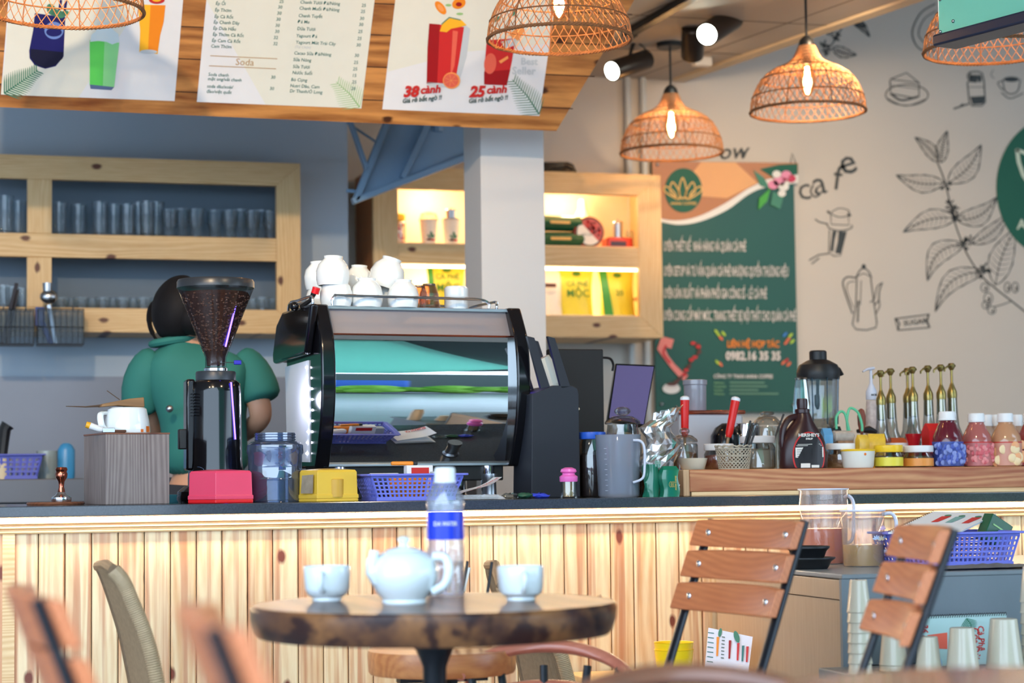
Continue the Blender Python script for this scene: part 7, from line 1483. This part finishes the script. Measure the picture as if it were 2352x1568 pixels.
def teacup(px_, py_, y0, lab, hz):
    k, t = ont('coffee_cup', lab, 'cup', px_, py_, 'white cups on the round table'); r, h = k.r, k.w; H_ = h(y0)
    MB().lathe([(r(33),0),(r(34),.003),(r(33),.006),(r(46),H_*.20),(r(51),H_*.36),(r(53),H_*.7),(r(54),H_-.002),(r(53),H_),(r(50),H_-.003),(r(48),H_*.5),(r(38),H_*.25),(r(5),.010)], n=44).build('bowl', M_CHINA, t)
    pts = [(r(50)*1.0,0,H_*.82),(r(72),0,H_*.80),(r(76),0,H_*.55),(r(66),0,H_*.34),(r(46),0,H_*.32)]
    R3 = Matrix.Rotation(hz, 4, 'Z'); MB().tube(crom(pts, 5), .005, 10, R3).build('handle', M_CHINA, t); return k
teacup(750, 1379, 1299, 'white tea cup at the left of the teapot, handle towards the viewer', -PI*.62); teacup(1193, 1378, 1299, 'white tea cup at the right of the bottle', -PI*.55)
k, t = ont('teapot', 'round white teapot with domed knob lid in the middle of the table', 'teapot', 926, 1386); r, h = k.r, k.w
MB().lathe([(r(50),0),(r(52),.004),(r(50),.008),(r(66),h(1355)),(r(78),h(1330)),(r(80),h(1310)),(r(72),h(1285)),(r(50),h(1268)),(r(40),h(1264))], n=48).build('body', M_CHINA, t)
MB().lathe([(r(42),h(1265)),(r(40),h(1262)),(r(24),h(1257)),(r(12),h(1254)),(r(8),h(1250)),(r(9),h(1246)),(r(14),h(1241)),(r(14),h(1236)),(r(8),h(1232)),(r(1),h(1231))], n=36).build('lid', M_CHINA, t)
MB().tube(crom([(-r(60),-.01,h(1330)),(-r(76),-.012,h(1300)),(-r(74),-.012,h(1278)),(-r(72),-.012,h(1262))], 5), [.016]*5+[.012]*5+[.009]*6, 14).build('spout', M_CHINA, t)
MB().tube(crom([(r(60),-.03,h(1278)),(r(84),-.04,h(1280)),(r(92),-.045,h(1305)),(r(84),-.042,h(1340)),(r(58),-.03,h(1358))], 5), .0085, 12).build('handle', M_CHINA, t)
k, t = ont('water_bottle', 'plastic water bottle with white cap and blue label behind the teapot', 'bottle', 1022, 1371); r, h = k.r, k.w
WB = glass('water_bottle_plastic', (240,242,250), .3, milk=((226,232,246), .16), fres=.2); hb5 = h(1115)
MB().lathe([(r(40),0),(r(43),.006),(r(43),h(1300)),(r(41.5),h(1296)),(r(43),h(1292)),(r(43),h(1250)),(r(42),h(1246)),(r(42),h(1168)),(r(44),h(1160)),(r(43),h(1145)),(r(34),h(1125)),(r(24),h(1110)),(r(21),h(1106))], n=40, caps=False).build('body', WB, t)
MB().lathe([(r(39),.003),(r(41),.008),(r(41),h(1290)),(r(41),h(1290)+.0002)], n=36).build('water', glass('water', (244,246,250), .1, fres=.15), t)
LBL = mat('label_cobalt', (30,60,206), .3); MB().lathe([(r(43.2),h(1238)),(r(43.2),h(1173))], n=40, caps=False).build('label', LBL, t)
A = Art(lambda u, v, l: (u*r(43.6), -r(43.6)*math.sqrt(max(.02, 1-u*u))-.0004*l, v))
for tt, y, s_ in (('ALKALINE WATER', 1206, .62), ('Aqua pure', 1226, .5)):
    if tt == 'Aqua pure': A.poly([(-.85,h(1232)),(.25,h(1232)),(.25,h(1212)),(-.85,h(1212))], mat('label_indigo', (40,50,150), .3), 1); continue
    v_, f_2 = text_geo('DA WATER', .03); x1_ = max(q[0] for q in v_); A.mid(BW); A.mb.add([A.fn(-.8+1.2*a/x1_, h(y)+b*.011, 3) for a, b in v_], f_2)
A.build('label_print', t)
MB().lathe([(r(25),h(1108)),(r(25),h(1104)),(r(24),h(1102)),(r(24),h(1078)),(r(21),h(1073))], n=32).build('cap', mat('cap_bright', (244,244,246), .4), t)

# ================================================================== SMALL ROUND TABLE, STRAWS
zr_ = P(1015, 1490, 4.45).z; q = PZ(1015, 1490, zr_)
st = thing('round_side_table', 'orange-brown round side table on black crossed legs behind the big table', 'table', (q.x, q.y, 0)); k = K(1015, q.y, 0); OW = wood('orange_slab', (214,140,84), (168,88,48), axis='x', rings=.3, warp=8, knots=.2, rough=.3)
MB().lathe([(k.r(164),zr_-.052),(k.r(168),zr_-.046),(k.r(170),zr_-.01),(k.r(168),zr_)], n=56).build('tabletop', OW, st)
MB().box((0,-.0,zr_-.062), (.20,.04,.018)).build('bracket', M_BLACK, st)
for sx in (-1,1): MB().tube([(.03*sx,0,zr_-.06),(-.16*sx,0,.02)], .010, 8).build('leg', M_BLACK, st); MB().tube([(0,.03*sx,zr_-.06),(0,-.16*sx,.02)], .010, 8).build('leg', M_BLACK, st)
for i, (a_, b_, m_, lab) in enumerate((((1064,1362),(1074,1288),M_BLACK,'black straw sticking up right of the water bottle'),((1062,1368),(1078,1303),mat('straw_white', (236,234,226), .4),'cream straw leaning beside the black one'),((1121,1352),(1130,1290),M_BLACK,'black straw in front of the wicker chair tip'))):
    p1 = P(b_[0], b_[1], q.y); p0 = P(a_[0], a_[1], q.y); dd = (p0-p1); foot = p1+dd*((zr_+.004-p1.z)/dd.z); t = thing('drinking_straw', lab, 'straw', tuple(foot)); MB().tube([(0,0,0),tuple(p1-foot)], .0035, 8).build('tube', m_, t)
    if i in (0, 2):
        gk = thing('drink_glass', 'clear drink glass on the side table holding '+('black and cream straws' if i == 0 else 'one black straw'), 'glass', (foot.x+(.004 if i == 0 else 0), foot.y, zr_+.0005)); MB().lathe([(.026,0),(.028,.004),(.034,.115),(.035,.116)], n=24, caps=False).build('body', CLR, gk)

# ================================================================== CHAIRS
SLT = wood('chair_slat', (208,124,78), (176,94,56), axis='x', knots=.0, rings=.6, rough=.35, contrast=.8)
def slat_chair():
    root = thing('slatted_chair', '', 'chair', (0,0,0), group='slatted folding chairs')
    W_ = .39; lean = math.tan(math.radians(21)); yb = lambda z: (z-.45)*lean
    for i, zc2 in enumerate((.884, .818, .750)):
        rings = []
        for j in range(15):
            u = -W_/2+W_*j/14; bow = .030*(1-(2*u/W_)**2); hh = .0305*(1-.10*abs(2*u/W_)**3); y0 = yb(zc2)-.012+bow; th = .016
            c = []
            for dz, dy in ((-hh,0),(-hh*.9,-.003),(hh*.9,-.003),(hh,0),(hh,th),(-hh,th)): c.append((u, y0+dy+dz*lean, zc2+dz))
            rings.append(c)
        s = MB().loft(rings).build('back_slat', SLT, root, ang=50, bevel=.002)
        for u in (-W_/2+.045, W_/2-.045): MB().ball((u, yb(zc2)-.012+.030*(1-(2*u/W_)**2)-.0035, zc2), .0085, 12, (1,.45,1)).build('bolt', mat('bolt_zinc', (226,230,238), .15, metal=1), s)
    for sx in (-1, 1):
        MB().tube([(sx*.178, yb(.912)+.014, .912), (sx*.178, yb(.45)+.018, .45), (sx*.178, -.36, .01)], .014, 10, flat=.55).build('back_leg_rail', M_METALBLACK, root)
        MB().tube([(sx*.165, -.36, .45), (sx*.165, .10, .01)], .0105, 10, flat=.55).build('front_leg_rail', M_METALBLACK, root)
    for j in range(5): MB().box((0, -.04-.075*j, .455), (.40,.062,.016)).build('seat_slat', SLT, root, bevel=.003)
    for sx in (-1, 1): MB().box((sx*.16, -.19, .440), (.018,.36,.014)).build('seat_rail', M_METALBLACK, root)
    return root
sc0 = slat_chair()
def put_chair(o, px_, py_, d, ang, lab, zref=.884):
    r_ = ray(px_, py_); dirv = Vector((0,0,CAM_Z))+r_*(d/1.0); rz = math.radians(ang-16); back = Vector((-math.sin(rz), math.cos(rz), 0))*((zref-.45)*math.tan(math.radians(24)))
    o.location = (dirv.x-back.x, dirv.y-back.y, 0); o.rotation_euler = (0,0,rz); o['label'] = lab; return o
put_chair(sc0, 1740, 1226, 4.30, -64, 'slatted orange wood folding chair facing left beside the steel cabinet, all three slats sharp')
put_chair(copy_tree(sc0), 2146, 1256, 3.55, -90, 'slatted orange wood folding chair seen nearly edge-on at right, in front of the cups')
put_chair(copy_tree(sc0), 36, 1490, 2.35, 108, 'blurred slatted folding chair at the bottom left frame corner').scale = (.965,)*3
put_chair(copy_tree(sc0), 440, 1566, 1.75, 102, 'blurred slatted folding chair at bottom left, closest to the viewer').scale = (.975,)*3
# bentwood armchairs: curved rail on black posts
BENT = wood('bent_rail', (128,78,56), (92,54,40), axis='x', knots=0, rings=.3, rough=.25, coat=.3); BENTP = wood('bent_rail_worn', (214,130,104), (176,92,72), axis='x', knots=0, rings=.3, rough=.3, coat=.4)
def bent_chair(px_, py_, d, R_, ang, lab, m_, th=.017, span=1.25):
    r_ = ray(px_, py_); c = Vector((0,0,CAM_Z))+r_*d; zt5 = c.z; ra_ = math.radians(ang-16); c = c-Vector((math.sin(ra_), -math.cos(ra_), 0))*R_*.9; t = thing('bentwood_chair', lab, 'chair', (c.x, c.y, 0), math.radians(ang-16), 'curved rail chairs')
    def arc(rr, z, dz, n=25): return [(rr*math.sin(a), -rr*math.cos(a)*.9, z-dz*(abs(a)/span)**2) for a in [-span+2*span*i/(n-1) for i in range(n)]]
    MB().tube(arc(R_, zt5-th, .055), [th*(.55+.45*math.sin(PI*min(1,max(0,.15+.7*i/24)))) for i in range(25)], 12, flat=.8).build('back_rail', m_, t)
    MB().tube(arc(R_*.93, zt5-.10, .04), th*.7, 10, flat=.8).build('lower_rail', m_, t)
    for a in (-.95,-.5,0,.5,.95): MB().tube([(R_*math.sin(a)*.97, -R_*math.cos(a)*.87, zt5-.06), (R_*math.sin(a)*.78, -R_*math.cos(a)*.7, .46)], .009, 8).build('post', M_METALBLACK, t)
    MB().lathe([(R_*.85,.43),(R_*.88,.44),(R_*.88,.46),(R_*.85,.468)], n=40).build('seat', m_, t)
    for a in (PI/4,3*PI/4,5*PI/4,7*PI/4): MB().tube([(R_*.7*math.cos(a),R_*.7*math.sin(a),.43),(R_*.85*math.cos(a),R_*.85*math.sin(a),.0)], .012, 8).build('leg', M_METALBLACK, t)
    return t
bent_chair(1560, 1516, 2.55, .20, 186, 'dark brown curved-rail chair at the bottom edge, right of the round table', BENT)
bent_chair(1248, 1464, 4.50, .205, 180, 'salmon coloured curved-rail chair directly behind the round table', BENTP, .018, 1.1)
# brown tabletop at the bottom right corner
q = PZ(2380, 1584, .775); t = thing('round_table', 'blurred brown round table filling the bottom right corner', 'table', (q.x, q.y, 0)); zz5 = q.z
MB().lathe([(.25,zz5-.04),(.27,zz5-.035),(.27,zz5-.006),(.265,zz5)], n=64).build('tabletop', wood('brown_table', (156,100,74), (120,72,52), axis='x', knots=0, rings=.2, rough=.25, coat=.4), t); MB().lathe([(.2,0),(.2,.02),(.03,.06),(.03,zz5-.04)], n=24).build('pedestal', M_METALBLACK, t)
# wicker chairs
WICK = mat('wicker', (140,116,88), .6, noise=.3, nscale=90); WICKD = mat('wicker_binding', (116,94,70), .6, noise=.3, nscale=90)
def wicker(near, far, Yn, Yf, lab, base):
    N_ = crom([tuple(P(u, v, Yn)) for u, v in near], 6); F_ = crom([tuple(P(u, v, Yf)) for u, v in far], 6)
    m_ = min(len(N_), len(F_)); N_ = N_[:m_]; F_ = F_[:m_]
    o_ = Vector(((N_[-1][0]+F_[-1][0])/2, (Yn+Yf)/2, 0)); t = thing('wicker_chair', lab, 'chair', tuple(o_), 0, 'wicker chairs')
    loc = lambda p: tuple(Vector(p)-o_)
    MB().tube([loc(p) for p in N_], .013, 10).build('back_rim', WICKD, t); MB().tube([loc(p) for p in F_], .010, 8).build('back_rim', WICKD, t); MB().tube([loc(N_[0]), loc(((N_[0][0]+F_[0][0])/2, (N_[0][1]+F_[0][1])/2, max(N_[0][2],F_[0][2])+.006)), loc(F_[0])], .013, 10).build('top_rim', WICKD, t)
    wr = MB()
    for i in range(0, m_-1):
        for s_ in range(2):
            a = Vector(N_[i])+(Vector(N_[i+1])-Vector(N_[i]))*s_/2; tg = (Vector(N_[i+1])-Vector(N_[i])).normalized(); u_ = tg.cross(Vector((0,1,0))).normalized(); v_ = tg.cross(u_)
            wr.tube([tuple(a-o_+u_*.0138*math.cos(q)+v_*.0138*math.sin(q)) for q in [j*PI/5 for j in range(11)]], .0036, 4, cap=False)
    wr.build('rim_wrapping', mat('wicker_wrap', (172,148,116), .6, noise=.2, nscale=60), t)
    ws = MB()
    for j in range(1, 30):
        f = j/30; ws.tube([loc(Vector(N_[i])*(1-f)+Vector(F_[i])*f+Vector((.012*math.sin(PI*f)*-1, 0, 0))) for i in range(m_)], .0030 if j % 3 else .0046, 4, cap=False)
    ws.build('back_weave', WICK, t)
    for fr_ in (.12,.38,.62,.85):
        i = int(fr_*(m_-1)); A_, B_ = Vector(N_[i]), Vector(F_[i]); MB().tube([loc(A_+(B_-A_)*g/16+Vector((-.012*math.sin(PI*g/16)+.004, .0, .004*(g % 2)))) for g in range(17)], .005, 6).build('cross_braid', WICKD, t)
    a, b = Vector(N_[-1])-o_, Vector(F_[-1])-o_
    MB().loft([[(x+base*s2, y, z) for x, y, z in ((a.x,a.y,.43),(b.x,b.y,.43),(b.x,b.y,.40),(a.x,a.y,.40))] for s2 in (0,.25,.5,1)]).build('seat', WICK, t)
    MB().tube([tuple(a),(a.x,a.y,0)], .012, 8).build('leg', WICKD, t); MB().tube([tuple(b),(b.x,b.y,0)], .012, 8).build('leg', WICKD, t); MB().tube([(a.x+base,a.y,.42),(a.x+base,a.y,0)], .012, 8).build('leg', WICKD, t); MB().tube([(b.x+base,b.y,.42),(b.x+base,b.y,0)], .012, 8).build('leg', WICKD, t)
    return t
wicker([(262,1310),(283,1335),(305,1385),(328,1440),(347,1500),(362,1568),(372,1640)], [(226,1300),(240,1330),(262,1395),(280,1455),(294,1520),(305,1580),(312,1650)], 4.62, 4.98, 'tan wicker chair seen from the side against the bar at left', -.42)
wicker([(1152,1345),(1180,1380),(1215,1420),(1250,1455),(1284,1492),(1300,1540),(1310,1580)], [(1122,1298),(1128,1330),(1150,1390),(1172,1440),(1188,1492),(1200,1545),(1210,1600)], 4.72, 4.98, 'tan wicker chair behind the round table, only its tip and lower back visible', -.40)
